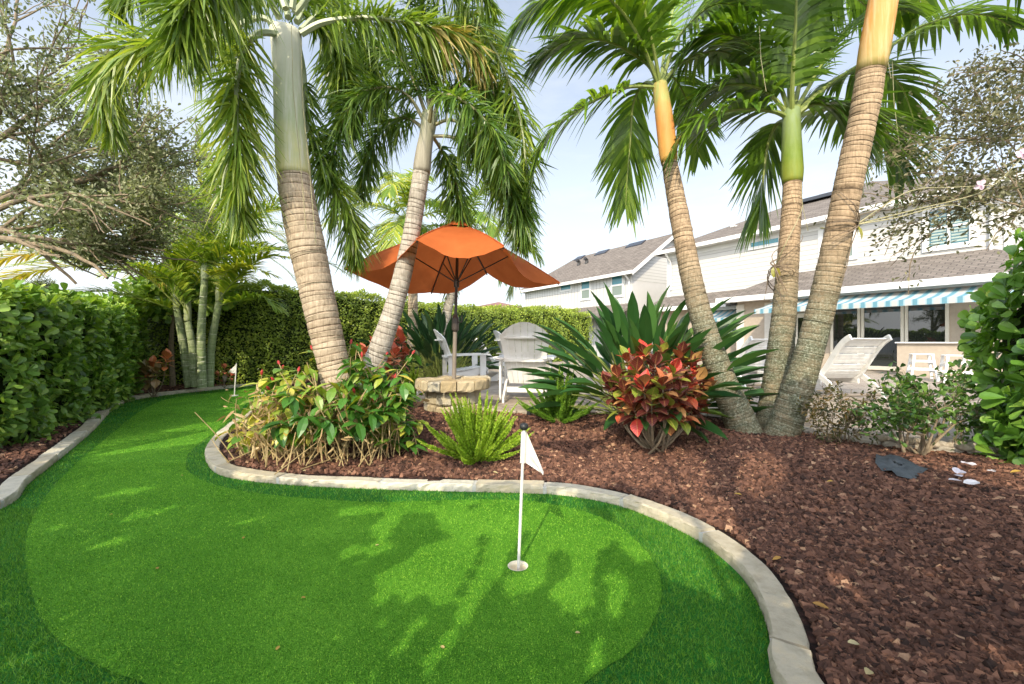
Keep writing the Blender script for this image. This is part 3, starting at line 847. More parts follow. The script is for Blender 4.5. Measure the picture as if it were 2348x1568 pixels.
def awning(s0, s1, o0, o1, zt, zf, vh, label, pitch=.29):
    t = thing('awning', label, 'awning', H((s0 + s1) / 2, o0, zt))
    pat = [(0, .42), (2, .12), (1, .34), (2, .12)]
    mb, mv = MB(), MB(); s = s0
    while s < s1 - 1e-4:
        for mi, w in pat:
            e_ = min(s + w * pitch, s1)
            if e_ - s < 1e-4: continue
            n = 6; u = np.linspace(0, 1, n)
            sag = -.05 * np.sin(np.pi * u)
            L = np.array([[H(a, o0 + (o1 - o0) * k, zt + (zf - zt) * k + g) for k, g in zip(u, sag)] for a in (s, e_)])
            v = L.reshape(-1, 3); mb.add(v, f4=[[i, n + i, n + i + 1, i + 1] for i in range(n - 1)], mat=mi)
            sc = vh * (1 + .0 * w)
            mv.add([H(s, o1 + .004, zf), H(e_, o1 + .004, zf), H(e_, o1 + .012, zf - sc), H(s, o1 + .012, zf - sc)], f4=[[0, 1, 2, 3]], mat=mi)
            s = e_
    mb.build('canopy', M_STR, t); mv.build('valance', M_STR, t)
    mb = MB(); tube(mb, [H(s0, o1 - .03, zf - .04), H(s1, o1 - .03, zf - .04)], .035, 10); mb.build('front_bar', M_TRIM, t)
    mb = MB(); box(mb, s0 - .05, s1 + .05, o0, o0 + .16, zt + .01, zt + .17, 0, .5, hfr); mb.build('cassette', M_TRIM, t)
    for s in (s0 + .6, s1 - .6):
        mb = MB(); tube(mb, [H(s, o0 + .05, zt - .06), H(s + .35, o0 + (o1 - o0) * .5, (zt + zf) / 2 - .12), H(s, o1 - .04, zf - .06)], .022, 8); mb.build('arm', M_TRIM, t)
awning(-4.9, s_at(1774, .03), .03, 1.42, 2.78, 2.42, .16, 'wide teal and white striped awning over the dark sliding glass doors')
awning(s_at(1712, WO), s_at(1655, WO) + .5, WO + .03, WO + 1.0, 2.62, 2.24, .14, 'small striped awning over the louvred window behind the bird of paradise', .28)

# ---- bar counter
ct = thing('bar_counter', 'tan stucco outdoor bar counter with a pale slab top', 'counter', H(-2.6, 1.6, ZP))
mb = MB(); box(mb, -6.2, s_at(2056, 1.62), 1.05, 1.62, ZP, 1.215, 0, .5, hfr); mb.build('base', M_TAN, ct)
mb = MB(); box(mb, -6.25, s_at(2051, 1.7), .98, 1.7, 1.217, 1.25, 0, .5, hfr); mb.build('counter_top', M_TRIM, ct)

# ---- the neighbour's house
nP0 = np.array([6.9, 24.5, 0]); nv_ = -hN
def NH(s, w_, z): return nP0 + hU * s + nv_ * w_ + np.array([0, 0, z])
def nfr(v): return nP0 + v[:, :1] * hU + v[:, 1:2] * nv_ + np.c_[np.zeros(len(v)), np.zeros(len(v)), v[:, 2]]
nh = thing('house', 'far white two storey house with brown gable roof seen beside the orange umbrella', 'house', NH(5, 4, 0))
NL, NW, NZ, NR = 10.9, 6.8, 5.5, 7.85
mb = MB(); box(mb, 0, NL, 0, NW, 0, NZ, 0, .5, nfr)
mb.build('wall', M_BATTEN, nh)
mb = MB(); mb.add([NH(-.006, 0, 4.75), NH(-.006, NW, 4.75), NH(-.006, NW, NZ), NH(-.006, NW / 2, NR - .12), NH(-.006, 0, NZ)], f3=[[0, 2, 1], [0, 4, 2], [4, 3, 2]]); mb.build('gable', M_SIDING, nh)
mb = MB(); k = (NR - NZ) / (NW / 2); ov = .4
slab(mb, [NH(-.35, -ov, NZ - k * ov + .05), NH(-.35, NW / 2, NR + .05), NH(NL - 2.3, NW / 2, NR + .05), NH(NL + .4, -ov, NZ - k * ov + .05)], .14)
slab(mb, [NH(-.35, NW / 2, NR + .05), NH(-.35, NW + ov, NZ - k * ov + .05), NH(NL + .4, NW + ov, NZ - k * ov + .05), NH(NL - 2.3, NW / 2, NR + .05)], .14)
slab(mb, [NH(NL + .4, -ov, NZ - k * ov + .05), NH(NL - 2.3, NW / 2, NR + .05), NH(NL + .4, NW + ov, NZ - k * ov + .05)], .14)
mb.build('roof', M_SHINGLE, nh)
mb = MB()
za = NZ - k * ov
for w0, w1, z0, z1 in ((-ov, NW / 2, za, NR), (NW / 2, NW + ov, NR, za)):
    v = [NH(a, w_, z + d) for a in (-.40, -.354) for (w_, z) in ((w0, z0), (w1, z1)) for d in (-.2, .04)]
    mb.add(v, f4=[[0, 1, 3, 2], [4, 6, 7, 5], [0, 4, 5, 1], [2, 3, 7, 6], [0, 2, 6, 4], [1, 5, 7, 3]])
mb.build('rake_board', M_TRIM, nh)
mb = MB(); box(mb, -.4, NL + .45, -ov - .12, -ov, za - .13, za + .06, 0, .5, nfr); box(mb, .001, NL + .4, -ov + .003, -.01, za - .02, za + .02, 0, .5, nfr)
tube(mb, [NH(.15, -ov - .05, za - .1), NH(.15, -.08, za - .45), NH(.15, -.07, za - .9), NH(.15, -.07, .4)], .05, 8)
mb.build('gutter', M_TRIM, nh)
M_GREYB = siding_mat('grey_batten', (.55, .55, .54), .3, True)
mb = MB(); box(mb, .5, NL - .3, -.02, -.004, 4.62, 5.16, 0, .5, nfr); mb.build('frieze', M_GREYB, nh)
def n_s(px): kx = (px - CX) / FPX; return (nP0[0] - kx * nP0[1]) / (kx * hU[1] - hU[0])
def n_z(px, py): return EYE - (py - CY) / FPX * NH(n_s(px), 0, 0)[1]
def nwindow(px0, px1, py0, py1, split):
    s0, s1 = n_s(px1), n_s(px0); pm = (px0 + px1) / 2; z0, z1 = n_z(pm, py1), n_z(pm, py0); t = .12
    mb = MB()
    box(mb, s0 - t, s1 + t, -.06, -.022, z1, z1 + t, 0, .5, nfr); box(mb, s0 - t, s1 + t, -.062, -.022, z0 - t, z0, 0, .5, nfr)
    box(mb, s0 - t, s0, -.058, -.022, z0, z1, 0, .5, nfr); box(mb, s1, s1 + t, -.058, -.022, z0, z1, 0, .5, nfr)
    if split: zm = (z0 + z1) / 2; box(mb, s0, s1, -.057, -.03, zm - .05, zm + .05, 0, .5, nfr)
    w = mb.build('window', M_TRIM, nh)
    if split:
        mb = MB(); box(mb, s0, s1, -.035, -.025, zm + .05, z1, 0, .5, nfr); sub(mb, 'pane', M_TEAL, w)
        mb = MB(); box(mb, s0, s1, -.035, -.025, z0, zm - .05, 0, .5, nfr); sub(mb, 'pane', M_GREYGL, w)
    else:
        mb = MB(); box(mb, s0, s1, -.035, -.025, z0, z1, 0, .5, nfr); sub(mb, 'pane', M_TEAL, w)
nwindow(1287, 1309, 652, 664, False); nwindow(1334, 1352, 643, 684, True); nwindow(1404, 1427, 630, 677, True)
for px0, px1, py in ((1318, 1338, 594), (1366, 1392, 578), (1440, 1472, 562)):
    best = None
    for w_ in np.linspace(0, NW / 2 - .3, 80):
        kx = ((px0 + px1) / 2 - CX) / FPX; b0 = nP0 + nv_ * w_; s = (b0[0] - kx * b0[1]) / (kx * hU[1] - hU[0]); z = NZ + k * w_
        d = abs(CY - (z - EYE) / (b0 + hU * s)[1] * FPX - py)
        if best is None or d < best[0]: best = (d, s, w_)
    s, w_ = best[1:]; hw = (px1 - px0) * .022
    mb = MB(); v = [NH(s + a, w_ + b_, NZ + k * (w_ + b_) + c_) for c_ in (.06, .13) for b_ in (-.22, .22) for a in (-hw, hw)]
    mb.add(v, f4=[[0, 2, 3, 1], [4, 5, 7, 6], [0, 1, 5, 4], [2, 6, 7, 3], [0, 4, 6, 2], [1, 3, 7, 5]]); mb.build('skylight', M_SOLAR, nh)
for px in (1327, 1345):
    s = n_s(px); w_ = 1.9
    kx = (px - CX) / FPX; b0 = nP0 + nv_ * w_; s = (b0[0] - kx * b0[1]) / (kx * hU[1] - hU[0])
    mb = MB(); tube(mb, [NH(s, w_, NZ + k * w_), NH(s, w_, NZ + k * w_ + .3), NH(s, w_ - .2, NZ + k * w_ + .38)], [.12, .12, .14], 8); mb.build('vent_pipe', M_DARK, nh)
mb = MB(); slab(mb, [NH(-.3, -1.6, 2.75), NH(6.5, -1.6, 2.75), NH(6.5, -.003, 3.5), NH(-.3, -.003, 3.5)], .12); mb.build('porch_roof', M_SHINGLE, nh)

# far house whose roof tip shows above the hedge
fh = thing('house', 'distant house of which only the reddish brown hip roof shows over the hedge', 'house', (-1.6, 48, 0))
mb = MB(); box(mb, -4.5, 1.4, 45, 53, 0, 4.65); mb.build('wall', M_STUCCO, fh)
mb = MB(); M_RED = shingle_mat('reddish_shingle', (.20, .10, .085), (.26, .14, .12))
q = [np.array(p, float) for p in ((-5.0, 44.4, 4.7), (1.9, 44.4, 4.7), (1.9, 53.6, 4.7), (-5.0, 53.6, 4.7))]; ap = np.array([-1.55, 49, 5.85])
for i in range(4): slab(mb, [q[i], q[(i + 1) % 4], ap], .1)
mb.build('roof', M_RED, fh)

# ================================================================== UMBRELLA ON ITS STONE PLINTH
def canvas_mat():
    m, nt, b, o = newmat('orange_canvas')
    n = noise(nt, 3.5, 5, .6)
    c = ramp(nt, n, [(.3, (.47, .115, .030)), (.7, (.58, .155, .044))])
    nt.links.new(c, b.inputs['Base Color']); b.inputs['Roughness'].default_value = .85; b.inputs['Specular IOR Level'].default_value = .15
    bump(nt, b, noise(nt, 220, 2), .15, .002)
    t = nt.nodes.new('ShaderNodeBsdfTranslucent'); nt.links.new(c, t.inputs[0])
    mx = nt.nodes.new('ShaderNodeMixShader'); mx.inputs[0].default_value = .38
    nt.links.new(b.outputs[0], mx.inputs[1]); nt.links.new(t.outputs[0], mx.inputs[2]); nt.links.new(mx.outputs[0], o.inputs[0])
    return m
M_CANVAS = canvas_mat()
M_POLE = plain('umbrella_pole', (.045, .035, .03), .35, .15, 8, spec=.5)
M_SLEEVE = plain('grey_sleeve', (.20, .17, .14), .45, .12, 8)
M_SEAM = plain('canvas_seam', (.40, .08, .018), .85, .15, 20)
UY = 6.0
ub = P(1040, 868, UY)
um = thing('umbrella', 'orange market umbrella with a wind bent canopy on a dark crank pole', 'umbrella', ub)
hub = P(1050, 520, UY)
tips = [P(953, 552, 4.75), P(1156, 568, 4.75), P(1285, 652, 6.0), P(1117, 629, 7.25), P(988, 673, 7.25), P(786, 619, 6.0)]
mb = MB(); nu, nvv = 13, 10
lo = .13
def rib(k, u):
    p = hub + (tips[k] - hub) * u; p = p.copy(); p[2] += .07 * math.sin(math.pi * min(u, 1) * .9) * (1 - .3 * u); return p
for k in range(6):
    a, b_ = k, (k + 1) % 6; V = []
    for i in range(nu):
        u = lo + (1 - lo) * i / (nu - 1); A_, B_ = rib(a, u), rib(b_, u)
        for j in range(nvv + 1):
            f_ = j / nvv; p = A_ + (B_ - A_) * f_
            s_ = math.sin(math.pi * f_)
            p[2] -= .15 * s_ * u * u - .05 * s_ * u * (1 - u) * 2
            p[:2] += (hub - p)[:2] * .085 * s_ * u ** 3
            p += rng.normal(0, .0035, 3) * u; V.append(p)
    f = [(i * (nvv + 1) + j, (i + 1) * (nvv + 1) + j, (i + 1) * (nvv + 1) + j + 1, i * (nvv + 1) + j + 1) for i in range(nu - 1) for j in range(nvv)]
    mb.add(V, f4=f)
can = mb.build('canopy', M_CANVAS, um, smooth=True)
mb = MB(); V = []
for k in range(6):
    for u, dz in ((0.0, .11), (.14, .075), (.23, .03)):
        p = rib(k, u); p[2] += dz; V.append(p)
mb.add(V, f4=[(k * 3 + i, k * 3 + i + 1, ((k + 1) % 6) * 3 + i + 1, ((k + 1) % 6) * 3 + i) for k in range(6) for i in range(2)]); mb.build('vent_cap', M_CANVAS, um)
mb = MB(); tube(mb, [hub + [0, 0, .02], hub + [0, 0, .15], hub + [0, 0, .21]], [.035, .04, .03], 12); mb.build('finial', M_SLEEVE, um)
for k in range(6):
    mb = MB(); tube(mb, [rib(k, u) + np.array([0, 0, .004]) for u in np.linspace(lo, .99, 12)], .007, 5); mb.build('seam', M_SEAM, um)
run = ub + (hub - ub) * .63
for k in range(6):
    mb = MB(); tube(mb, [rib(k, u) + np.array([0, 0, -.03]) for u in np.linspace(.03, .985, 9)], .011, 6); rb = mb.build('rib', M_POLE, um)
    mb = MB(); tube(mb, [run, rib(k, .52) - [0, 0, .03]], .009, 6); mb.build('strut', M_POLE, um)
mb = MB(); tube(mb, [ub + (hub - ub) * .30, hub], .021, 12); mb.build('pole', M_POLE, um)
mb = MB(); tube(mb, [ub - [0, 0, .1], ub + (hub - ub) * .32], .029, 12); mb.build('pole_sleeve', M_SLEEVE, um)
cr = ub + (hub - ub) * .36
mb = MB(); tube(mb, [cr - [0, 0, .12], cr - [0, 0, .08], cr + [0, 0, .08], cr + [0, 0, .13]], [.026, .05, .05, .026], 12); mb.build('crank_housing', M_POLE, um)
mb = MB(); tube(mb, [cr + [.03, 0, .02], cr + [.09, -.03, .03], cr + [.1, -.03, .12]], .010, 6); mb.build('crank_handle', M_POLE, um)
mb = MB(); tube(mb, [run - [0, 0, .06], run + [0, 0, .05]], .04, 10); mb.build('runner', M_POLE, um)

M_LEDGE = stone_mat('ledge_stone', (.34, .27, .16), (.46, .39, .26), (.40, .37, .29))
pl = thing('stone_plinth', 'round stacked stone plinth that the orange umbrella stands in', 'plinth', (ub[0], UY, ZP))
def ring_stones(r0, r1, z0, z1, n, jz=.012, off=0.):
    mb = MB(); th0 = off; ws = rng.uniform(.75, 1.3, n); ws = ws / ws.sum() * 2 * np.pi
    for w_ in ws:
        g = .014; a0, a1 = th0 + g, th0 + w_ - g; rr = r1 + rng.uniform(-.02, .02); zz = z1 + rng.normal(0, jz); m_ = 5
        aa = np.linspace(a0, a1, m_); V = []
        for a in aa:
            c_ = np.array([math.cos(a), math.sin(a), 0])
            for (r_, z_) in ((r0, z0), (rr - .012, z0), (rr, z0 + .02), (rr, zz - .02), (rr - .02, zz), (r0, zz)):
                V.append(np.array([ub[0], UY, 0]) + c_ * (r_ + rng.normal(0, .004)) + [0, 0, z_ + rng.normal(0, .003)])
        K = 6; f = [(i * K + j, (i + 1) * K + j, (i + 1) * K + (j + 1) % K, i * K + (j + 1) % K) for i in range(m_ - 1) for j in range(K)]
        e0 = [(0, 1, 4, 5), (1, 2, 3, 4)]; f += e0 + [tuple(reversed([x + (m_ - 1) * K for x in q])) for q in e0]
        mb.add(V, f4=f, var=rng.uniform(0, 1)); th0 += w_
    return mb
zt = float(ub[2])
mb = ring_stones(.14, .51, zt - .135, zt, 15); mb.build('cap_stones', M_LEDGE, pl)
for z0_, z1_, r_ in ((ZP - .02, ZP + .075, .41), (ZP + .08, zt - .14, .38)):
    mb = ring_stones(.2, r_, z0_, z1_, 12, .004, rng.uniform(0, 1)); mb.build('stone_course', M_LEDGE, pl)
mb = MB(); tube(mb, [[ub[0], UY, ZP], [ub[0], UY, zt - .03]], .23, 20); mb.build('core', M_KERB, pl)

# ================================================================== ADIRONDACK CHAIRS
def adirondack(name, label):
    t = thing(name, label, 'chair', (0, 0, 0), 'white fan back garden chairs on the patio')
    # local: sitter looks along +y; rear foot at y=-.42
    mb = MB(); n = 7
    a = R(24); up = np.array([0, -math.sin(a), math.cos(a)]); b0 = np.array([0, -.16, .24])
    for i in range(n):
        f = (i - (n - 1) / 2) / ((n - 1) / 2)
        x0, x1 = f * .215, f * .31; w0, w1 = .0335, .0495
        top = .99 - .15 * f * f - .02
        curve = .06 * (f * f)
        V = []
        for tt in np.linspace(0, 1, 7):
            x = x0 + (x1 - x0) * min(tt * 1.0, 1); w_ = w0 + (w1 - w0) * tt
            c_ = b0 + up * (top * tt) + np.array([0, curve * (.5 + .5 * tt), 0])
            tw = -f * .3
            for sx in (-1, 1):
                ff = f + sx * .155 * tt
                dt = up * (-.17 * (ff * ff - f * f) * tt)
                for th_ in (0, .02):
                    V.append(c_ + dt + np.array([x + sx * w_, sx * w_ * math.sin(tw) * -1 + th_ * -1, 0]))
        F = []
        for r in range(6):
            o = r * 4
            F += [(o, o + 2, o + 6, o + 4), (o + 1, o + 5, o + 7, o + 3), (o, o + 4, o + 5, o + 1), (o + 2, o + 3, o + 7, o + 6)]
        F += [(0, 1, 3, 2), (24, 26, 27, 25)]
        mb.add(V, f4=F, var=rng.uniform(.3, .7))
    mb.build('backrest', M_WHITEP, t)
    def arc_brace(h, hw, th_, nm):
        mb = MB(); V = []; m_ = 11
        for k_ in range(m_):
            f = (k_ / (m_ - 1)) * 2 - 1; c_ = b0 + up * h + np.array([f * hw, -.022 + .055 * f * f, 0])
            for dy in (0, -.045 - .03 * (1 - f * f)):
                for dz in (0, th_): V.append(c_ + np.array([0, dy, dz]))
        F = []
        for r in range(m_ - 1):
            o = r * 4; F += [(o, o + 4, o + 5, o + 1), (o + 2, o + 3, o + 7, o + 6), (o + 1, o + 5, o + 7, o + 3), (o, o + 2, o + 6, o + 4)]
        F += [(0, 1, 3, 2), (40, 42, 43, 41)]
        mb.add(V, f4=F); mb.build(nm, M_WHITEP, t)
    arc_brace(.72, .285, .028, 'back_brace'); arc_brace(.36, .345, .045, 'back_brace')
    mb = MB()
    for i in range(7):
        y = -.16 + i * .088; z = .30 + .012 * i + (.0 if i < 6 else -.02)
        fr = lambda v: v
        bbox(mb, -.27, .27, y, y + .08, z, z + .022, .006)
    mb.build('seat', M_WHITEP, t)
    for sx in (-1, 1):
        mb = MB(); x = sx * .36
        pts = [(-.34, .60), (.42, .62)]
        V = []
        outl = [(-.40, .05), (-.40, -.05), (-.1, -.065), (.25, -.085), (.42, -.08), (.475, -.04), (.475, .04), (.42, .07), (.25, .06)]
        for dz in (0, .026):
            for (y, w_) in outl: V.append((x + sx * (-w_ if True else w_), y, .60 + dz + (y + .4) * .02))
        k_ = len(outl); F4 = [(i, (i + 1) % k_, k_ + (i + 1) % k_, k_ + i) for i in range(k_)]
        F3 = [(0, i, i + 1) for i in range(1, k_ - 1)] + [(k_, k_ + i + 1, k_ + i) for i in range(1, k_ - 1)]
        mb.add(V, f3=F3, f4=F4); mb.build('arm', M_WHITEP, t)
        mb = MB(); bbox(mb, x - .018, x + .018, .28, .40, 0, .615, .006); mb.build('leg', M_WHITEP, t)
        mb = MB(); bbox(mb, x - .016 + sx * .0, x + .016, -.34, -.25, 0, .60, .006); mb.build('leg', M_WHITEP, t)
        mb = MB(); xs = sx * .29; V = []
        prof = [(.46, .36), (.40, .27), (.1, .19), (-.2, .1), (-.42, 0), (-.56, 0), (-.56, .07), (-.2, .27), (.1, .32), (.40, .375)]
        for dx in (-.014, .014):
            for (y, z) in prof: V.append((xs + dx, y, z))
        k_ = len(prof); F4 = [(i, (i + 1) % k_, k_ + (i + 1) % k_, k_ + i) for i in range(k_)]
        q = [(0, 1, 8, 9), (1, 2, 7, 8), (2, 3, 6, 7), (3, 4, 5, 6)]
        F4 += [x_[::-1] for x_ in q] + [tuple(v_ + k_ for v_ in x_) for x_ in q]
        mb.add(V, f4=F4); mb.build('side_rail', M_WHITEP, t)
    mb = MB(); bbox(mb, -.275, .275, .445, .47, .24, .36, .006); mb.build('apron', M_WHITEP, t)
    mb = MB(); bbox(mb, -.275, .275, -.30, -.27, .12, .20, .006); mb.build('stretcher', M_WHITEP, t)
    return t
ch = adirondack('adirondack_chair', 'white fan back garden chair with its back turned, nearest on the patio')
def put(o, x, y, rz, s=1.): o.location = (x, y, ZP + .004); o.rotation_euler = (0, 0, R(rz)); o.scale = (s, s, s)
c2 = copy_tree(ch); c3 = copy_tree(ch)
put(ch, .24, 6.95, -6, 1.08)
put(c2, -1.05, 9.0, -72, 1.05); c2['label'] = 'white fan back garden chair in profile directly behind the umbrella pole'
put(c3, .16, 9.9, -70, 1.05); c3['label'] = 'white fan back garden chair half hidden behind the nearest chair'

# ---- slatted chaises
def chaise(label):
    t = thing('chaise_lounge', label, 'lounger', (0, 0, 0), 'white slatted sun loungers on the patio')
    # backrest hinges at y=0,z=.34 and leans to -y; the seat runs to +y
    bk = [(.02, .33), (-.10, .45), (-.22, .62), (-.34, .80), (-.46, .93), (-.56, .99)]
    for sx in (-1, 1):
        mb = MB(); V = []
        c_ = spline([(sx * .34, y, z) for y, z in bk], 14); T_ = nrm(np.gradient(c_, axis=0)); Nn = np.cross(T_, [1, 0, 0])
        for p, n_ in zip(c_, Nn):
            for dx in (-.017, .017):
                for dn in (-.045, .045): V.append(p + np.array([dx, 0, 0]) + n_ * dn)
        F = []
        for r in range(13):
            o = r * 4; F += [(o, o + 4, o + 5, o + 1), (o + 2, o + 3, o + 7, o + 6), (o + 1, o + 5, o + 7, o + 3), (o, o + 2, o + 6, o + 4)]
        F += [(0, 1, 3, 2), (52, 54, 55, 53)]; mb.add(V, f4=F); mb.build('back_rail', M_WHITEP, t)
    mb = MB(); c_ = spline([(0, y, z) for y, z in bk], 60); T_ = nrm(np.gradient(c_, axis=0))
    for i in range(13):
        k_ = int(2 + i * 4.4); p, t_ = c_[k_], T_[k_]; n_ = np.cross(t_, [1, 0, 0])
        def fr(v, p=p, t_=t_, n_=n_): return p + v[:, :1] * np.array([1., 0, 0]) + v[:, 1:2] * t_ + v[:, 2:3] * n_
        bbox(mb, -.322, .322, -.031, .031, -.008, .010, .005, 0, .5, fr)
    mb.build('back_slats', M_WHITEP, t)
    mb = MB()
    for i in range(17): y = .03 + i * .078; bbox(mb, -.322, .322, y, y + .066, .335, .352, .005)
    mb.build('seat_slats', M_WHITEP, t)
    for sx in (-1, 1):
        x = sx * .345; mb = MB(); bbox(mb, x - .018, x + .018, -.05, 1.38, .24, .36, .006); mb.build('side_rail', M_WHITEP, t)
        mb = MB(); c_ = spline([(x + sx * .037, -.42, 0.03), (x + sx * .037, -.3, .2), (x + sx * .037, -.05, .38), (x + sx * .037, .22, .46), (x + sx * .037, .40, .42)], 14)
        V = []
        T_ = nrm(np.gradient(c_, axis=0)); Nn = np.cross(T_, [1, 0, 0])
        for p, n_ in zip(c_, Nn):
            for dx in (-.017, .017):
                for dn in (-.038, .038): V.append(p + np.array([dx, 0, 0]) + n_ * dn)
        F = []
        for r in range(13):
            o = r * 4; F += [(o, o + 4, o + 5, o + 1), (o + 2, o + 3, o + 7, o + 6), (o + 1, o + 5, o + 7, o + 3), (o, o + 2, o + 6, o + 4)]
        F += [(0, 1, 3, 2), (52, 54, 55, 53)]; mb.add(V, f4=F); mb.build('leg', M_WHITEP, t)
        mb = MB(); bbox(mb, x - .016, x + .016, 1.2, 1.31, 0, .238, .006); mb.build('leg', M_WHITEP, t)
    mb = MB(); tube(mb, [(-.36, -.38, .1), (.36, -.38, .1)], .025, 10); mb.build('axle', M_SLEEVE, t)
    return t
l1 = chaise('white slatted sun lounger standing right of the palm trunks, backrest raised')
l2 = copy_tree(l1); l3 = copy_tree(l1)
def putl(o, x, y, rz): o.location = (x, y, ZP + .004); o.rotation_euler = (0, 0, R(rz))
putl(l1, 5.3, 6.95, 8); putl(l2, 4.75, 8.5, 4); putl(l3, -.55, 12.2, -75)
l2['label'] = 'white slatted sun lounger partly hidden behind the leaning palm trunks'
l3['label'] = 'farthest white slatted lounger between the garden chairs near the hedge'

# ---- bar stools
def stool(label):
    t = thing('bar_stool', label, 'stool', (0, 0, 0), 'white bar stools at the counter')
    mb = MB()
    for i in range(5): bbox(mb, -.2, .2, -.19 + i * .078, -.19 + i * .078 + .068, .60, .625, .006)
    mb.build('seat', M_WHITEP, t)
    for sx in (-1, 1):
        for sy in (-1, 1):
            mb = MB(); V = []
            for z, k_ in ((0, .235), (.6, .165)):
                for dx in (-.022, .022):
                    for dy in (-.022, .022): V.append((sx * k_ + dx, sy * k_ + dy, z))
            mb.add(V, f4=[(0, 1, 3, 2), (4, 6, 7, 5), (0, 4, 5, 1), (2, 3, 7, 6), (0, 2, 6, 4), (1, 5, 7, 3)]); mb.build('leg', M_WHITEP, t)
    for z, k_ in ((.16, .21), (.36, .19)):
        for sx in (-1, 1):
            mb = MB(); bbox(mb, sx * k_ - .012, sx * k_ + .012, -k_, k_, z, z + .05, .004); mb.build('rung', M_WHITEP, t)
            mb = MB(); bbox(mb, -k_, k_, sx * k_ - .012, sx * k_ + .012, z + .06, z + .11, .004); mb.build('rung', M_WHITEP, t)
    return t
s1 = stool('white bar stool at the counter, the one nearer the lounger'); s2 = copy_tree(s1)
for o, px, Y_ in ((s1, 2112, 10.6), (s2, 2190, 9.6)):
    p = P(px, 800, Y_); o.location = (p[0], Y_, ZP + .004); o.rotation_euler = (0, 0, R(-32))
s2['label'] = 'white bar stool at the counter, the one beside the right hedge'

# ================================================================== GOLF FLAGS, CUP, SMALL THINGS
M_FLAG = plain('white_flag_cloth', (.62, .61, .58), .8, .06, 30, bmp=.2, bscale=300, dirt=(.6, .56, .48))
M_STICK = plain('flagstick_white', (.66, .64, .60), .35, .05, 20)
M_CUP = plain('cup_cream', (.78, .70, .52), .5, .06, 30)
M_BLACK = plain('black_rubber', (.02, .022, .024), .45, .2, 20)
cp = thing('golf_cup', 'cream lined golf hole cut into the near putting green', 'golf hole', CUP)
mb = MB(); n = 40; th = np.linspace(0, 2 * np.pi, n, endpoint=False); V = []
prof = [(CR + .001, .0065), (CR - .004, .007), (CR - .006, -.02), (CR - .006, -.095), (0.001, -.095)]
for r_, z_ in prof: V += [[CUP[0] + r_ * math.cos(a), CUP[1] + r_ * math.sin(a), z_] for a in th]
F = [(i * n + j, (i + 1) * n + j, (i + 1) * n + (j + 1) % n, i * n + (j + 1) % n) for i in range(len(prof) - 1) for j in range(n)]
mb.add(V, f4=F); mb.build('liner', M_CUP, cp, True)
f1 = thing('golf_flag', 'near white golf flagstick with limp flag and black knob standing in the hole', 'flag', (CUP[0], CUP[1], -.09))
b0 = np.array([CUP[0], CUP[1], -.09]); t0 = P(1201, 985, CUP[1])
mb = MB(); tube(mb, [b0, t0], .0085, 12); mb.build('stick', M_STICK, f1)
mb = MB(); tube(mb, [t0 + [0, 0, -.002], t0 + [0, 0, .008], t0 + [0, 0, .02], t0 + [0, 0, .034], t0 + [0, 0, .038]], [.012, .024, .026, .019, .003], 16); mb.build('knob', M_BLACK, f1, True)
fl = MB(); a, b_ = t0 + (b0 - t0) * .012, t0 + (b0 - t0) * .215
tube(fl, [a, b_], .0155, 14, cap=False)
m_ = 14; V = []
tip = P(1246, 1081, CUP[1] - .06)
for i in range(m_):
    u = i / (m_ - 1)
    for j in range(m_):
        w_ = j / (m_ - 1)
        rt = a + (b_ - a) * w_ + np.array([.014, 0, 0])
        lo_ = a + (tip - a) * u + np.array([.014 * (1 - u), 0, 0]); hi_ = b_ + (tip + np.array([-.018, .01, .004]) - b_) * u + np.array([.014 * (1 - u), 0, 0])
        p = lo_ + (hi_ - lo_) * w_
        p = p + np.array([0, .018 * math.sin(w_ * 9 + u * 2) * u - .02 * u, -.012 * u * math.sin(3 * w_)]); V.append(p)
fl.add(V, f4=[(i * m_ + j, (i + 1) * m_ + j, (i + 1) * m_ + j + 1, i * m_ + j + 1) for i in range(m_ - 1) for j in range(m_ - 1)])
fl.build('flag_cloth', M_FLAG, f1, True)
g2 = G(537, 908)
f2 = thing('golf_flag', 'far small white golf flag on the narrow end of the green by the hedge', 'flag', g2)
t2 = P(542, 833, g2[1])
mb = MB(); tube(mb, [g2, t2], .011, 10); mb.build('stick', M_STICK, f2)
mb = MB(); tube(mb, [g2 + [0, 0, .0], g2 + [0, 0, .02]], .085, 20); mb.build('base', M_STICK, f2)
mb = MB(); c_ = P(523, 854, g2[1] - .05); d_ = t2 + (g2 - t2) * .3; V = []
for i in range(7):
    u = i / 6
    for w_ in (0, .33, .66, 1): p = (t2 + (d_ - t2) * w_) * (1 - u) + c_ * u; p[1] += .02 * math.sin(u * 6 + w_ * 3); V.append(p)
mb.add(V, f4=[(i * 4 + j, i * 4 + j + 1, (i + 1) * 4 + j + 1, (i + 1) * 4 + j) for i in range(6) for j in range(3)]); mb.build('flag_cloth', M_FLAG, f2)

# sprinkler head, path spots, cloth scrap
p = G(1212, 950, .3); sp_ = thing('sprinkler', 'short black pop-up sprinkler head by the patio edge', 'sprinkler', p)
mb = MB(); tube(mb, [[p[0], p[1] - .06, .2], [p[0], p[1] - .06, .375]], .03, 14); mb.build('riser', M_BLACK, sp_)
mb = MB(); tube(mb, [[p[0], p[1] - .06, .375], [p[0], p[1] - .06, .39], [p[0], p[1] - .06, .40]], [.042, .042, .03], 14); mb.build('cap', M_BLACK, sp_)
p = G(514, 884, .05); lt = thing('spotlight', 'small grey ground spotlight at the foot of the back hedge', 'spotlight', p)
mb = MB(); tube(mb, [p, p + [0, 0, .12]], .015, 8); mb.build('stake', M_SLEEVE, lt)
mb = MB(); tube(mb, [p + [0, .0, .11], p + [-.03, .06, .2], p + [-.05, .1, .26]], [.04, .06, .065], 12); mb.build('lamp_head', M_SLEEVE, lt)
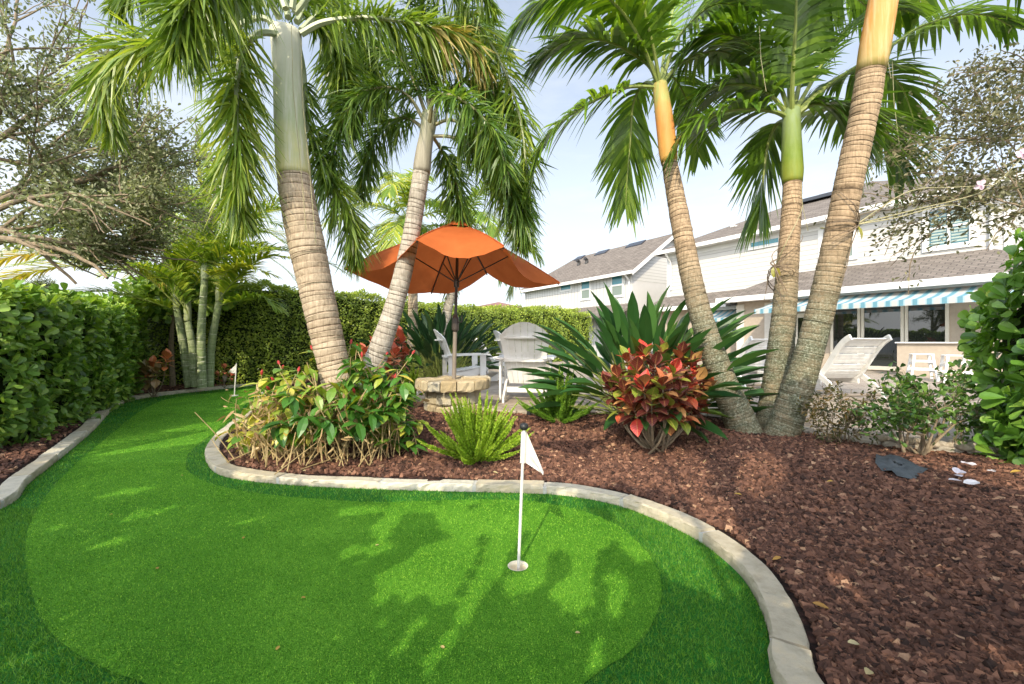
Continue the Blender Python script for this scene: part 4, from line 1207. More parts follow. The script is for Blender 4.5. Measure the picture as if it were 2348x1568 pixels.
p = P(957, 905, 7.2); lt = thing('path_light', 'thin pale stake light beside the stone plinth', 'light', (p[0], p[1], .3))
mb = MB(); tube(mb, [[p[0], p[1], .2], [p[0], p[1], .5]], .016, 8); mb.build('stake', M_STICK, lt)
mb = MB(); tube(mb, [[p[0], p[1], .5], [p[0], p[1], .53], [p[0], p[1], .55]], [.03, .035, .02], 10); mb.build('lamp_head', M_SLEEVE, lt)
M_SCRAP = plain('weed_cloth', (.06, .07, .078), .75, .35, 14, bmp=.6, bscale=50)
mb = MB(); outl = [(2008, 1092), (2022, 1096), (2040, 1094), (2062, 1099), (2090, 1108), (2112, 1122), (2128, 1132), (2108, 1137), (2096, 1150), (2070, 1146), (2056, 1140), (2044, 1134), (2022, 1124), (2006, 1112)]
pts = np.array([G(a, b_, .15) for a, b_ in outl]); cen = pts.mean(0); V = [cen]; rings = 5; K = len(pts)
for r in range(1, rings + 1):
    for q_ in pts: V.append(cen + (q_ - cen) * r / rings)
V = np.array(V); V[:, 2] = zbed(V[:, 0], V[:, 1]) + .05 + rng.normal(0, .005, len(V)) + .012 * np.sin(V[:, 0] * 23 + V[:, 1] * 31)
V[-K:, 2] -= .012
F3 = [(0, 1 + i, 1 + (i + 1) % K) for i in range(K)]; F4 = [(1 + (r - 1) * K + i, 1 + r * K + i, 1 + r * K + (i + 1) % K, 1 + (r - 1) * K + (i + 1) % K) for r in range(1, rings) for i in range(K)]
mb.add(V, f3=[f[::-1] for f in F3], f4=F4); tag(mb.build('weed_cloth', M_SCRAP, None, True), 'torn scrap of dark grey weed cloth exposed in the mulch', 'fabric scrap')
# ================================================================== PLANTS
def bark(name, dark, mid, light, moss=None, mz=(1.0, 2.2)):
    m, nt, b, o = newmat(name)
    n = noise(nt, 18, 6, .7)
    f = math_n(nt, 'ADD', attr(nt), math_n(nt, 'MULTIPLY', math_n(nt, 'SUBTRACT', n, .5), .9))
    c = ramp(nt, f, [(.03, dark), (.3, mid), (.8, light)])
    # vertical fissures
    g = nt.nodes.new('ShaderNodeNewGeometry'); mp = nd(nt, 'ShaderNodeMapping'); mp.inputs['Scale'].default_value = (70, 70, 5); nt.links.new(g.outputs['Position'], mp.inputs[0])
    fis = noise(nt, 1., 3, .6, mp.outputs[0])
    c = mixc(nt, .65, c, ramp(nt, fis, [(.32, (.5, .48, .46)), (.55, (1.05, 1.05, 1.05))]), 'MULTIPLY')
    if moss is not None:
        sp = nt.nodes.new('ShaderNodeSeparateXYZ'); nt.links.new(g.outputs['Position'], sp.inputs[0])
        mr = nd(nt, 'ShaderNodeMapRange'); nt.links.new(sp.outputs['Z'], mr.inputs[0]); mr.inputs[1].default_value = mz[1]; mr.inputs[2].default_value = mz[0]
        n2 = noise(nt, 55, 4, .75); n3 = noise(nt, 7, 4, .6)
        mc = ramp(nt, n2, [(.3, tuple(x * .3 for x in moss)), (.5, moss), (.68, (.32, .34, .27)), (.78, (.55, .57, .48))])
        k = math_n(nt, 'MULTIPLY', mr.outputs[0], ramp(nt, n3, [(.25, (.45, .45, .45)), (.6, (1, 1, 1))]))
        c = mixc(nt, k, c, mc)
    nt.links.new(c, b.inputs['Base Color']); b.inputs['Roughness'].default_value = .85; b.inputs['Specular IOR Level'].default_value = .2
    bump(nt, b, math_n(nt, 'ADD', f, math_n(nt, 'MULTIPLY', fis, .6)), .7, .012)
    return m
M_BARK_A = bark('tan_ringed_bark', (.065, .042, .026), (.29, .22, .15), (.46, .37, .27))
M_BARK_B = bark('grey_ringed_bark', (.08, .065, .05), (.30, .265, .22), (.44, .40, .345))
M_BARK_E = bark('mossy_ringed_bark', (.04, .026, .015), (.215, .15, .092), (.40, .29, .185), (.115, .12, .075), (1.3, 2.4))
M_BARK_G = bark('green_ringed_stem', (.50, .50, .40), (.17, .23, .09), (.27, .31, .18))
M_TWIG = plain('twig_bark', (.22, .17, .115), .85, .3, 25)
M_TANSTEM = plain('dry_cane', (.34, .25, .12), .8, .3, 25)
M_ROOT = plain('aerial_root', (.17, .125, .085), .85, .3, 40)

def shaft(name, base, mid, top, streak, z0, z1):
    """crownshaft skin: colour runs from bottom to top with long streaks"""
    m, nt, b, o = newmat(name)
    g = nt.nodes.new('ShaderNodeNewGeometry'); sp = nt.nodes.new('ShaderNodeSeparateXYZ'); nt.links.new(g.outputs['Position'], sp.inputs[0])
    mr = nd(nt, 'ShaderNodeMapRange'); nt.links.new(sp.outputs['Z'], mr.inputs[0]); mr.inputs[1].default_value = z0; mr.inputs[2].default_value = z1
    mp = nd(nt, 'ShaderNodeMapping'); mp.inputs['Scale'].default_value = (26, 26, 1.6); nt.links.new(g.outputs['Position'], mp.inputs[0])
    s = noise(nt, 1., 4, .6, mp.outputs[0]); bl = noise(nt, 5, 4, .6)
    f = math_n(nt, 'ADD', mr.outputs[0], math_n(nt, 'MULTIPLY', math_n(nt, 'SUBTRACT', bl, .5), .5))
    c = ramp(nt, f, [(0, base), (.4, mid), (.9, top)])
    c = mixc(nt, ramp(nt, s, [(.45, (0, 0, 0)), (.68, (.75, .75, .75))]), c, streak)
    nt.links.new(c, b.inputs['Base Color']); b.inputs['Roughness'].default_value = .6; b.inputs['Specular IOR Level'].default_value = .25
    bump(nt, b, math_n(nt, 'ADD', s, bl), .5, .012)
    return m

M_FOX = leafmat('foxtail_leaf', [(0, (.06, .115, .016)), (.4, (.17, .26, .034)), (.72, (.36, .41, .07)), (.86, (.42, .34, .11)), (1, (.40, .30, .13))], .42, .34, (1.5, 1.5, .5), .55)
M_FOXD = leafmat('dark_foxtail_leaf', [(0, (.045, .10, .02)), (.4, (.12, .215, .038)), (.75, (.26, .34, .065)), (.9, (.36, .30, .1)), (1, (.38, .28, .13))], .42, .34, (1.5, 1.5, .5), .55)
M_ADO = leafmat('palm_leaf', [(0, (.05, .11, .014)), (.4, (.13, .23, .025)), (.75, (.27, .36, .042)), (.9, (.40, .36, .06)), (1, (.42, .32, .1))], .36, .33, (1.6, 1.6, .45), .5)
M_ARECA = leafmat('yellow_palm_leaf', [(0, (.07, .14, .018)), (.35, (.17, .27, .03)), (.65, (.36, .42, .05)), (.85, (.52, .48, .09)), (1, (.52, .36, .12))], .36, .4, (1.4, 1.4, .5))
M_RACH = plain('rachis_green', (.20, .24, .06), .5, .2, 12)
M_RACHT = plain('rachis_tan', (.30, .27, .15), .5, .2, 12)
M_PETI = plain('petiole_pale', (.33, .36, .22), .45, .18, 9)

def path(l, Yd=None): return [P(a[0], a[1], a[2] if len(a) > 2 else Yd) for a in l]

# ---- A: large foxtail palm, left of centre
YA = 4.6
pa = thing('foxtail_palm', 'stout foxtail palm with tan ringed trunk rising from the red ginger clump', 'palm tree', (P(790, 950, YA)[0], YA, .2))
mb = MB(); trunk(mb, path([(800, 985), (764, 832), (722, 650), (690, 500), (674, 402)], YA), [.165, .162, .170, .185, .168], .06, 28, .018, jit=.008); mb.build('trunk', M_BARK_A, pa, True)
mb = MB(); c_ = spline(path([(674, 404), (668, 330), (663, 250), (659, 150), (655, 74)], YA), 30)
tube(mb, c_, np.interp(np.linspace(0, 1, 30), [0, .08, .3, .7, 1], [.168, .170, .158, .142, .155]), 28); mb.build('crownshaft', shaft('foxtail_crownshaft', (.52, .46, .2), (.34, .37, .21), (.46, .45, .35), (.52, .50, .40), 2.9, 4.6), pa, True)
def fr_(par, pts, mats, **kw):
    mb = MB(); frond(mb, pts, **kw); return mb.build('frond', mats, par)
FX = dict(mode='fox', n=118, L=.46, w=.027, t0=.16, r0=.036, droop=.55, ang=(74, 40), st=4)
MA = [M_FOX, M_PETI]
A_FR = [
 [(640, 66, 4.6), (600, 40, 4.55), (540, 62, 4.45), (468, 108, 4.35), (366, 98, 4.3), (275, 112, 4.3), (228, 175, 4.35), (240, 250, 4.4), (256, 318, 4.45)],
 [(640, 78, 4.5), (590, 78, 4.3), (553, 130, 4.15), (542, 220, 4.1), (546, 330, 4.15), (545, 440, 4.2), (560, 520, 4.25)],
 [(690, 78, 4.6), (740, 52, 4.6), (820, 42, 4.6), (887, 44, 4.6), (992, 63, 4.7), (1079, 98, 4.8), (1122, 165, 4.9)],
 [(676, 30, 4.6), (760, -60, 4.7), (900, -90, 4.8), (1040, -10, 4.95), (1130, 110, 5.0), (1185, 240, 5.05), (1205, 390, 5.1), (1190, 560, 5.1)],
 [(680, 90, 4.75), (696, 170, 4.95), (705, 290, 5.05), (745, 390, 5.1), (785, 470, 5.15), (820, 600, 5.2)],
 [(640, 40, 4.5), (590, -40, 4.1), (520, -60, 3.7), (440, 0, 3.5), (400, 120, 3.45)],
 [(660, 40, 4.8), (640, -60, 5.2), (590, -70, 5.6), (540, 20, 5.9), (520, 140, 6.0)],
 [(680, 50, 4.8), (730, -30, 5.3), (800, 30, 5.6), (850, 130, 5.8), (870, 260, 5.9)],
 [(690, 70, 4.75), (730, 40, 5.0), (770, 90, 5.2), (790, 180, 5.3), (800, 290, 5.35)],
 [(670, 20, 4.5), (690, -110, 4.4), (760, -190, 4.4), (900, -210, 4.4), (1050, -120, 4.5), (1130, 20, 4.6)],
 [(655, 20, 4.6), (600, -110, 4.6), (480, -150, 4.6), (350, -80, 4.6), (260, 20, 4.7)],
]
for i, f_ in enumerate(A_FR):
    fr_(pa, path(f_), MA, **{**FX, 'dead': .62 if i == 2 else None, 'var': (.15, .95) if i in (0, 1, 3) else (.05, .75)})
for x, y in ((668, 60), (690, 90)):
    mb = MB(); tube(mb, path([(x, y, 4.42), (x + 4, y + 150, 4.40), (x + 22, y + 330, 4.38), (x + 34, y + 470, 4.36)]), .0035, 5); mb.build('hanging_fibre', M_RACHT, pa)

# ---- B: second foxtail palm, leaning right
YB = 5.25
pb = thing('foxtail_palm', 'slimmer grey foxtail palm leaning right in front of the orange canopy', 'palm tree', (P(820, 950, YB)[0], YB, .25))
mb = MB(); trunk(mb, path([(815, 950), (855, 840), (903, 705), (936, 570), (957, 450), (966, 395)], YB), [.15, .135, .118, .108, .102, .10], .06, 22, .01, jit=.006); mb.build('trunk', M_BARK_B, pb, True)
mb = MB(); tube(mb, spline(path([(966, 397), (972, 345), (980, 300), (986, 262)], YB), 16), np.interp(np.linspace(0, 1, 16), [0, .1, .6, 1], [.102, .108, .088, .10]), 22); mb.build('crownshaft', shaft('grey_crownshaft', (.24, .21, .16), (.26, .24, .19), (.26, .27, .18), (.36, .33, .27), 3.2, 4.1), pb, True)
B_FR = [
 [(985, 265, 5.25), (978, 170, 5.2), (972, 60, 5.1), (950, -60, 5.0)],
 [(978, 290, 5.25), (940, 225, 5.2), (887, 200, 5.15), (815, 225, 5.1), (775, 310, 5.1), (755, 420, 5.1)],
 [(978, 300, 5.3), (930, 270, 5.5), (880, 290, 5.7), (845, 360, 5.8), (830, 450, 5.9)],
 [(988, 290, 5.25), (1034, 275, 5.2), (1090, 305, 5.15), (1140, 362, 5.1), (1175, 450, 5.1), (1195, 560, 5.1)],
 [(988, 312, 5.25), (1034, 314, 5.2), (1083, 335, 5.1), (1150, 401, 5.0), (1190, 480, 5.0), (1210, 560, 5.0)],
 [(990, 270, 5.25), (1020, 215, 5.25), (1080, 185, 5.25), (1140, 215, 5.25), (1180, 300, 5.3)],
 [(990, 310, 5.35), (1012, 345, 5.6), (1040, 400, 5.8), (1055, 480, 5.9), (1058, 540, 5.95)],
 [(984, 265, 5.25), (1000, 150, 5.4), (1050, 60, 5.6), (1120, 60, 5.8), (1170, 130, 6.0)],
 [(980, 270, 5.25), (930, 150, 5.4), (870, 110, 5.6), (800, 150, 5.7), (760, 240, 5.8)],
 [(984, 280, 5.1), (1000, 220, 4.85), (1060, 230, 4.65), (1130, 300, 4.55), (1165, 400, 4.5)],
]
for f_ in B_FR: fr_(pb, path(f_), [M_FOXD, M_RACHT], **{**FX, 'n': 100, 'L': .40, 'w': .023, 'r0': .024, 'droop': .5, 'var': (.05, .8)})

# ---- C, D, E: triple cluster of Christmas-type palms
AD = dict(mode='pinnate', n=52, L=.60, w=.05, t0=.17, r0=.024, droop=.55, ang=(64, 26), lift=16, var=(.1, .8), st=5)
YC = 4.7
pc = thing('palm_tree', 'slender palm with orange crownshaft leaning left over the croton', 'palm tree', (2.45, YC, .2))
mb = MB(); trunk(mb, path([(1716, 1012, 4.55), (1690, 950, 4.6), (1648, 850, 4.65), (1597, 690, 4.75), (1562, 520, 4.9), (1534, 372, 5.05)]), [.175, .138, .12, .112, .105, .089], .045, 24, .016); mb.build('trunk', M_BARK_E, pc, True)
mb = MB(); tube(mb, spline(path([(1534, 374, 5.05), (1527, 310, 5.1), (1519, 245, 5.15), (1512, 195, 5.2)]), 18), np.interp(np.linspace(0, 1, 18), [0, .15, .6, 1], [.091, .106, .1, .086]), 22); mb.build('crownshaft', shaft('orange_crownshaft', (.36, .22, .05), (.48, .17, .038), (.27, .28, .09), (.44, .22, .06), 3.4, 4.35), pc, True)
C_FR = [
 [(1506, 190, 5.2), (1488, 152, 5.15), (1445, 120, 5.1), (1395, 96, 5.0), (1341, 89, 4.95), (1288, 99, 4.9), (1225, 140, 4.9)],
 [(1506, 200, 5.2), (1445, 199, 5.1), (1393, 216, 5.0), (1327, 251, 4.9), (1271, 293, 4.85), (1238, 340, 4.8), (1222, 400, 4.8), (1212, 450, 4.8)],
 [(1506, 200, 5.25), (1478, 190, 5.5), (1452, 235, 5.7), (1445, 320, 5.8), (1438, 400, 5.85), (1434, 470, 5.9)],
 [(1512, 190, 5.15), (1500, 120, 5.0), (1482, 45, 4.85), (1462, -40, 4.7), (1400, -130, 4.6)],
 [(1518, 185, 5.2), (1543, 112, 5.2), (1575, 60, 5.2), (1640, 10, 5.2), (1720, 20, 5.2)],
 [(1518, 190, 5.2), (1565, 142, 5.3), (1628, 118, 5.4), (1680, 129, 5.5), (1715, 190, 5.6)],
 [(1510, 185, 5.2), (1470, 90, 5.3), (1420, 20, 5.4), (1340, -10, 5.5), (1260, 40, 5.6)],
 [(1515, 185, 5.3), (1530, 80, 5.6), (1560, -20, 5.9), (1620, -60, 6.1), (1680, 0, 6.3)],
 [(1512, 200, 5.35), (1530, 170, 5.8), (1560, 200, 6.1), (1590, 280, 6.3), (1600, 350, 6.4)],
 [(1508, 188, 5.15), (1450, 60, 4.9), (1370, -20, 4.7), (1270, -20, 4.6), (1180, 60, 4.55)],
]
for f_ in C_FR: fr_(pc, path(f_), [M_ADO, M_RACH], **AD)

YD = 4.95
pd_ = thing('palm_tree', 'straight palm with bright green crownshaft standing in the middle of the trio', 'palm tree', (2.95, YD, .25))
mb = MB(); trunk(mb, path([(1762, 1000, 4.72), (1776, 900, 4.76), (1793, 760, 4.8), (1806, 600, 4.95), (1814, 480, 5.05), (1816, 418, 5.1)]), [.16, .138, .127, .115, .105, .1], .045, 24, .016); mb.build('trunk', M_BARK_E, pd_, True)
mb = MB(); tube(mb, spline(path([(1816, 420, 5.1), (1815, 360, 5.12), (1814, 300, 5.15), (1814, 255, 5.2)]), 18), np.interp(np.linspace(0, 1, 18), [0, .15, .6, 1], [.105, .119, .103, .094]), 22); mb.build('crownshaft', shaft('green_crownshaft', (.22, .23, .03), (.13, .19, .022), (.19, .25, .11), (.17, .23, .05), 3.1, 4.0), pd_, True)
D_FR = [
 [(1815, 262, 5.15), (1817, 175, 5.0), (1823, 70, 4.85), (1826, -30, 4.7), (1828, -160, 4.5)],
 [(1806, 270, 5.2), (1774, 256, 5.1), (1704, 249, 5.0), (1634, 264, 4.95), (1582, 292, 4.9), (1545, 340, 4.9)],
 [(1806, 262, 5.2), (1760, 213, 5.2), (1704, 194, 5.2), (1634, 203, 5.2), (1570, 245, 5.2)],
 [(1808, 275, 5.25), (1780, 285, 5.5), (1760, 330, 5.65), (1750, 400, 5.7), (1742, 490, 5.7)],
 [(1822, 262, 5.2), (1872, 217, 5.25), (1935, 171, 5.3), (2050, 101, 5.3), (2109, 62, 5.3), (2193, 35, 5.3), (2263, 35, 5.3), (2318, 60, 5.3)],
 [(1822, 268, 5.2), (1861, 239, 5.1), (1896, 241, 5.0), (1935, 262, 4.95), (1965, 320, 4.9)],
 [(1820, 258, 5.2), (1879, 157, 5.3), (1930, 80, 5.4), (2010, 20, 5.5), (2100, 30, 5.6)],
 [(1810, 258, 5.2), (1770, 160, 5.2), (1700, 90, 5.2), (1620, 80, 5.2), (1560, 130, 5.2)],
 [(1822, 262, 5.3), (1900, 190, 5.6), (1990, 160, 5.8), (2060, 190, 5.9), (2100, 290, 6.0)],
 [(1822, 270, 5.3), (1890, 250, 5.6), (1970, 270, 5.8), (2040, 320, 5.9), (2070, 410, 5.9)],
 [(1812, 258, 5.25), (1800, 130, 5.5), (1760, 20, 5.7), (1690, -30, 5.8), (1610, 20, 5.9)],
 [(1818, 258, 5.25), (1850, 120, 5.6), (1890, 30, 5.8), (1950, -10, 6.0), (2030, 60, 6.1)],
]
for i, f_ in enumerate(D_FR): fr_(pd_, path(f_), [M_ADO, M_RACH], **{**AD, 'L': .66, 'w': .066 if i == 0 else .054, 'var': (.0, .6), 'r0': .03})

pe = thing('palm_tree', 'thickest leaning palm of the trio, tan ringed trunk running out of the top', 'palm tree', (2.8, 4.5, .2))
mb = MB(); trunk(mb, path([(1782, 1022, 4.42), (1806, 955, 4.4), (1842, 850, 4.35), (1888, 680, 4.3), (1925, 520, 4.25), (1954, 380, 4.2), (1982, 250, 4.15), (1996, 160, 4.1)]), [.17, .138, .126, .122, .121, .120, .118, .116], .05, 28, .02); mb.build('trunk', M_BARK_E, pe, True)
mb = MB(); tube(mb, spline(path([(1996, 164, 4.1), (2008, 90, 4.08), (2024, 0, 4.05), (2042, -110, 4.0), (2050, -180, 4.0)]), 18), np.interp(np.linspace(0, 1, 18), [0, .15, .6, 1], [.119, .126, .115, .1]), 28); mb.build('crownshaft', shaft('tan_crownshaft', (.28, .23, .07), (.52, .24, .07), (.50, .33, .14), (.55, .38, .2), 3.85, 5.0), pe, True)
E_FR = [
 [(2050, -170, 4.0), (2120, -260, 4.0), (2240, -260, 4.0), (2380, -170, 4.0), (2480, -20, 4.0)],
 [(2045, -170, 4.0), (1960, -270, 4.0), (1830, -280, 4.0), (1700, -200, 4.0), (1610, -60, 4.0)],
 [(2050, -175, 4.1), (2060, -280, 4.5), (2080, -260, 5.0), (2100, -120, 5.4), (2110, 20, 5.6)],
 [(2042, -175, 4.1), (1990, -260, 4.5), (1930, -180, 4.9), (1890, -60, 5.2), (1870, 60, 5.4)],
]
for f_ in E_FR: fr_(pe, path(f_), [M_ADO, M_RACH], **{**AD, 'L': .7, 'w': .06})
for (a, b0_, Y_, l) in ((2001, 0, 4.2, 190), (2026, 40, 4.4, 140), (2045, 140, 5.0, 190), (1836, 420, 4.9, 110), (1740, 60, 4.8, 150)):
    mb = MB(); tube(mb, path([(a, b0_, Y_), (a + 4, b0_ + l * .5, Y_), (a + 16, b0_ + l, Y_)]), .003, 5); mb.build('hanging_fibre', M_RACHT, pe)

# ---- ring-stemmed clump of palms at the end of the left hedge
def palm_auto(label, base, top, r, nf, flen, mats, kw, seed, cshaft=None, group=None, az0=0, bark_m=M_BARK_G, el=(70, 20), sag=(1.3, 2.1), ring=.1, name='clump_palm', cl=.55):
    st = rng.bit_generator.state
    base, top = np.array(base), np.array(top)
    t = thing(name, label, 'palm tree', base, group)
    mid = (base + top) / 2 + np.array([rng.normal(0, .04), 0, 0])
    mb = MB(); trunk(mb, [base - [0, 0, .1], mid, top], [r * 1.15, r, r * .85], ring, 14, .03); mb.build('trunk', bark_m, t, True)
    tip = top + (top - mid) * .001 + np.array([0, 0, cl])
    if cshaft is not None:
        mb = MB(); tube(mb, spline([top - [0, 0, .02], (top + tip) / 2, tip], 10), [r * .9, r * .95, r * .6], 14); mb.build('crownshaft', cshaft, t, True)
    for i in range(nf):
        az = az0 + i * 2.4 + rng.normal(0, .2); f = i / max(1, nf - 1)
        e = R(el[0] + (el[1] - el[0]) * f) + rng.normal(0, .1)
        L_ = flen * rng.uniform(.85, 1.1)
        fr_(t, arc_path(tip - np.array([0, 0, cl * .3 * f]), az, e, L_, rng.uniform(*sag)), mats, **kw)
    return t
AR = dict(mode='pinnate', n=56, L=.58, w=.042, t0=.16, r0=.016, droop=.3, ang=(58, 30), lift=24, var=(.05, 1.0), st=4)
SH_G = shaft('pale_green_crownshaft', (.25, .29, .12), (.30, .34, .2), (.2, .28, .08), (.4, .42, .28), 2, 4)
GRP = 'ring stemmed palms in one clump at the end of the green'
lab = ['leftmost ring stemmed palm of the clump by the back hedge', 'second ring stemmed palm from the left, palest stem', 'third ring stemmed palm of the clump, slim and upright', 'rightmost ring stemmed palm of the clump, stem leaning right']
for i, (bx, by, tx, ty, Yb) in enumerate(((434, 878, 405, 706, 10.5), (447, 877, 430, 735, 10.35), (463, 879, 469, 640, 10.2), (479, 877, 502, 690, 10.45))):
    palm_auto(lab[i], P(bx, by, Yb), P(tx, ty, Yb), .085, (8, 7, 8, 8)[i], (3.0, 2.5, 3.2, 2.9)[i], [M_ARECA, M_RACH], AR, i, SH_G, GRP, i * 1.3, el=(84, 30), sag=(.9, 1.6))
clump = [o for o in bpy.data.objects if o.name.startswith('clump_palm')]; clump.sort(key=lambda o: o.name)
for i, pts, hue in ((0, [(415, 690, 10.4), (380, 600, 10.2), (300, 520, 10), (200, 505, 9.8), (90, 530, 9.6), (40, 560, 9.5)], (.0, .7)), (0, [(412, 700, 10.3), (350, 630, 10), (250, 595, 9.7), (133, 580, 9.4), (40, 585, 9.2), (-40, 610, 9.1)], (.98, 1.3)), (0, [(410, 705, 10.3), (340, 640, 9.9), (260, 612, 9.6), (150, 612, 9.3), (50, 630, 9.1), (-20, 670, 9.)], (.9, 1.25)),
                    (1, [(430, 715, 10.2), (385, 655, 9.9), (320, 610, 9.6), (250, 595, 9.5), (200, 610, 9.4)], (.1, .7)), (0, [(405, 715, 10.4), (372, 700, 10.0), (299, 680, 9.7), (219, 668, 9.5), (150, 692, 9.4)], (.1, .7)),
                    (2, [(470, 640, 10.2), (505, 625, 10.), (565, 612, 9.8), (630, 632, 9.7)], (.7, 1.05)), (3, [(502, 690, 10.4), (510, 590, 10.3), (550, 540, 10.2), (610, 532, 10.1), (660, 560, 10.)], (.3, .95)),
                    (2, [(468, 640, 10.2), (450, 540, 10.1), (410, 500, 10), (350, 500, 9.9), (300, 540, 9.8)], (.3, .9)), (2, [(469, 630, 10.2), (478, 480, 10.2), (520, 430, 10.2), (580, 425, 10.2), (640, 460, 10.2)], (.2, .9)),
                    (2, [(469, 630, 10.2), (464, 480, 10.1), (460, 340, 10.1), (462, 290, 10.1)], (.6, 1.)), (3, [(500, 690, 10.4), (540, 640, 10.2), (600, 590, 10.1), (660, 590, 10.)], (.3, .95)),
                    (1, [(430, 720, 10.2), (400, 620, 10.0), (360, 560, 9.9), (330, 570, 9.8)], (.2, .9)), (3, [(502, 700, 10.3), (545, 690, 10.), (600, 680, 9.8), (640, 710, 9.7)], (.1, .7))):
    fr_(clump[i], path(pts), [M_ARECA, M_RACH], **{**AR, 'var': hue, 'n': 60, 'L': .8 if i == 0 else .58, 'w': .06 if i == 0 else .05, 't0': .12})
# big yellow-green fronds behind the left hedge
palm_auto('broad palm with yellowing outstretched fronds behind the left hedge', np.array([P(375, 700, 13.2)[0], 13.2, -.1]), P(380, 585, 13.2), .12, 15, 4.4, [M_ARECA, M_RACHT], {**AR, 'L': .62, 'n': 60, 'w': .036, 'var': (.2, 1.25)}, 9, None, None, .4, M_BARK_B, (65, 5), (.9, 1.5), name='yellow_palm')
# ---- two background palms rising behind the umbrella
AB = dict(mode='pinnate', n=52, L=.6, w=.042, t0=.16, r0=.02, droop=.55, ang=(64, 28), lift=20, var=(.2, 1.05), st=4)
palm_auto('background palm with grey trunk left of the umbrella pole', P(945, 790, 11.2), P(938, 545, 11.2), .125, 12, 2.5, [M_ARECA, M_RACH], AB, 3, SH_G, None, 2.2, M_BARK_A, (75, 0), (1.5, 2.4), name='palm_tree', cl=.45)
palm_auto('background palm with curved trunk partly hidden behind the orange canopy', P(1012, 760, 11.8), P(1062, 575, 11.8), .12, 12, 2.5, [M_ADO, M_RACH], AB, 4, SH_G, None, .9, M_BARK_B, (75, -5), (1.5, 2.4), name='palm_tree', cl=.45)

# ================================================================== HEDGES
def hedge(name, label, line, width, height, n, tpl, size, mat, side, jit=.10, top=True, hfun=None, wf=.62, core=None):
    """leafy clipped hedge: line = front foot; body lies on 'side' of it"""
    c = dens(line, .2); N = len(c); T = nrm(np.gradient(c, axis=0)); Nn = np.stack([-T[:, 1], T[:, 0], 0 * T[:, 0]], 1) * side
    t = thing(name, label, 'hedge', c[N // 2])
    hh = height if hfun is None else None
    def hat(x): return np.full(len(x), height) if hfun is None else hfun(x / (N - 1))
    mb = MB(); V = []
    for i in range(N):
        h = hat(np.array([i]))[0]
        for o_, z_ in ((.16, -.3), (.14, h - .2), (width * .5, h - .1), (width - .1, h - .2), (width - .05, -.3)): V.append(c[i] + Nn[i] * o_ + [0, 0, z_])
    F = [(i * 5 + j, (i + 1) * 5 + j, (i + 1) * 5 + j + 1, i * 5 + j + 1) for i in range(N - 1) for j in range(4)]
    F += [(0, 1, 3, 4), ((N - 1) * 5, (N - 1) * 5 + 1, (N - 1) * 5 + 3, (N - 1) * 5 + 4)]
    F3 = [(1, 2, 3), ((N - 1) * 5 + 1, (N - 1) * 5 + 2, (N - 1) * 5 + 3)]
    mb.add(V, f4=F, f3=F3); mb.build('inner_shade_core', core or M_HCORE, t)  # solid dark core, the shade between the leaves put into its colour
    mb = MB()
    x = rng.uniform(0, N - 1, n); u = rng.uniform(0, 1, n)
    h = hat(x); per = h + (width if top else .0); q = u * per
    base = np.stack([np.interp(x, np.arange(N), c[:, k]) for k in range(3)], 1); nn = np.stack([np.interp(x, np.arange(N), Nn[:, k]) for k in range(3)], 1)
    front = q < h
    z = np.where(front, q, h); o_ = np.where(front, 0, q - h)
    lump = .09 * np.sin(x * .9 + z * 2.1) + .06 * np.sin(x * 2.3 - z * 3.7 + 1)
    dep = rng.exponential(.06, n) - jit * .4
    o2 = np.where(front, dep + lump, o_); z2 = np.where(front, z, z - dep * .8 + lump)
    k = .22                                                   # rounded shoulder
    sh = np.clip((z2 - (h - k)) / k, 0, 1) * front; o2 = o2 + sh ** 2 * .15
    O = base + nn * o2[:, None]; O[:, 2] += z2
    out = np.where(front[:, None], -nn, np.array([0, 0, 1.])) + np.array([0, 0, .35]) * front[:, None]
    D = nrm(out * .3 + rand_dirs(n) + np.array([0, 0, .25])); Nf = nrm(out * 1. + rand_dirs(n) * .55 + np.array([0, 0, .35]))
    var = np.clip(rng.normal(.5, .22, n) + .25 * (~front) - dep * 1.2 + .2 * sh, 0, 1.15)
    S = size * rng.uniform(.6, 1.25, n)
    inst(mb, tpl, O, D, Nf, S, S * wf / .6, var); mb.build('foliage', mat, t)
    return t
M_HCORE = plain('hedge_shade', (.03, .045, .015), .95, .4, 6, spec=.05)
M_CLUSIA = leafmat('clusia_leaf', [(0, (.055, .12, .025)), (.35, (.145, .27, .046)), (.7, (.32, .46, .075)), (1, (.54, .60, .15))], .25, .34, (1.5, 1.6, .5), .5)
M_CLUSR = leafmat('bright_clusia_leaf', [(0, (.05, .12, .022)), (.35, (.125, .27, .04)), (.7, (.27, .45, .065)), (1, (.50, .58, .12))], .3, .34, (1.6, 1.7, .5), .5)
M_BOX = leafmat('small_hedge_leaf', [(0, (.075, .12, .02)), (.35, (.21, .29, .042)), (.7, (.38, .45, .065)), (1, (.58, .60, .13))], .25, .38, (1.4, 1.5, .5), .4)
LH = np.array([[-5.48, 4.15, 0], [-5.6, 4.7, 0], [-6.15, 5.7, 0], [-7.6, 8.1, 0], [-9.2, 10.4, 0], [-9.9, 11.4, 0]])
hedge('hedge', 'dark large leaved hedge along the left stone border, nearest the camera', LH, 1.3, 1.8, 14500, PADDLE, .125, M_CLUSIA, 1, hfun=lambda x: 1.72 + .42 * x, wf=.56)
BH = np.array([[-10.2, 11.6, 0], [-8.5, 11.8, 0], [-6.9, 12.3, 0], [-3.3, 14.8, 0], [.4, 18.6, 0], [4.2, 22.6, 0]])
hedge('hedge', 'tall clipped small leaved hedge across the back of the garden', BH, 1.2, 2.7, 64000, leaf_t([0, .5, 1], [0, .3, 0], .25, .12), .085, M_BOX, 1, hfun=lambda x: 2.75 + .15 * np.sin(x * 9) - .08 * x, wf=.6, jit=.08)
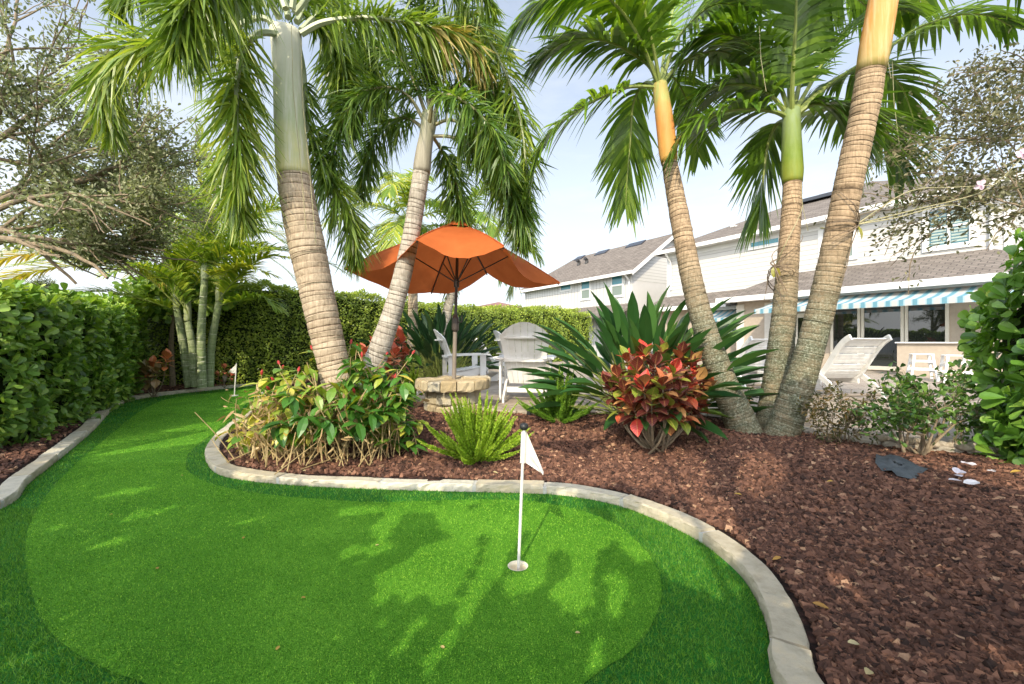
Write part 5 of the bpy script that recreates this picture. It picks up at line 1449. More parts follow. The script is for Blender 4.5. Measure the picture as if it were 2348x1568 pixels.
RH = np.array([[4.5, 4.1, .2], [4.15, 3.6, .2], [3.86, 3.05, .2], [3.95, 2.4, .2], [4.2, 1.7, .2]])
hedge('hedge', 'bright paddle leaved hedge crowding the right edge of the view', RH, 1.4, 1.75, 4600, PADDLE, .12, M_CLUSR, 1, hfun=lambda x: 1.3 + .8 * np.minimum(1, x * 1.9), wf=.6)

def cloud(mb, n, cen, rad, tpl, size, var, wf=1., up=.3, shell=.55, mat=0):
    d = rand_dirs(n); r = rng.uniform(shell ** 3, 1, n) ** (1 / 3)
    O = np.array(cen) + d * r[:, None] * np.array(rad)
    D = nrm(d * .6 + rand_dirs(n) + np.array([0, 0, up])); Nf = nrm(rand_dirs(n) * .8 + np.array([0, 0, .8]) + d * .4)
    S = size * rng.uniform(.6, 1.3, n)
    inst(mb, tpl, O, D, Nf, S, S * wf, np.clip(rng.normal(var, .22, n) + .15 * d[:, 2], 0, 1.2), mat)
# light green shrub and a pine top showing over the left hedge
t = thing('shrub', 'light green broad leaved shrub rising over the left hedge corner', 'shrub', (-8.9, 11.0, 0))
mb = MB()
for cx, cy, cz, rr in ((-9.6, 11.3, 2.5, .7), (-8.7, 11.2, 2.75, .7), (-9.0, 10.9, 2.3, .6), (-8.0, 11.3, 2.5, .6)): cloud(mb, 420, (cx, cy, cz), (rr, rr * .8, rr * .7), PADDLE, .2, .75)
mb.build('foliage', M_CLUSIA, t)
mb = MB(); tube(mb, [(-8.9, 11.2, 0), (-8.95, 11.2, 1.2), (-8.8, 11.1, 2.4)], [.07, .06, .03], 8); mb.build('stem', M_TWIG, t)
M_PINE = leafmat('pine_needles', [(0, (.03, .05, .01)), (.5, (.09, .12, .03)), (1, (.2, .2, .05))], .2, .5)
t = thing('pine_tree', 'small distant pine top peeking over the left hedge', 'tree', P(90, 690, 22))
mb = MB()
for k_ in range(14): c_ = P(90 + rng.normal(0, 22), 668 + rng.normal(0, 14), 22); cloud(mb, 160, c_, (.35, .35, .3), SPEAR, .3, .6, .6)
mb.build('crown', M_PINE, t)
mb = MB(); p = P(90, 690, 22); tube(mb, [(p[0], 22, -.2), p + [0, 0, .4]], [.12, .05], 8); mb.build('trunk', M_TWIG, t)

# ================================================================== FINE LEAVED TREES
def branch(mb, p, d, L, r, depth, tips, spread=.6, wob=.25, grav=0., limit=None):
    if limit is not None and limit(np.array(p)): return
    n = 5; pts = [np.array(p, float)]; d = nrm(d)
    for i in range(n):
        d = nrm(d + rng.normal(0, wob / n ** .5, 3) + np.array([0, 0, grav])); pts.append(pts[-1] + d * L / n)
    tube(mb, pts, np.linspace(r, r * .6, n + 1), 6 if r < .02 else 10, cap=False)
    if depth == 0: tips.append((np.array(pts), d)); return
    if depth <= 2: tips.append((np.array(pts), d))
    for k in range(rng.integers(2, 4)):
        i = rng.integers(2, n + 1); branch(mb, pts[i], d + rng.normal(0, spread, 3), L * rng.uniform(.6, .85), r * .58, depth - 1, tips, spread, wob, grav, limit)
    branch(mb, pts[-1], d, L * .8, r * .6, depth - 1, tips, spread, wob, grav, limit)
M_SILVER = leafmat('olive_grey_leaf', [(0, (.10, .12, .06)), (.35, (.23, .255, .14)), (.65, (.36, .375, .23)), (.9, (.50, .48, .33)), (1, (.42, .33, .19))], .42, .5, (1.15, 1.25, .7))
def leaf_on_tips(mb, tips, per, size, tpl, spread=.12, v=(.1, 1.0), wf=1., keep=None):
    O, D = [], []
    for pts, d in tips:
        m = per; u = rng.uniform(0, 1, m) * (len(pts) - 1); i = u.astype(int).clip(0, len(pts) - 2); f = (u - i)[:, None]
        O.append(pts[i] * (1 - f) + pts[i + 1] * f + rng.normal(0, spread, (m, 3))); D.append(nrm(d + rng.normal(0, .9, (m, 3))))
    O, D = np.concatenate(O), np.concatenate(D)
    if keep is not None: k = keep(O); O, D = O[k], D[k]
    n = len(O)
    inst(mb, tpl, O, D, rand_dirs(n) + np.array([0, 0, .7]), size * rng.uniform(.6, 1.3, n), size * wf * rng.uniform(.7, 1.2, n), rng.uniform(*v, n))
    return n
lt_ = thing('tree', 'fine leaved olive grey tree spreading over the left edge above the hedge', 'tree', (-7.4, 5.2, 0))
mb, tips = MB(), []
tube(mb, [(-8.0, 5.2, 0), (-7.9, 5.2, .9), (-7.8, 5.2, 1.9)], [.13, .12, .1], 12)
for px0, py0, Y0, px1, py1, Y1, L_, dp in ((-120, 500, 5.2, 120, 430, 5.4, 1.2, 3), (-120, 560, 5.0, 150, 520, 5.0, 1.1, 3), (-130, 420, 5.4, 60, 250, 5.2, 1.2, 3), (-130, 430, 5.4, -20, 60, 5.2, 1.5, 3), (-100, 480, 5.4, 200, 400, 6.3, 1.5, 3),
                                   (-130, 380, 5.6, 40, 120, 6.4, 1.6, 3), (-60, 480, 5.5, 250, 360, 5.9, 1.0, 3), (-130, 300, 5, 0, 0, 5, 1.4, 3), (60, 455, 5.3, 280, 400, 5.6, .8, 3), (-100, 600, 4.9, 100, 560, 5., .9, 3), (-80, 520, 5.2, 150, 480, 5.3, .8, 3), (-20, 560, 5.0, 200, 520, 5.2, .7, 3), (-60, 350, 5.2, 150, 200, 5.4, 1., 3), (-120, 520, 4.7, 20, 500, 4.7, .9, 3), (-130, 240, 5.6, 120, 60, 5.8, 1.2, 3), (-40, 545, 4.8, 150, 560, 4.9, .8, 2)):
    a, b_ = P(px0, py0, Y0), P(px1, py1, Y1); branch(mb, a, b_ - a, L_, .04, dp, tips, .5, .3, 0., lambda q: (q[0] > -4.1) | (q[2] < 2.25 + .75 * max(0, q[0] + 5.2)))
a = P(-120, 470, 5.2)
for q_ in (P(-130, 420, 5.4), P(-120, 560, 5.0), P(-130, 300, 5)): tube(mb, [(-7.8, 5.2, 1.85), (np.array([-7.8, 5.2, 1.9]) + q_) / 2 + [0, 0, .1], q_], [.09, .07, .045], 8)
mb.build('limbs', M_TWIG, lt_)
def inview(pts): return np.array(pts)
mb = MB(); nl = leaf_on_tips(mb, tips, max(20, int(40000 / len(tips))), .055, OVAL, .07, (.0, 1.05), .8, keep=lambda O: (O[:, 0] < -3.75) & (O[:, 2] < 5.7) & (O[:, 2] > 2.25 + .75 * np.clip(O[:, 0] + 5.2, 0, 3))); mb.build('crown', M_SILVER, lt_)
rt_ = thing('tree', 'sparse small leaved tree reaching in from the right edge above the roof', 'tree', (6.9, 4.3, 0))
mb, tips = MB(), []
tube(mb, [(7.2, 4.3, 0.2), (7.15, 4.3, 1.6), (6.9, 4.3, 2.6)], [.1, .09, .07], 10)
for px0, py0, Y0, px1, py1, Y1, L_, dp in ((2500, 430, 4.6, 2200, 440, 4.6, .95, 2), (2500, 330, 4.6, 2230, 300, 4.6, .85, 3), (2500, 260, 4.6, 2280, 190, 4.6, .75, 3), (2480, 180, 4.7, 2330, 90, 4.7, .6, 2), (2500, 400, 4.8, 2250, 360, 5., .8, 3), (2480, 480, 4.4, 2300, 500, 4.3, .55, 2), (2520, 330, 5.2, 2260, 250, 5.4, .9, 3)):
    a, b_ = P(px0, py0, Y0), P(px1, py1, Y1); branch(mb, a, b_ - a, L_, .018, dp, tips, .45, .3)
    tube(mb, [(6.9, 4.3, 2.5), (np.array([6.9, 4.3, 2.6]) + a) / 2, a], [.05, .035, .018], 8)
mb.build('limbs', M_TWIG, rt_)
M_SILV2 = leafmat('brown_olive_leaf', [(0, (.07, .08, .04)), (.4, (.15, .155, .08)), (.75, (.26, .245, .14)), (1, (.36, .28, .16))], .35, .5, (1.2, 1.2, .7))
mb = MB(); leaf_on_tips(mb, tips, max(14, int(7500 / len(tips))), .055, OVAL, .085, (0, 1.05), .8); mb.build('crown', M_SILV2, rt_)

# ================================================================== BED PLANTS
# --- red button ginger clump
M_GING = leafmat('ginger_leaf', [(0, (.03, .10, .016)), (.35, (.075, .20, .028)), (.55, (.22, .32, .04)), (.78, (.50, .46, .08)), (1, (.50, .30, .08))], .3, .36, (1.5, 1.5, .4), .45)
M_DRY = leafmat('dry_leaf', [(0, (.16, .09, .04)), (.5, (.36, .24, .11)), (1, (.52, .40, .22))], .25, .7)
M_RED = plain('red_cone', (.34, .03, .025), .55, .35, 60, bmp=.5, bscale=120)
gg = thing('ginger_plant', 'straggly green and yellow ginger clump with red button cones in front of the palms', 'shrub', (-1.95, 4.35, .15))
stems, leaves_g, leaves_d, cones = MB(), MB(), MB(), []
def cane(base, tip, bend, side, cone, nl, lsz, v):
    base, tip = np.array(base), np.array(tip)
    mid = (base + tip) / 2 + np.array([bend[0], bend[1], .12]); c = spline([base, mid, tip], 12)
    tube(stems, c, np.linspace(.006, .004, 12), 6, cap=False)
    T = nrm(np.gradient(c, axis=0)); m = nl
    u = 1 - rng.uniform(0, 1, m) ** 1.4 * .42; idx = u * 11; O = np.stack([np.interp(idx, np.arange(12), c[:, k]) for k in range(3)], 1)
    az = np.arange(m) * 2.3 + rng.uniform(0, 6); d = np.c_[np.cos(az), np.sin(az), rng.uniform(-.75, .35, m)]
    inst(leaves_g, BROAD, O, d, np.array([0, 0, 1.]) + .25 * rand_dirs(m), lsz * rng.uniform(.7, 1.25, m), lsz * 1.25 * rng.uniform(.8, 1.1, m), np.clip(rng.normal(v, .17, m), 0, 1.25))
    if cone: cones.append((c[-1], T[-1]))
cone_px = [(716, 788, 4.75), (804, 775, 4.8), (818, 784, 4.85), (755, 792, 4.7), (640, 822, 4.6), (684, 838, 4.5), (647, 832, 4.6), (830, 805, 4.7), (627, 860, 4.4), (672, 885, 4.2), (617, 880, 4.3), (712, 880, 4.2), (812, 886, 4.1), (870, 835, 4.6), (946, 798, 5.0), (856, 905, 4.1), (600, 845, 4.6), (905, 855, 4.8), (780, 800, 4.6), (886, 800, 5.)]
for px, py, Y_ in cone_px:
    t_ = P(px, py + 12, Y_); b_ = (t_[0] * .75 - .42 + rng.normal(0, .12), 4.35 + rng.normal(0, .18), .12)
    cane(b_, t_, rng.normal(0, .08, 2), 0, True, 8, .17, .62 if px < 720 else .3)  # sunlit yellow coloured into the leaves of the left canes
for k_ in range(125):
    px = rng.uniform(548, 945); f = (px - 548) / 397
    top = np.interp(px, [548, 600, 700, 800, 900, 945], [930, 860, 815, 800, 830, 890])
    py = rng.uniform(top, min(1040, top + 190)); Y_ = rng.uniform(3.95, 4.9)
    t_ = P(px, py, Y_); b_ = (t_[0] * .72 - .5 + rng.normal(0, .16), 4.35 + rng.normal(0, .25), .12)
    cane(b_, t_, rng.normal(0, .1, 2), 0, False, 7, .165, (.82 if f < .4 else .6) + rng.normal(0, .16))  # yellower leaves on the left side: sunlight put into the colour
for px, py, Y_ in ((700, 985, 3.75), (735, 990, 3.7), (660, 930, 3.8), (620, 1010, 3.8), (640, 1000, 3.85), (850, 975, 3.85), (880, 965, 3.9), (910, 930, 4.1), (790, 940, 3.8), (820, 1000, 3.85), (940, 900, 4.3), (770, 1010, 3.8)):
    t_ = P(px, py, Y_); cane((t_[0] * .8 - .35, 4.2, .12), t_ + [0, 0, .12], (0, 0), 0, False, 9, .18, .22)
m = 1100; b_ = np.c_[rng.normal(-2.05, .46, m), rng.normal(4.4, .25, m), np.full(m, .12)]
b_[:, 0] = np.clip(b_[:, 0], -2.65, -1.2); d = nrm(np.c_[rng.normal(0, .4, m) + (b_[:, 0] + 2.05) * .15, rng.normal(-.1, .45, m), np.ones(m)])
for q_, e_, L_ in zip(b_[:110], d[:110], rng.uniform(.35, .8, 110)): tube(stems, spline([q_, q_ + e_ * L_ * .5 + rng.normal(0, .03, 3), q_ + e_ * L_ + [0, 0, -.1]], 7), np.linspace(.0055, .003, 7), 5, cap=False)
O = b_ + d * rng.uniform(.1, .72, m)[:, None]
kk_ = ~pip(O[:, 0] - .12, O[:, 1], TURF); O = O[kk_]; m = len(O)
inst(leaves_d, SPEAR, O, nrm(rand_dirs(m) + [0, 0, -.5]), rand_dirs(m), rng.uniform(.06, .17, m), rng.uniform(.08, .2, m), rng.uniform(0, 1.3, m))
stems.build('stems', M_TANSTEM, gg); leaves_g.build('leaves', M_GING, gg); leaves_d.build('dry_leaves', M_DRY, gg)
for p_, t_ in cones:
    mb = MB(); L_ = rng.uniform(.045, .07); tube(mb, [p_ - t_ * .01, p_ + t_ * L_ * .25, p_ + t_ * L_ * .6, p_ + t_ * L_], [.009, .015, .013, .003], 8); mb.build('flower_cone', M_RED, gg)

# --- foxtail ferns
M_FERN = leafmat('fern_needle', [(0, (.12, .24, .02)), (.4, (.28, .44, .035)), (.75, (.46, .60, .07)), (1, (.60, .62, .14))], .35, .5, (1.3, 1.3, .4))
M_FERND = leafmat('dark_fern_needle', [(0, (.07, .17, .018)), (.4, (.15, .31, .03)), (.75, (.28, .45, .06)), (1, (.46, .52, .12))], .3, .5, (1.3, 1.3, .4))
def fern(label, base, n, ht, wid, mat, seed):
    t = thing('foxtail_fern', label, 'fern', base); base = np.array(base)
    core, nee = MB(), MB()
    for k in range(n):
        az = rng.uniform(0, 2 * np.pi); el = rng.uniform(.25, 1.45) if k > n * .25 else rng.uniform(1.1, 1.5); L_ = ht * rng.uniform(.6, 1.05) * (.75 + .25 * el / 1.5)
        d = np.array([math.cos(az) * math.cos(el) * wid, math.sin(az) * math.cos(el) * wid, math.sin(el)])
        p0 = base + np.array([math.cos(az), math.sin(az), 0]) * rng.uniform(0, .07)
        c = spline([p0, p0 + d * L_ * .5, p0 + d * L_ * .85 + [0, 0, .04 * L_], p0 + d * L_ + [0, 0, .12 * L_ * (1 - el / 1.6)]], 10)
        tube(core, c, np.linspace(.004, .002, 10), 4, cap=False)
        m = int(420 * L_ / .5); u = rng.uniform(.12, 1, m); idx = u * 9; O = np.stack([np.interp(idx, np.arange(10), c[:, q]) for q in range(3)], 1)
        T = nrm(np.stack([np.interp(idx, np.arange(10), np.gradient(c, axis=0)[:, q]) for q in range(3)], 1))
        rd = rand_dirs(m); rd = nrm(rd - T * np.sum(rd * T, 1, keepdims=True))
        w_ = .034 * np.interp(u, [0, .2, .7, 1], [.5, 1, .9, .25])
        inst(nee, DIAMOND, O, nrm(rd + T * .75), rand_dirs(m), w_ * rng.uniform(.7, 1.2, m), w_ * 1.15, np.clip(rng.normal(.35 + .45 * u, .17, m), 0, 1.2))
    core.build('stems', M_RACH, t); nee.build('plumes', mat, t)
pf = G(1092, 1040, .16); fern('bright yellow green foxtail fern in front of the stone plinth', (pf[0], pf[1], zb(pf[0], pf[1])), 84, .68, 1.1, M_FERN, 1)
pf = G(1283, 975, .24); fern('darker green foxtail fern right of the nearest white chair', (pf[0], pf[1], zb(pf[0], pf[1])), 60, .70, 1.0, M_FERND, 2)
pf = P(938, 905, 7.3); fern('small foxtail fern tucked behind the ginger left of the plinth', (pf[0], pf[1], .28), 26, .6, .7, M_FERN, 3)
# trailing lobes of the fern at the mulch
# --- bird of paradise clumps
M_BOP = leafmat('paradise_leaf', [(0, (.014, .055, .016)), (.4, (.035, .105, .026)), (.75, (.075, .165, .034)), (1, (.20, .27, .05))], .2, .35, (1.5, 1.6, .5), .45)
M_BOPD = leafmat('dark_paradise_leaf', [(0, (0.012, 0.038, 0.014)), (.5, (0.026, 0.072, 0.026)), (1, (0.087, 0.131, 0.043))], .18, .4, (1.5, 1.6, .5), .4)
PAR = leaf_t([0, .06, .22, .45, .7, .9, 1], [.01, .05, .13, .155, .12, .05, 0], .55, .12)
def paradise(label, base, n, leafL, pet, mat, elr, wf=1., spread=.25, explicit=()):
    t = thing('bird_of_paradise', label, 'plant', base); base = np.array(base); st, lv = MB(), MB()
    O, D, N_, S = [], [], [], []
    def one(p0, tip, L_):
        p0, tip = np.array(p0), np.array(tip); d = tip - p0; h = p0 + d * .45 + np.array([0, 0, .18 * np.linalg.norm(d) * .5])
        c = spline([p0, h, tip], 10); tube(st, c, np.linspace(.013, .006, 10), 6, cap=False)
        T = nrm(c[-1] - c[-2]); O.append(c[-1]); D.append(T); S.append(L_)
        out = np.array([T[0], T[1], 0]); out = out / max(np.linalg.norm(out), .05)
        N_.append(np.array([0, 0, 1]) - out * .6 + rng.normal(0, .35, 3))
    for k in range(n):
        az = rng.uniform(0, 2 * np.pi); el = R(rng.uniform(*elr)); p0 = base + np.array([math.cos(az), math.sin(az), 0]) * rng.uniform(0, spread)
        d = np.array([math.cos(az) * math.cos(el), math.sin(az) * math.cos(el), math.sin(el)]); one(p0, p0 + d * pet * rng.uniform(.55, 1.1), leafL * rng.uniform(.75, 1.15))
    for (tip, L_) in explicit: one(base + rng.normal(0, .1, 3) * [1, 1, 0], tip, L_)
    n = len(O); S = np.array(S); inst(lv, PAR, np.array(O), np.array(D), np.array(N_), S, S * wf, np.clip(rng.normal(.5, .25, n), 0, 1.1))
    st.build('stalks', M_RACH, t); lv.build('leaves', mat, t)
    return t
Yp = 5.35; bp = (P(1475, 950, Yp)[0], Yp, .27)
ex = [(P(x, y, Yq), L_) for x, y, Yq, L_ in ((1455, 775, 5.1, .62), (1530, 770, 5.2, .6), (1590, 760, 5.2, .6), (1400, 760, 5.2, .6), (1350, 800, 5.1, .6), (1330, 840, 5.0, .62), (1360, 865, 4.9, .6), (1640, 800, 5.3, .6), (1610, 780, 5.2, .6),
                                      (1560, 770, 5.4, .6), (1500, 745, 5.5, .6), (1430, 760, 5.5, .6), (1660, 770, 5.5, .6), (1690, 830, 5.4, .55), (1320, 810, 5.3, .6), (1300, 870, 5.0, .5), (1310, 905, 4.9, .5))]
paradise('large clump of dark green bird of paradise leaves behind the croton', bp, 170, .60, .98, M_BOP, (8, 86), .74, .32, ex)
Yq = 10.4; bq = (P(1010, 880, Yq)[0], Yq, .33)
paradise('dark spiky clump of narrow leaved bird of paradise behind the profile chair', bq, 210, .65, 1.15, M_BOPD, (15, 85), .6, .5)

# --- crotons
def croton_mat(name, cols, vein):
    m, nt, b, o = newmat(name)
    v = attr(nt); base = ramp(nt, math_n(nt, 'MULTIPLY', v, 1 / 1.3), cols)
    a = nt.nodes.new('ShaderNodeAttribute'); a.attribute_name = 'luv'; sp = nt.nodes.new('ShaderNodeSeparateXYZ'); nt.links.new(a.outputs['Vector'], sp.inputs[0])
    av = math_n(nt, 'ABSOLUTE', sp.outputs['Y'])
    k = math_n(nt, 'FRACT', math_n(nt, 'SUBTRACT', math_n(nt, 'MULTIPLY', sp.outputs['X'], 9.), math_n(nt, 'MULTIPLY', av, 1.6)))
    lines = ramp(nt, k, [(.0, (1, 1, 1)), (.09, (.05, .05, .05)), (.91, (0, 0, 0)), (1, (1, 1, 1))])
    midr = ramp(nt, av, [(.0, (1, 1, 1)), (.09, (0, 0, 0)), (.93, (0, 0, 0)), (1., (.5, .5, .5))])
    f = math_n(nt, 'MINIMUM', math_n(nt, 'ADD', lines, midr), 1.)
    c = mixc(nt, math_n(nt, 'MULTIPLY', f, .5), base, vein)
    nt.links.new(c, b.inputs['Base Color']); b.inputs['Roughness'].default_value = .35; b.inputs['Specular IOR Level'].default_value = .45
    t = nt.nodes.new('ShaderNodeBsdfTranslucent'); nt.links.new(c, t.inputs[0]); mx = nt.nodes.new('ShaderNodeMixShader'); mx.inputs[0].default_value = .12
    nt.links.new(b.outputs[0], mx.inputs[1]); nt.links.new(t.outputs[0], mx.inputs[2]); nt.links.new(mx.outputs[0], o.inputs[0]); return m
M_CROT = croton_mat('croton_leaf', [(0, (.13, .20, .02)), (.14, (.26, .28, .035)), (.2, (.13, .014, .018)), (.55, (.075, .009, .016)), (.66, (.24, .045, .022)), (.84, (.50, .28, .10)), (.93, (.42, .025, .025)), (1, (.42, .025, .025))], (.60, .36, .12))
M_CROTO = croton_mat('orange_croton_leaf', [(0, (.30, .08, .03)), (.4, (.45, .08, .04)), (.7, (.55, .13, .07)), (1, (.60, .25, .12))], (.6, .28, .15))
M_CROTB = croton_mat('brown_croton_leaf', [(0, (.10, .10, .03)), (.4, (.22, .13, .05)), (.8, (.30, .18, .07)), (1, (.55, .10, .03))], (.40, .28, .10))
CLEAF = leaf_t([0, .1, .25, .45, .65, .85, 1], [.02, .06, .16, .22, .2, .1, 0], .3, .3)
def croton(label, base, heads, lsz, nl, mat, vr=(0, 1.3), stem_r=.014, vf=None):
    t = thing('croton', label, 'shrub', base); base = np.array(base); st, lv = MB(), MB()
    for h in heads:
        h = np.array(h); p0 = base + rng.normal(0, .05, 3) * [1, 1, 0]
        c = spline([p0, p0 + (h - p0) * .45 + (h - base) * np.array([.18, .18, -.1]), h], 9); tube(st, c, np.linspace(stem_r, stem_r * .5, 9), 6, cap=False)
        T = nrm(c[-1] - c[-3]); m = nl; az = np.arange(m) * 2.4; tl = np.linspace(.15, 1.75, m)
        A = nrm(np.cross(T, [.3, .2, .9])); B = np.cross(T, A)
        rad = np.cos(az)[:, None] * A + np.sin(az)[:, None] * B
        D = nrm(T * np.cos(tl)[:, None] + rad * np.sin(tl)[:, None] + rng.normal(0, .12, (m, 3))); N_ = T * np.sin(tl)[:, None] - rad * np.cos(tl)[:, None] + np.array([0, 0, .2])
        O = c[-1] - T * (np.linspace(0, .16, m) * lsz / .2)[:, None]
        vv = rng.uniform(*vr); v_ = np.clip(rng.normal(vv, .3, m), vr[0], vr[1])
        if vf is not None: v_ = vf(h, v_)
        S = lsz * rng.uniform(.75, 1.2, m); inst(lv, CLEAF, O, D, N_, S, S * rng.uniform(1.2, 1.6, m), v_)
    st.build('stems', M_TWIG, t); lv.build('leaves', mat, t); return t
pc_ = G(1500, 1035, .17); bc = np.array([pc_[0], pc_[1], zb(pc_[0], pc_[1]) - .02])
heads = []
for px, py, dy in ((1425, 815, .1), (1470, 800, .2), (1520, 795, .25), (1570, 800, .3), (1600, 825, .2), (1615, 870, .1), (1400, 865, .05), (1450, 850, -.2), (1500, 830, -.25), (1550, 850, -.25), (1590, 880, -.15), (1420, 905, -.1), (1470, 890, -.35), (1520, 885, -.4), (1565, 910, -.3), (1610, 920, .0),
                   (1440, 945, -.2), (1490, 930, -.35), (1540, 940, -.35), (1580, 950, -.2), (1405, 930, .1), (1630, 900, .25), (1535, 975, -.2), (1455, 975, -.1), (1610, 955, .1), (1380, 890, .2), (1500, 860, .3), (1560, 870, .35)):
    heads.append(P(1512 + (px - 1512) * .86, 880 + (min(py, 955) - 880) * .82 - 4, bc[1] + dy))
croton('large croton with red, orange and yellow veined leaves on bare stems', bc, heads, .165, 15, M_CROT, (0, 1.3), .013, lambda h, v: np.where(rng.uniform(size=len(v)) < (.5 if h[2] > EYE - .1 else .14), rng.uniform(0, .16, len(v)), np.where(rng.uniform(size=len(v)) < .55, rng.uniform(.3, .74, len(v)), np.where(rng.uniform(size=len(v)) < .7, rng.uniform(.86, 1.2, len(v)), 1.28))))
p0 = P(880, 850, 7.2); croton('orange red croton half hidden behind the two foxtail palm trunks', (p0[0], 7.2, .3), [P(x, y, 7.2 + dz) for x, y, dz in ((835, 805, 0), (860, 790, .2), (895, 785, 0), (920, 780, .1), (905, 810, -.2), (870, 825, -.2), (925, 815, .1), (890, 840, -.1), (845, 840, .1), (912, 765, .2))], .19, 13, M_CROTO, (.0, 1.3))
p0 = P(352, 900, 9.3); croton('small leggy croton with one orange top in the corner by the left hedge', (p0[0], 9.3, .05), [P(x, y, 9.3 + dz) for x, y, dz in ((335, 845, 0), (350, 835, .1), (360, 850, -.1), (345, 860, 0), (383, 822, 0), (330, 855, .1))], .22, 10, M_CROTB, (0, .8), .012, lambda h, v: np.where(h[2] > EYE - .5, 1.2, v))
p0 = P(520, 885, 11.2); croton('tiny sparse pinkish croton behind the far flag', (p0[0], 11.2, .05), [P(x, y, 11.2) for x, y in ((500, 860), (515, 845), (530, 858))], .16, 6, M_CROTO, (.4, 1.2), .009)

# --- twiggy shrubs on the right
def twiggy(label, base, targets, r, nleaf, size, tpl, mat, depth=3, L=.25, spread=.1, wf=1., sp=.7):
    t = thing('shrub', label, 'shrub', base); mb, tips = MB(), []; base = np.array(base)
    for q in targets:
        q = np.array(q); p0 = base + rng.normal(0, .04, 3) * [1, 1, 0]; c = spline([p0, (p0 + q) / 2 + rng.normal(0, .05, 3), q], 6); tube(mb, c, np.linspace(r, r * .5, 6), 7, cap=False)
        branch(mb, c[-1], nrm(q - base) + [0, 0, .2], L, r * .5, depth, tips, sp, .4); branch(mb, c[3], nrm(q - base) + rng.normal(0, .5, 3), L * .9, r * .4, depth - 1, tips, sp, .4)
    mb.build('branches', M_TWIG, t); mb = MB(); leaf_on_tips(mb, tips, max(2, int(nleaf / len(tips))), size, tpl, spread, (.0, 1.), wf); mb.build('leaves', mat, t)
M_FICUS = leafmat('ficus_leaf', [(0, (.03, .075, .02)), (.4, (.07, .15, .028)), (.75, (.14, .24, .04)), (1, (.36, .40, .06))], .25, .35, (1.5, 1.6, .5), .5)
ps = G(2110, 1078, .16); twiggy('rounded open shrub with small dark leaves beside the torn weed cloth', (ps[0], ps[1], zb(ps[0], ps[1]) - .02), [P(x, y, ps[1] + dz) for x, y, dz in ((2060, 950, 0), (2090, 925, .15), (2130, 915, 0), (2170, 930, .1), (2080, 990, -.15), (2185, 975, 0), (2145, 970, -.15), (2105, 960, -.1), (2200, 1010, .05), (2055, 1005, 0))], .014, 2300, .052, PADDLE, M_FICUS, 3, .145, .03, .95)
M_IXORA = leafmat('reddish_small_leaf', [(0, (.03, .035, .012)), (.4, (.07, .075, .02)), (.7, (.17, .11, .03)), (1, (.36, .2, .05))], .25, .4)
ps = G(1928, 1040, .2); twiggy('small twiggy shrub with reddish tips between the palms and the rounded shrub', (ps[0], ps[1], zb(ps[0], ps[1]) - .02), [P(x, y, ps[1] + dz) for x, y, dz in ((1900, 965, 0), (1930, 950, .1), (1955, 965, 0), (1885, 990, -.1), (1970, 990, .1), (1940, 985, -.1), (1915, 1000, 0))], .009, 900, .045, LANCE, M_IXORA, 3, .13, .025, 1.1)
ps = P(1845, 1000, 4.9); twiggy('thin orange tipped shrub just behind the thick palm trunk', (ps[0], 4.9, .26), [P(x, y, 4.9) for x, y in ((1840, 940), (1855, 960), (1870, 930), (1850, 970))], .008, 260, .05, LANCE, M_IXORA, 2, .13, .02, 1.)
ps = P(1690, 960, 5.1); twiggy('thin orange tipped shrub low between the leaning palm and the middle palm', (ps[0], 5.1, .26), [P(x, y, 5.1) for x, y in ((1675, 930), (1695, 945), (1710, 930))], .008, 200, .05, LANCE, M_IXORA, 2, .1, .02, 1.)

# --- orchids tied to the trunks
M_ORCH = leafmat('orchid_leaf', [(0, (.20, .21, .03)), (.5, (.30, .27, .04)), (1, (.38, .30, .06))], .3, .35)
M_PINK = leafmat('pink_petal', [(0, (.62, .40, .50)), (.5, (.72, .55, .64)), (1, (.8, .7, .76))], .35, .5, (1.1, 1., 1.05))
def orchid(label, c, Rr, az0, leaves, spikes, n=26):
    t = thing('orchid', label, 'orchid', c); c = np.array(c); rt, lv = MB(), MB()
    ax = nrm(np.array([.22, 0, 1.]))
    for k in range(n):
        sgn = rng.choice([-1, 1]); span = rng.uniform(.8, 3.); dz = rng.normal(0, .2); pts = []
        for u in np.linspace(0, 1, 9):
            a = az0 + sgn * span * u; pts.append(c + ax * (dz * u) + np.array([math.cos(a), math.sin(a), 0]) * (Rr + .006 + .01 * math.sin(u * 7 + k)) - np.array([math.cos(az0), math.sin(az0), 0]) * Rr)
        tube(rt, pts, np.linspace(.006, .003, 9), 5, cap=False)
    rt.build('roots', M_ROOT, t)
    for d, N_, S in leaves: inst(lv, BROAD, c, np.array(d, float), np.array(N_, float), S, S * 1.3, rng.uniform(.2, .9))
    lv.build('leaves', M_ORCH, t)
    for sp, fl_ in spikes:
        mb = MB(); tube(mb, spline(sp, 20), np.linspace(.006, .003, 20), 6, cap=False); mb.build('flower_spike', M_RACHT, t)
        for f_ in fl_:
            mb = MB(); a = np.linspace(0, 2 * np.pi, 5, endpoint=False); D = np.c_[np.cos(a), rng.normal(0, .3, 5), np.sin(a)]
            inst(mb, OVAL, np.array(f_), D, np.array([-.2, -1, .2]), .05, .075, rng.uniform(0, 1, 5)); inst(mb, OVAL, np.array(f_) - [0, .008, 0], np.array([[.1, -.6, -.6]]), np.array([0, -.5, .5]), .03, .04, 0.); mb.build('flower', M_PINK, t)
oc = P(1962, 515, 4.16)
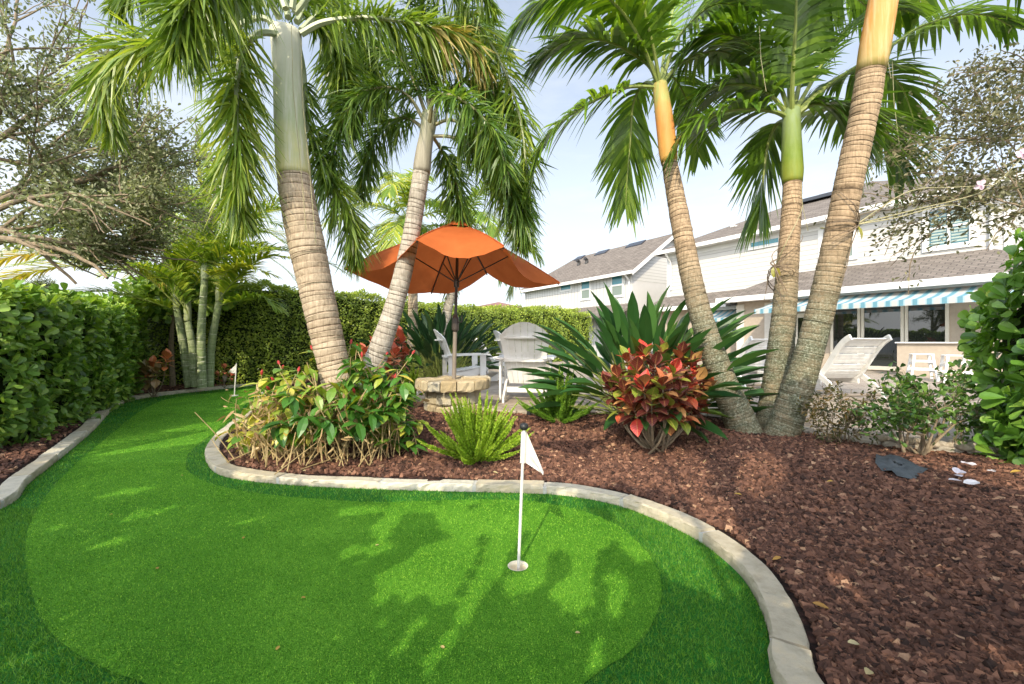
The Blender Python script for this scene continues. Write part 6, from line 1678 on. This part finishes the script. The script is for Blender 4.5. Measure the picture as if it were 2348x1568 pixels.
orchid('yellow leaved orchid with pink flower spikes tied to the thickest palm', oc, .128, -.4, [((.1, -.4, -.9), (.8, -.5, .1), .13), ((.35, -.3, -.7), (.5, -.8, 0), .15)],
       [([oc, P(2080, 440, 4.1), P(2180, 430, 4.0), P(2270, 425, 3.95)], [P(2247, 424, 3.95)]), ([oc, P(2100, 480, 4.1), P(2250, 440, 4.0), P(2330, 375, 3.9), P(2345, 350, 3.9)], [P(2343, 352, 3.88)]), ([oc, P(2050, 500, 4.1), P(2180, 470, 4.0), P(2260, 500, 3.95)], [])])
oc = P(1777, 610, 4.78)
orchid('yellow leaved orchid tied to the middle palm trunk', oc, .12, math.pi + .35, [((-.35, -.3, -.8), (-.6, -.7, .1), .13), ((-.1, -.4, -.9), (-.8, -.5, 0), .14)], [([oc, P(1800, 560, 4.6), P(1830, 500, 4.6), P(1840, 470, 4.7)], [])], 22)

# ================================================================== SMALL LITTER
M_PETAL = leafmat('fallen_petal', [(0, (.62, .58, .66)), (1, (.78, .76, .74))], .25, .6, (1, 1, 1))
lab = ['fallen white petal nearest the weed cloth', 'upper fallen lilac petal right of the weed cloth', 'lower fallen petal with a purple tip', 'small fallen petal farthest right on the mulch']
for l_, (px, py, S) in zip(lab, ((2190, 1155, .07), (2212, 1127, .075), (2208, 1178, .085), (2278, 1146, .05))):
    p = G(px, py, .13); z_ = zb(p[0], p[1]) + .055; mb = MB(); q = np.array([p[0], p[1], z_])
    for k in range(3): inst(mb, OVAL, q + rng.normal(0, .012, 3) * [1, 1, .2], np.array([rng.normal(), rng.normal() * .5, .15]), np.array([0, -.2, 1]) + rng.normal(0, .2, 3), S * .8, S * 1.1, rng.uniform(0, 1))
    tag(mb.build('petal', M_PETAL), l_, 'petal', 'pale petals fallen on the mulch')
M_FALL = leafmat('fallen_leaf', [(0, (.30, .14, .04)), (.5, (.46, .30, .06)), (.8, (.50, .44, .26)), (1, (.2, .3, .05))], .2, .6)
lab = ['curled brown leaf below the leaning palm bases', 'yellow leaf fallen near the middle of the mulch', 'cream dry leaf on the mulch near the bottom right border', 'pale dry leaf lying deep in the lower right mulch', 'tan dry leaf beside the right border stones', 'small yellow leaf under the rounded shrub', 'cream leaf on the mulch below the near fern', 'bright green leaf fallen under the twiggy shrub', 'yellow leaf at the far right of the mulch', 'ochre leaf halfway along the right border', 'pale leaf by the stone border under the ginger', 'green leaf on the mulch close to the thick palm']
for l_, (px, py, S, v) in zip(lab, ((1712, 1020, .11, .3), (1700, 1138, .05, .55), (1943, 1462, .05, 1.), (1985, 1530, .06, .95), (1862, 1370, .06, .2), (1910, 1140, .04, .5), (1130, 1072, .045, 1.), (1960, 1046, .06, 1.25), (2340, 1146, .06, .6), (1790, 1265, .05, .25), (700, 1070, .05, .9), (1912, 1038, .05, 1.25))):
    p = G(px, py, .13); q = np.array([p[0], p[1], zb(p[0], p[1]) + .045]); mb = MB()
    inst(mb, BROAD, q, np.array([rng.normal(), rng.normal() * .6, .1]), np.array([0, -.3, 1]), S, S * 1.1, v); tag(mb.build('fallen_leaf', M_FALL), l_, 'leaf', 'leaves fallen on the mulch')
for px, py in ((330, 1000), (420, 1090), (250, 1180), (560, 1230), (700, 1370), (860, 1250), (360, 1300), (1010, 1480), (640, 1480), (1330, 1450)):
    mb = MB(); inst(mb, OVAL, G(px, py, .014), np.array([rng.normal(), rng.normal(), .08]), np.array([0, 0, 1.]), .022, .026, rng.uniform(.2, .9)); tag(mb.build('leaf_fragment', M_FALL), 'tiny dry leaf fragment lying on the smooth putting green', 'leaf', 'leaf fragments on the green')
mb = MB(); tube(mb, spline([G(1692, 1016, .16) + [-.25, -.1, .03], G(1640, 1040, .16) + [0, 0, .05], G(1612, 1068, .16) + [0, 0, .03]], 8), np.linspace(.006, .004, 8), 6); tag(mb.build('dry_twig', M_TANSTEM), 'dry tan twig lying on the mulch left of the palm bases', 'twig')
mb = MB(); tube(mb, spline([G(830, 1046, .12) + [0, 0, .05], G(760, 1062, .1) + [0, 0, .04], G(690, 1086, .09) + [0, 0, .04]], 10), np.linspace(.007, .004, 10), 6); tag(mb.build('dry_twig', M_TANSTEM), 'long dry twig reaching over the stone border below the ginger', 'twig')
# river stones along the edge of the right path
M_RIVER = stone_mat('river_stone', (.34, .28, .21), (.46, .40, .33), (.55, .5, .43))
rp = [(1985, 998), (2005, 1003), (2022, 1008), (2040, 1007), (2062, 1013), (2085, 1016), (2110, 1016), (2135, 1022), (2160, 1022), (2185, 1026), (2210, 1030), (2235, 1028), (2262, 1034), (2290, 1036), (1968, 994), (2050, 1001), (2120, 1009), (2200, 1018)]
for k, (px, py) in enumerate(rp):
    p = G(px, py, .345); mb = MB(); n1, n2 = 6, 10; r = np.array([rng.uniform(.05, .09), rng.uniform(.035, .06), rng.uniform(.025, .04)]); V = []; az = rng.uniform(0, 3)
    for i in range(n1 + 1):
        for j in range(n2):
            a, e_ = 2 * np.pi * j / n2, np.pi * (i / n1 - .5); s_ = 1 + .08 * math.sin(3 * a + k) * math.cos(e_); v_ = np.array([math.cos(a) * math.cos(e_) * r[0] * s_, math.sin(a) * math.cos(e_) * r[1] * s_, math.sin(e_) * r[2]])
            V.append(p + np.array([v_[0] * math.cos(az) - v_[1] * math.sin(az), v_[0] * math.sin(az) + v_[1] * math.cos(az), v_[2] + r[2] * .5]))
    mb.add(V, f4=[(i * n2 + j, i * n2 + (j + 1) % n2, (i + 1) * n2 + (j + 1) % n2, (i + 1) * n2 + j) for i in range(n1) for j in range(n2)], var=rng.uniform(0, 1))
    tag(mb.build('river_stone', M_RIVER, None, True), 'smooth tan river stone in the row edging the path by the right shrubs', 'stone', 'river stones edging the path')

# ================================================================== UNSEEN SHADE CASTERS BEHIND AND BESIDE THE CAMERA (shaped to cast the shade on the lawn)
sdir = np.array([.262, .965]); cot = 1 / math.tan(R(36))
M_SHADE = leafmat('shade_caster_leaf', [(0, (.02, .06, .012)), (.5, (.05, .11, .02)), (1, (.1, .17, .03))], .12, .4)
def cpx(x, y): return (500 + x / 1.95) * .7823, (1200 + y / 1.95) * .7823
# sun patches on the near lawn: streaks (x0, y0, x1, y1, half width), read off the photograph and laid on the ground
CAPS = [(*cpx(2040, 560), *cpx(1850, 850), 17), (*cpx(1840, 900), *cpx(1770, 1010), 16), (*cpx(1750, 1040), *cpx(1660, 1190), 10), (*cpx(1880, 580), *cpx(1840, 640), 24), (*cpx(1650, 530), *cpx(1560, 590), 14),
        (*cpx(1660, 620), *cpx(1600, 660), 14), (*cpx(1730, 690), *cpx(1660, 720), 12), (*cpx(1680, 820), *cpx(1550, 1050), 20), (*cpx(1500, 900), *cpx(1360, 960), 28), (*cpx(1600, 860), *cpx(1430, 930), 24), (*cpx(1560, 800), *cpx(1440, 850), 15), (*cpx(1450, 1000), *cpx(1360, 1040), 14),
        (*cpx(1340, 930), *cpx(1200, 975), 8), (*cpx(1270, 620), *cpx(1200, 700), 12), (*cpx(1240, 1040), *cpx(1190, 1095), 9), (*cpx(1230, 780), *cpx(1150, 800), 8), (*cpx(1450, 1200), *cpx(1410, 1225), 7), (*cpx(1610, 1290), *cpx(1570, 1330), 9), (*cpx(1360, 1330), *cpx(1300, 1370), 7), (*cpx(1540, 1390), *cpx(1480, 1470), 9), (*cpx(1060, 800), *cpx(1010, 830), 6),
        (*cpx(2240, 590), *cpx(2180, 690), 34), (*cpx(2130, 620), *cpx(2050, 830), 9), (*cpx(2100, 880), *cpx(2080, 960), 14), (*cpx(2060, 985), *cpx(1960, 1000), 14), (*cpx(2330, 640), *cpx(2330, 900), 12), (*cpx(2330, 930), *cpx(2300, 1040), 12), (*cpx(2250, 1050), *cpx(2320, 1090), 22),
        (1300, 1180, 1370, 1225, 26), (1350, 1240, 1330, 1350, 16), (1300, 1372, 1330, 1378, 16), (1414, 1330, 1408, 1395, 13), (1425, 1205, 1470, 1260, 20), (1450, 1195, 1540, 1225, 16), (1500, 1235, 1570, 1285, 26), (1570, 1280, 1640, 1340, 20), (1540, 1300, 1600, 1330, 14), (1372, 1470, 1358, 1530, 8),
        (905, 1160, 990, 1165, 7), (1010, 1172, 1060, 1168, 8), (1090, 1185, 1130, 1172, 12), (790, 1175, 870, 1168, 5), (1880, 1335, 1915, 1352, 6), (1925, 1372, 1940, 1385, 5), (240, 1250, 300, 1237, 4), (130, 1210, 160, 1203, 3), (280, 1130, 330, 1122, 3), (330, 1180, 375, 1170, 3)]
BLOBS = [(960, 1040, 50, 60, 0), (1040, 1075, 120, 16, 0), (1190, 1050, 90, 40, .2), (1300, 1060, 120, 26, .2), (1440, 1060, 90, 35, .3), (1560, 1080, 70, 45, .4), (1540, 1170, 80, 22, .5), (1640, 1170, 60, 45, .5), (1690, 1230, 40, 35, .6), (1250, 985, 160, 28, 0), (1400, 990, 110, 22, 0), (1010, 985, 60, 30, 0), (830, 1078, 120, 16, 0), (640, 1040, 90, 22, 0), (1740, 1090, 50, 40, .3), (1130, 1115, 80, 12, 0), (930, 1110, 90, 10, 0)]
FRL = np.array([(1395, 1165), (1480, 1190), (1560, 1222), (1640, 1285), (1700, 1360), (1650, 1352), (1590, 1308), (1535, 1332), (1510, 1290), (1450, 1232)], float)
def lit0(x, y):
    yy = np.maximum(y, .3); px = CX + x / yy * FPX; py = CY + EYE / yy * FPX
    m = np.zeros(x.shape, bool)
    for x0, y0, x1, y1, w in CAPS:
        d = np.array([x1 - x0, y1 - y0]); t = np.clip(((px - x0) * d[0] + (py - y0) * d[1]) / (d @ d), 0, 1)
        m |= np.hypot(px - x0 - t * d[0], py - y0 - t * d[1]) < w * 1.25 + 3
    y2 = np.maximum(y - .18 * cot * .965, .3); px2, py2 = px, py; px = CX + (x - .18 * cot * .262) / y2 * FPX; py = CY + (EYE - .18) / y2 * FPX      # the mulch lies higher
    for cx, cy, rx, ry, rot in BLOBS:
        c_, s_ = math.cos(rot), math.sin(rot); dx, dy = px - cx, py - cy
        m |= ((dx * c_ + dy * s_) / rx) ** 2 + ((-dx * s_ + dy * c_) / ry) ** 2 < 1
    px, py = px2, py2
    m |= (py > 966 + (500 - px) * .09) & (py < 1024 + (400 - px) * .13) & (px > 150) & (px < 565)      # strip left of the ginger
    m |= (y > 5.05) & (px > 560) & (px < 1720)              # bed centre, patio, house side
    m |= (y > 6.5) & (x > -2.2)
    m &= ~((x > 2.1) & (x < 4.1) & (y > 4.6) & (y < 7.3) & (np.sin(x * 8.3 + y * 1.1) * np.sin(y * 4.7 - x) < .7))      # dappled shade on the three trunks
    m |= pip(px, py, FRL)
    m |= (py < 1110) & (px > 560) & (px < 930) & (y > 3.85)
    m |= (y > 12.2) | ((x > 4.1) & (y > 4.4)) | ((x < -5.0) & (y > 3.6))
    m |= (x > 3.3) & (y > 2.6) & (np.sin(x * 6.1 + 1) * np.sin(y * 5.3) > -.75)
    return m & (y > .9)
def in_lit(x, y, r):
    m = lit0(x, y)
    for dx, dy in ((1, 0), (-1, 0), (.45, 1.65), (-.45, -1.65)): m |= lit0(x + dx * r, y + dy * r)
    return m
def shade_caster_tree(label, xr, yr, n, trunk_at, size, hmin=2.6, hj=1.2):  # unseen crown: leaves set along sun rays wherever the lit mask leaves shade
    t = thing('shade_caster_tree', label, 'tree', (trunk_at[0], trunk_at[1], -.3)); mb = MB()
    x = rng.uniform(*xr, n); y = rng.uniform(*yr, n); k = ~in_lit(x, y, size * .3); x, y = x[k], y[k]
    h1 = (y + .35) / (cot * .965); h2 = (EYE + .95 * y) / (1 + .95 * cot * .965)      # behind the camera or above the frame
    h = np.minimum(h1, h2 + .4) + rng.uniform(0, hj, len(x)); h = np.maximum(h, hmin)
    O = np.c_[x - h * cot * sdir[0], y - h * cot * sdir[1], h]
    S = size * rng.uniform(.7, 1.2, len(x)); D = nrm(rng.normal(size=(len(x), 3)) * [1, 1, .5]); O = O - D * S[:, None] * .5
    inst(mb, OVAL, O, D, np.array([-.2, -.6, .75]) + .4 * rand_dirs(len(x)), S, S * 1.25, rng.uniform(0, 1, len(x)))
    mb.build('crown', M_SHADE, t)
    mb = MB(); tx, ty = trunk_at; tube(mb, [(tx, ty, -.3), (tx + .1, ty, 1.5), (tx - .1, ty + .2, 3.2)], [.22, .18, .14], 12)
    for q_ in O[rng.integers(0, len(O), 6)]: tube(mb, spline([(tx - .1, ty + .2, 3.), (np.array([tx, ty, 3.4]) + q_) / 2 + [0, 0, .3], q_], 8), np.linspace(.06, .012, 8), 6)
    mb.build('trunk', M_TWIG, t)
shade_caster_tree('unseen leafy tree behind the camera, crown shaped to shade the lower left green', (-9.5, -1.2), (.6, 12.2), 30000, (-4.6, -6.5), .15)
shade_caster_tree('unseen leafy tree behind the camera, crown shaped to dapple the near green', (-1.2, 1.6), (.6, 5.2), 21000, (-.9, -6.0), .07, 1.7, .4)
shade_caster_tree('unseen leafy tree behind the camera, crown shaped to shade the right mulch bed', (1.6, 6.0), (.6, 5.4), 12000, (2.6, -6.2), .11, 2.0, .8)
# unseen louvred screen, placed left of the view so its slats stripe the lawn
lv_ = thing('slat_shade_screen', 'unseen white slatted screen set outside the left edge to stripe the green', 'screen', (-5.2, 2.4, 0))
hs = 2.25
def scr(px, py):
    g_ = G(px, py); return g_[0] - hs * cot * sdir[0], g_[1] - hs * cot * sdir[1]
x0, y0 = scr(168, 1035); x1, y1 = scr(333, 1012); x2, _ = scr(349, 1003); x3, _ = scr(374, 1003)
mb = MB()
for k in range(7): z = hs - .35 + k * .115; box(mb, x0 - .1, x3 + .02, y1 - .02, y1 + .02, z, z + .055)
mb.build('slats', M_TRIM, lv_)
mb = MB(); box(mb, x1 - .02, x2 + .0, y1 - .035, y1 + .035, 0, hs + .5); box(mb, x3 + .02, x3 + .14, y1 - .035, y1 + .035, 0, hs + .5); box(mb, x0 - .2, x0 - .1, y1 - .035, y1 + .035, 0, hs + .5); mb.build('posts', M_TRIM, lv_)
# ================================================================== SKY, SUN, CAMERA
SUN_EL, SUN_AZ = R(36), None
sd = np.array([.262, .965])                      # shadows run this way on the ground
sv = np.array([-sd[0] * math.cos(SUN_EL), -sd[1] * math.cos(SUN_EL), math.sin(SUN_EL)])   # towards the sun
w = bpy.data.worlds.new('World'); scene.world = w; w.use_nodes = True
nt = w.node_tree; nt.nodes.clear()
out = nt.nodes.new('ShaderNodeOutputWorld'); bg = nt.nodes.new('ShaderNodeBackground'); bg.inputs['Strength'].default_value = .15
sky = nt.nodes.new('ShaderNodeTexSky'); sky.sky_type = 'NISHITA'; sky.sun_disc = False
sky.sun_elevation = SUN_EL; sky.sun_rotation = math.atan2(sv[0], sv[1]); sky.altitude = 0; sky.air_density = 1.; sky.dust_density = 1.2; sky.ozone_density = 1.2
tc = nt.nodes.new('ShaderNodeTexCoord')
sx = nt.nodes.new('ShaderNodeSeparateXYZ'); nt.links.new(tc.outputs['Generated'], sx.inputs[0])
el = ramp(nt, sx.outputs['Z'], [(0, (.92, .92, .92)), (.25, (.66, .66, .66)), (.6, (.28, .28, .28))])
mp = nd(nt, 'ShaderNodeMapping'); mp.inputs['Scale'].default_value = (1.2, 1.2, 5.); nt.links.new(tc.outputs['Generated'], mp.inputs[0])
cl = ramp(nt, noise(nt, 2.3, 7, .6, mp.outputs[0]), [(.45, (0, 0, 0)), (.8, (.28, .28, .28))])
f = math_n(nt, 'MINIMUM', math_n(nt, 'ADD', el, cl), 1.)
c = mixc(nt, f, mixc(nt, 1., sky.outputs[0], (1.65, 1.65, 1.6), 'MULTIPLY'), (7.9, 8.2, 8.6))
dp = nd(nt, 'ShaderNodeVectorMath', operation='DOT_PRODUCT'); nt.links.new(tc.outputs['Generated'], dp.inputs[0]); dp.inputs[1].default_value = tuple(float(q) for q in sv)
au = ramp(nt, dp.outputs['Value'], [(0., (1., 1., 1.)), (.4, (1.5, 1.5, 1.5)), (.9, (3.4, 3.3, 3.1))])     # hazy sky glow round the sun, added out of view as fill light
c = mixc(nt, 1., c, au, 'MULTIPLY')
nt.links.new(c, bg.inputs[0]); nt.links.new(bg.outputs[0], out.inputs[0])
L = bpy.data.lights.new('sun', 'SUN'); L.energy = 5.0; L.angle = R(.53); L.color = (1., .88, .66)
so = bpy.data.objects.new('sun', L); COL.objects.link(so)
so.rotation_euler = Vector(sv).to_track_quat('Z', 'Y').to_euler()
cam = bpy.data.cameras.new('camera'); cam.sensor_width = 36; cam.lens = 36 * FPX / 2347; cam.clip_end = 3000; cam.clip_start = .05
co = bpy.data.objects.new('camera', cam); COL.objects.link(co); co.location = (0, 0, EYE); co.rotation_euler = (R(90), 0, 0)
scene.camera = co
scene.view_settings.view_transform = 'Standard'; scene.view_settings.look = 'None'; scene.view_settings.exposure = 0; scene.view_settings.gamma = 1
scene.render.resolution_x, scene.render.resolution_y = 1024, 684
scene.cycles.max_bounces = 7; scene.cycles.diffuse_bounces = 4; scene.cycles.transparent_max_bounces = 4
scene.cycles.use_denoising = True
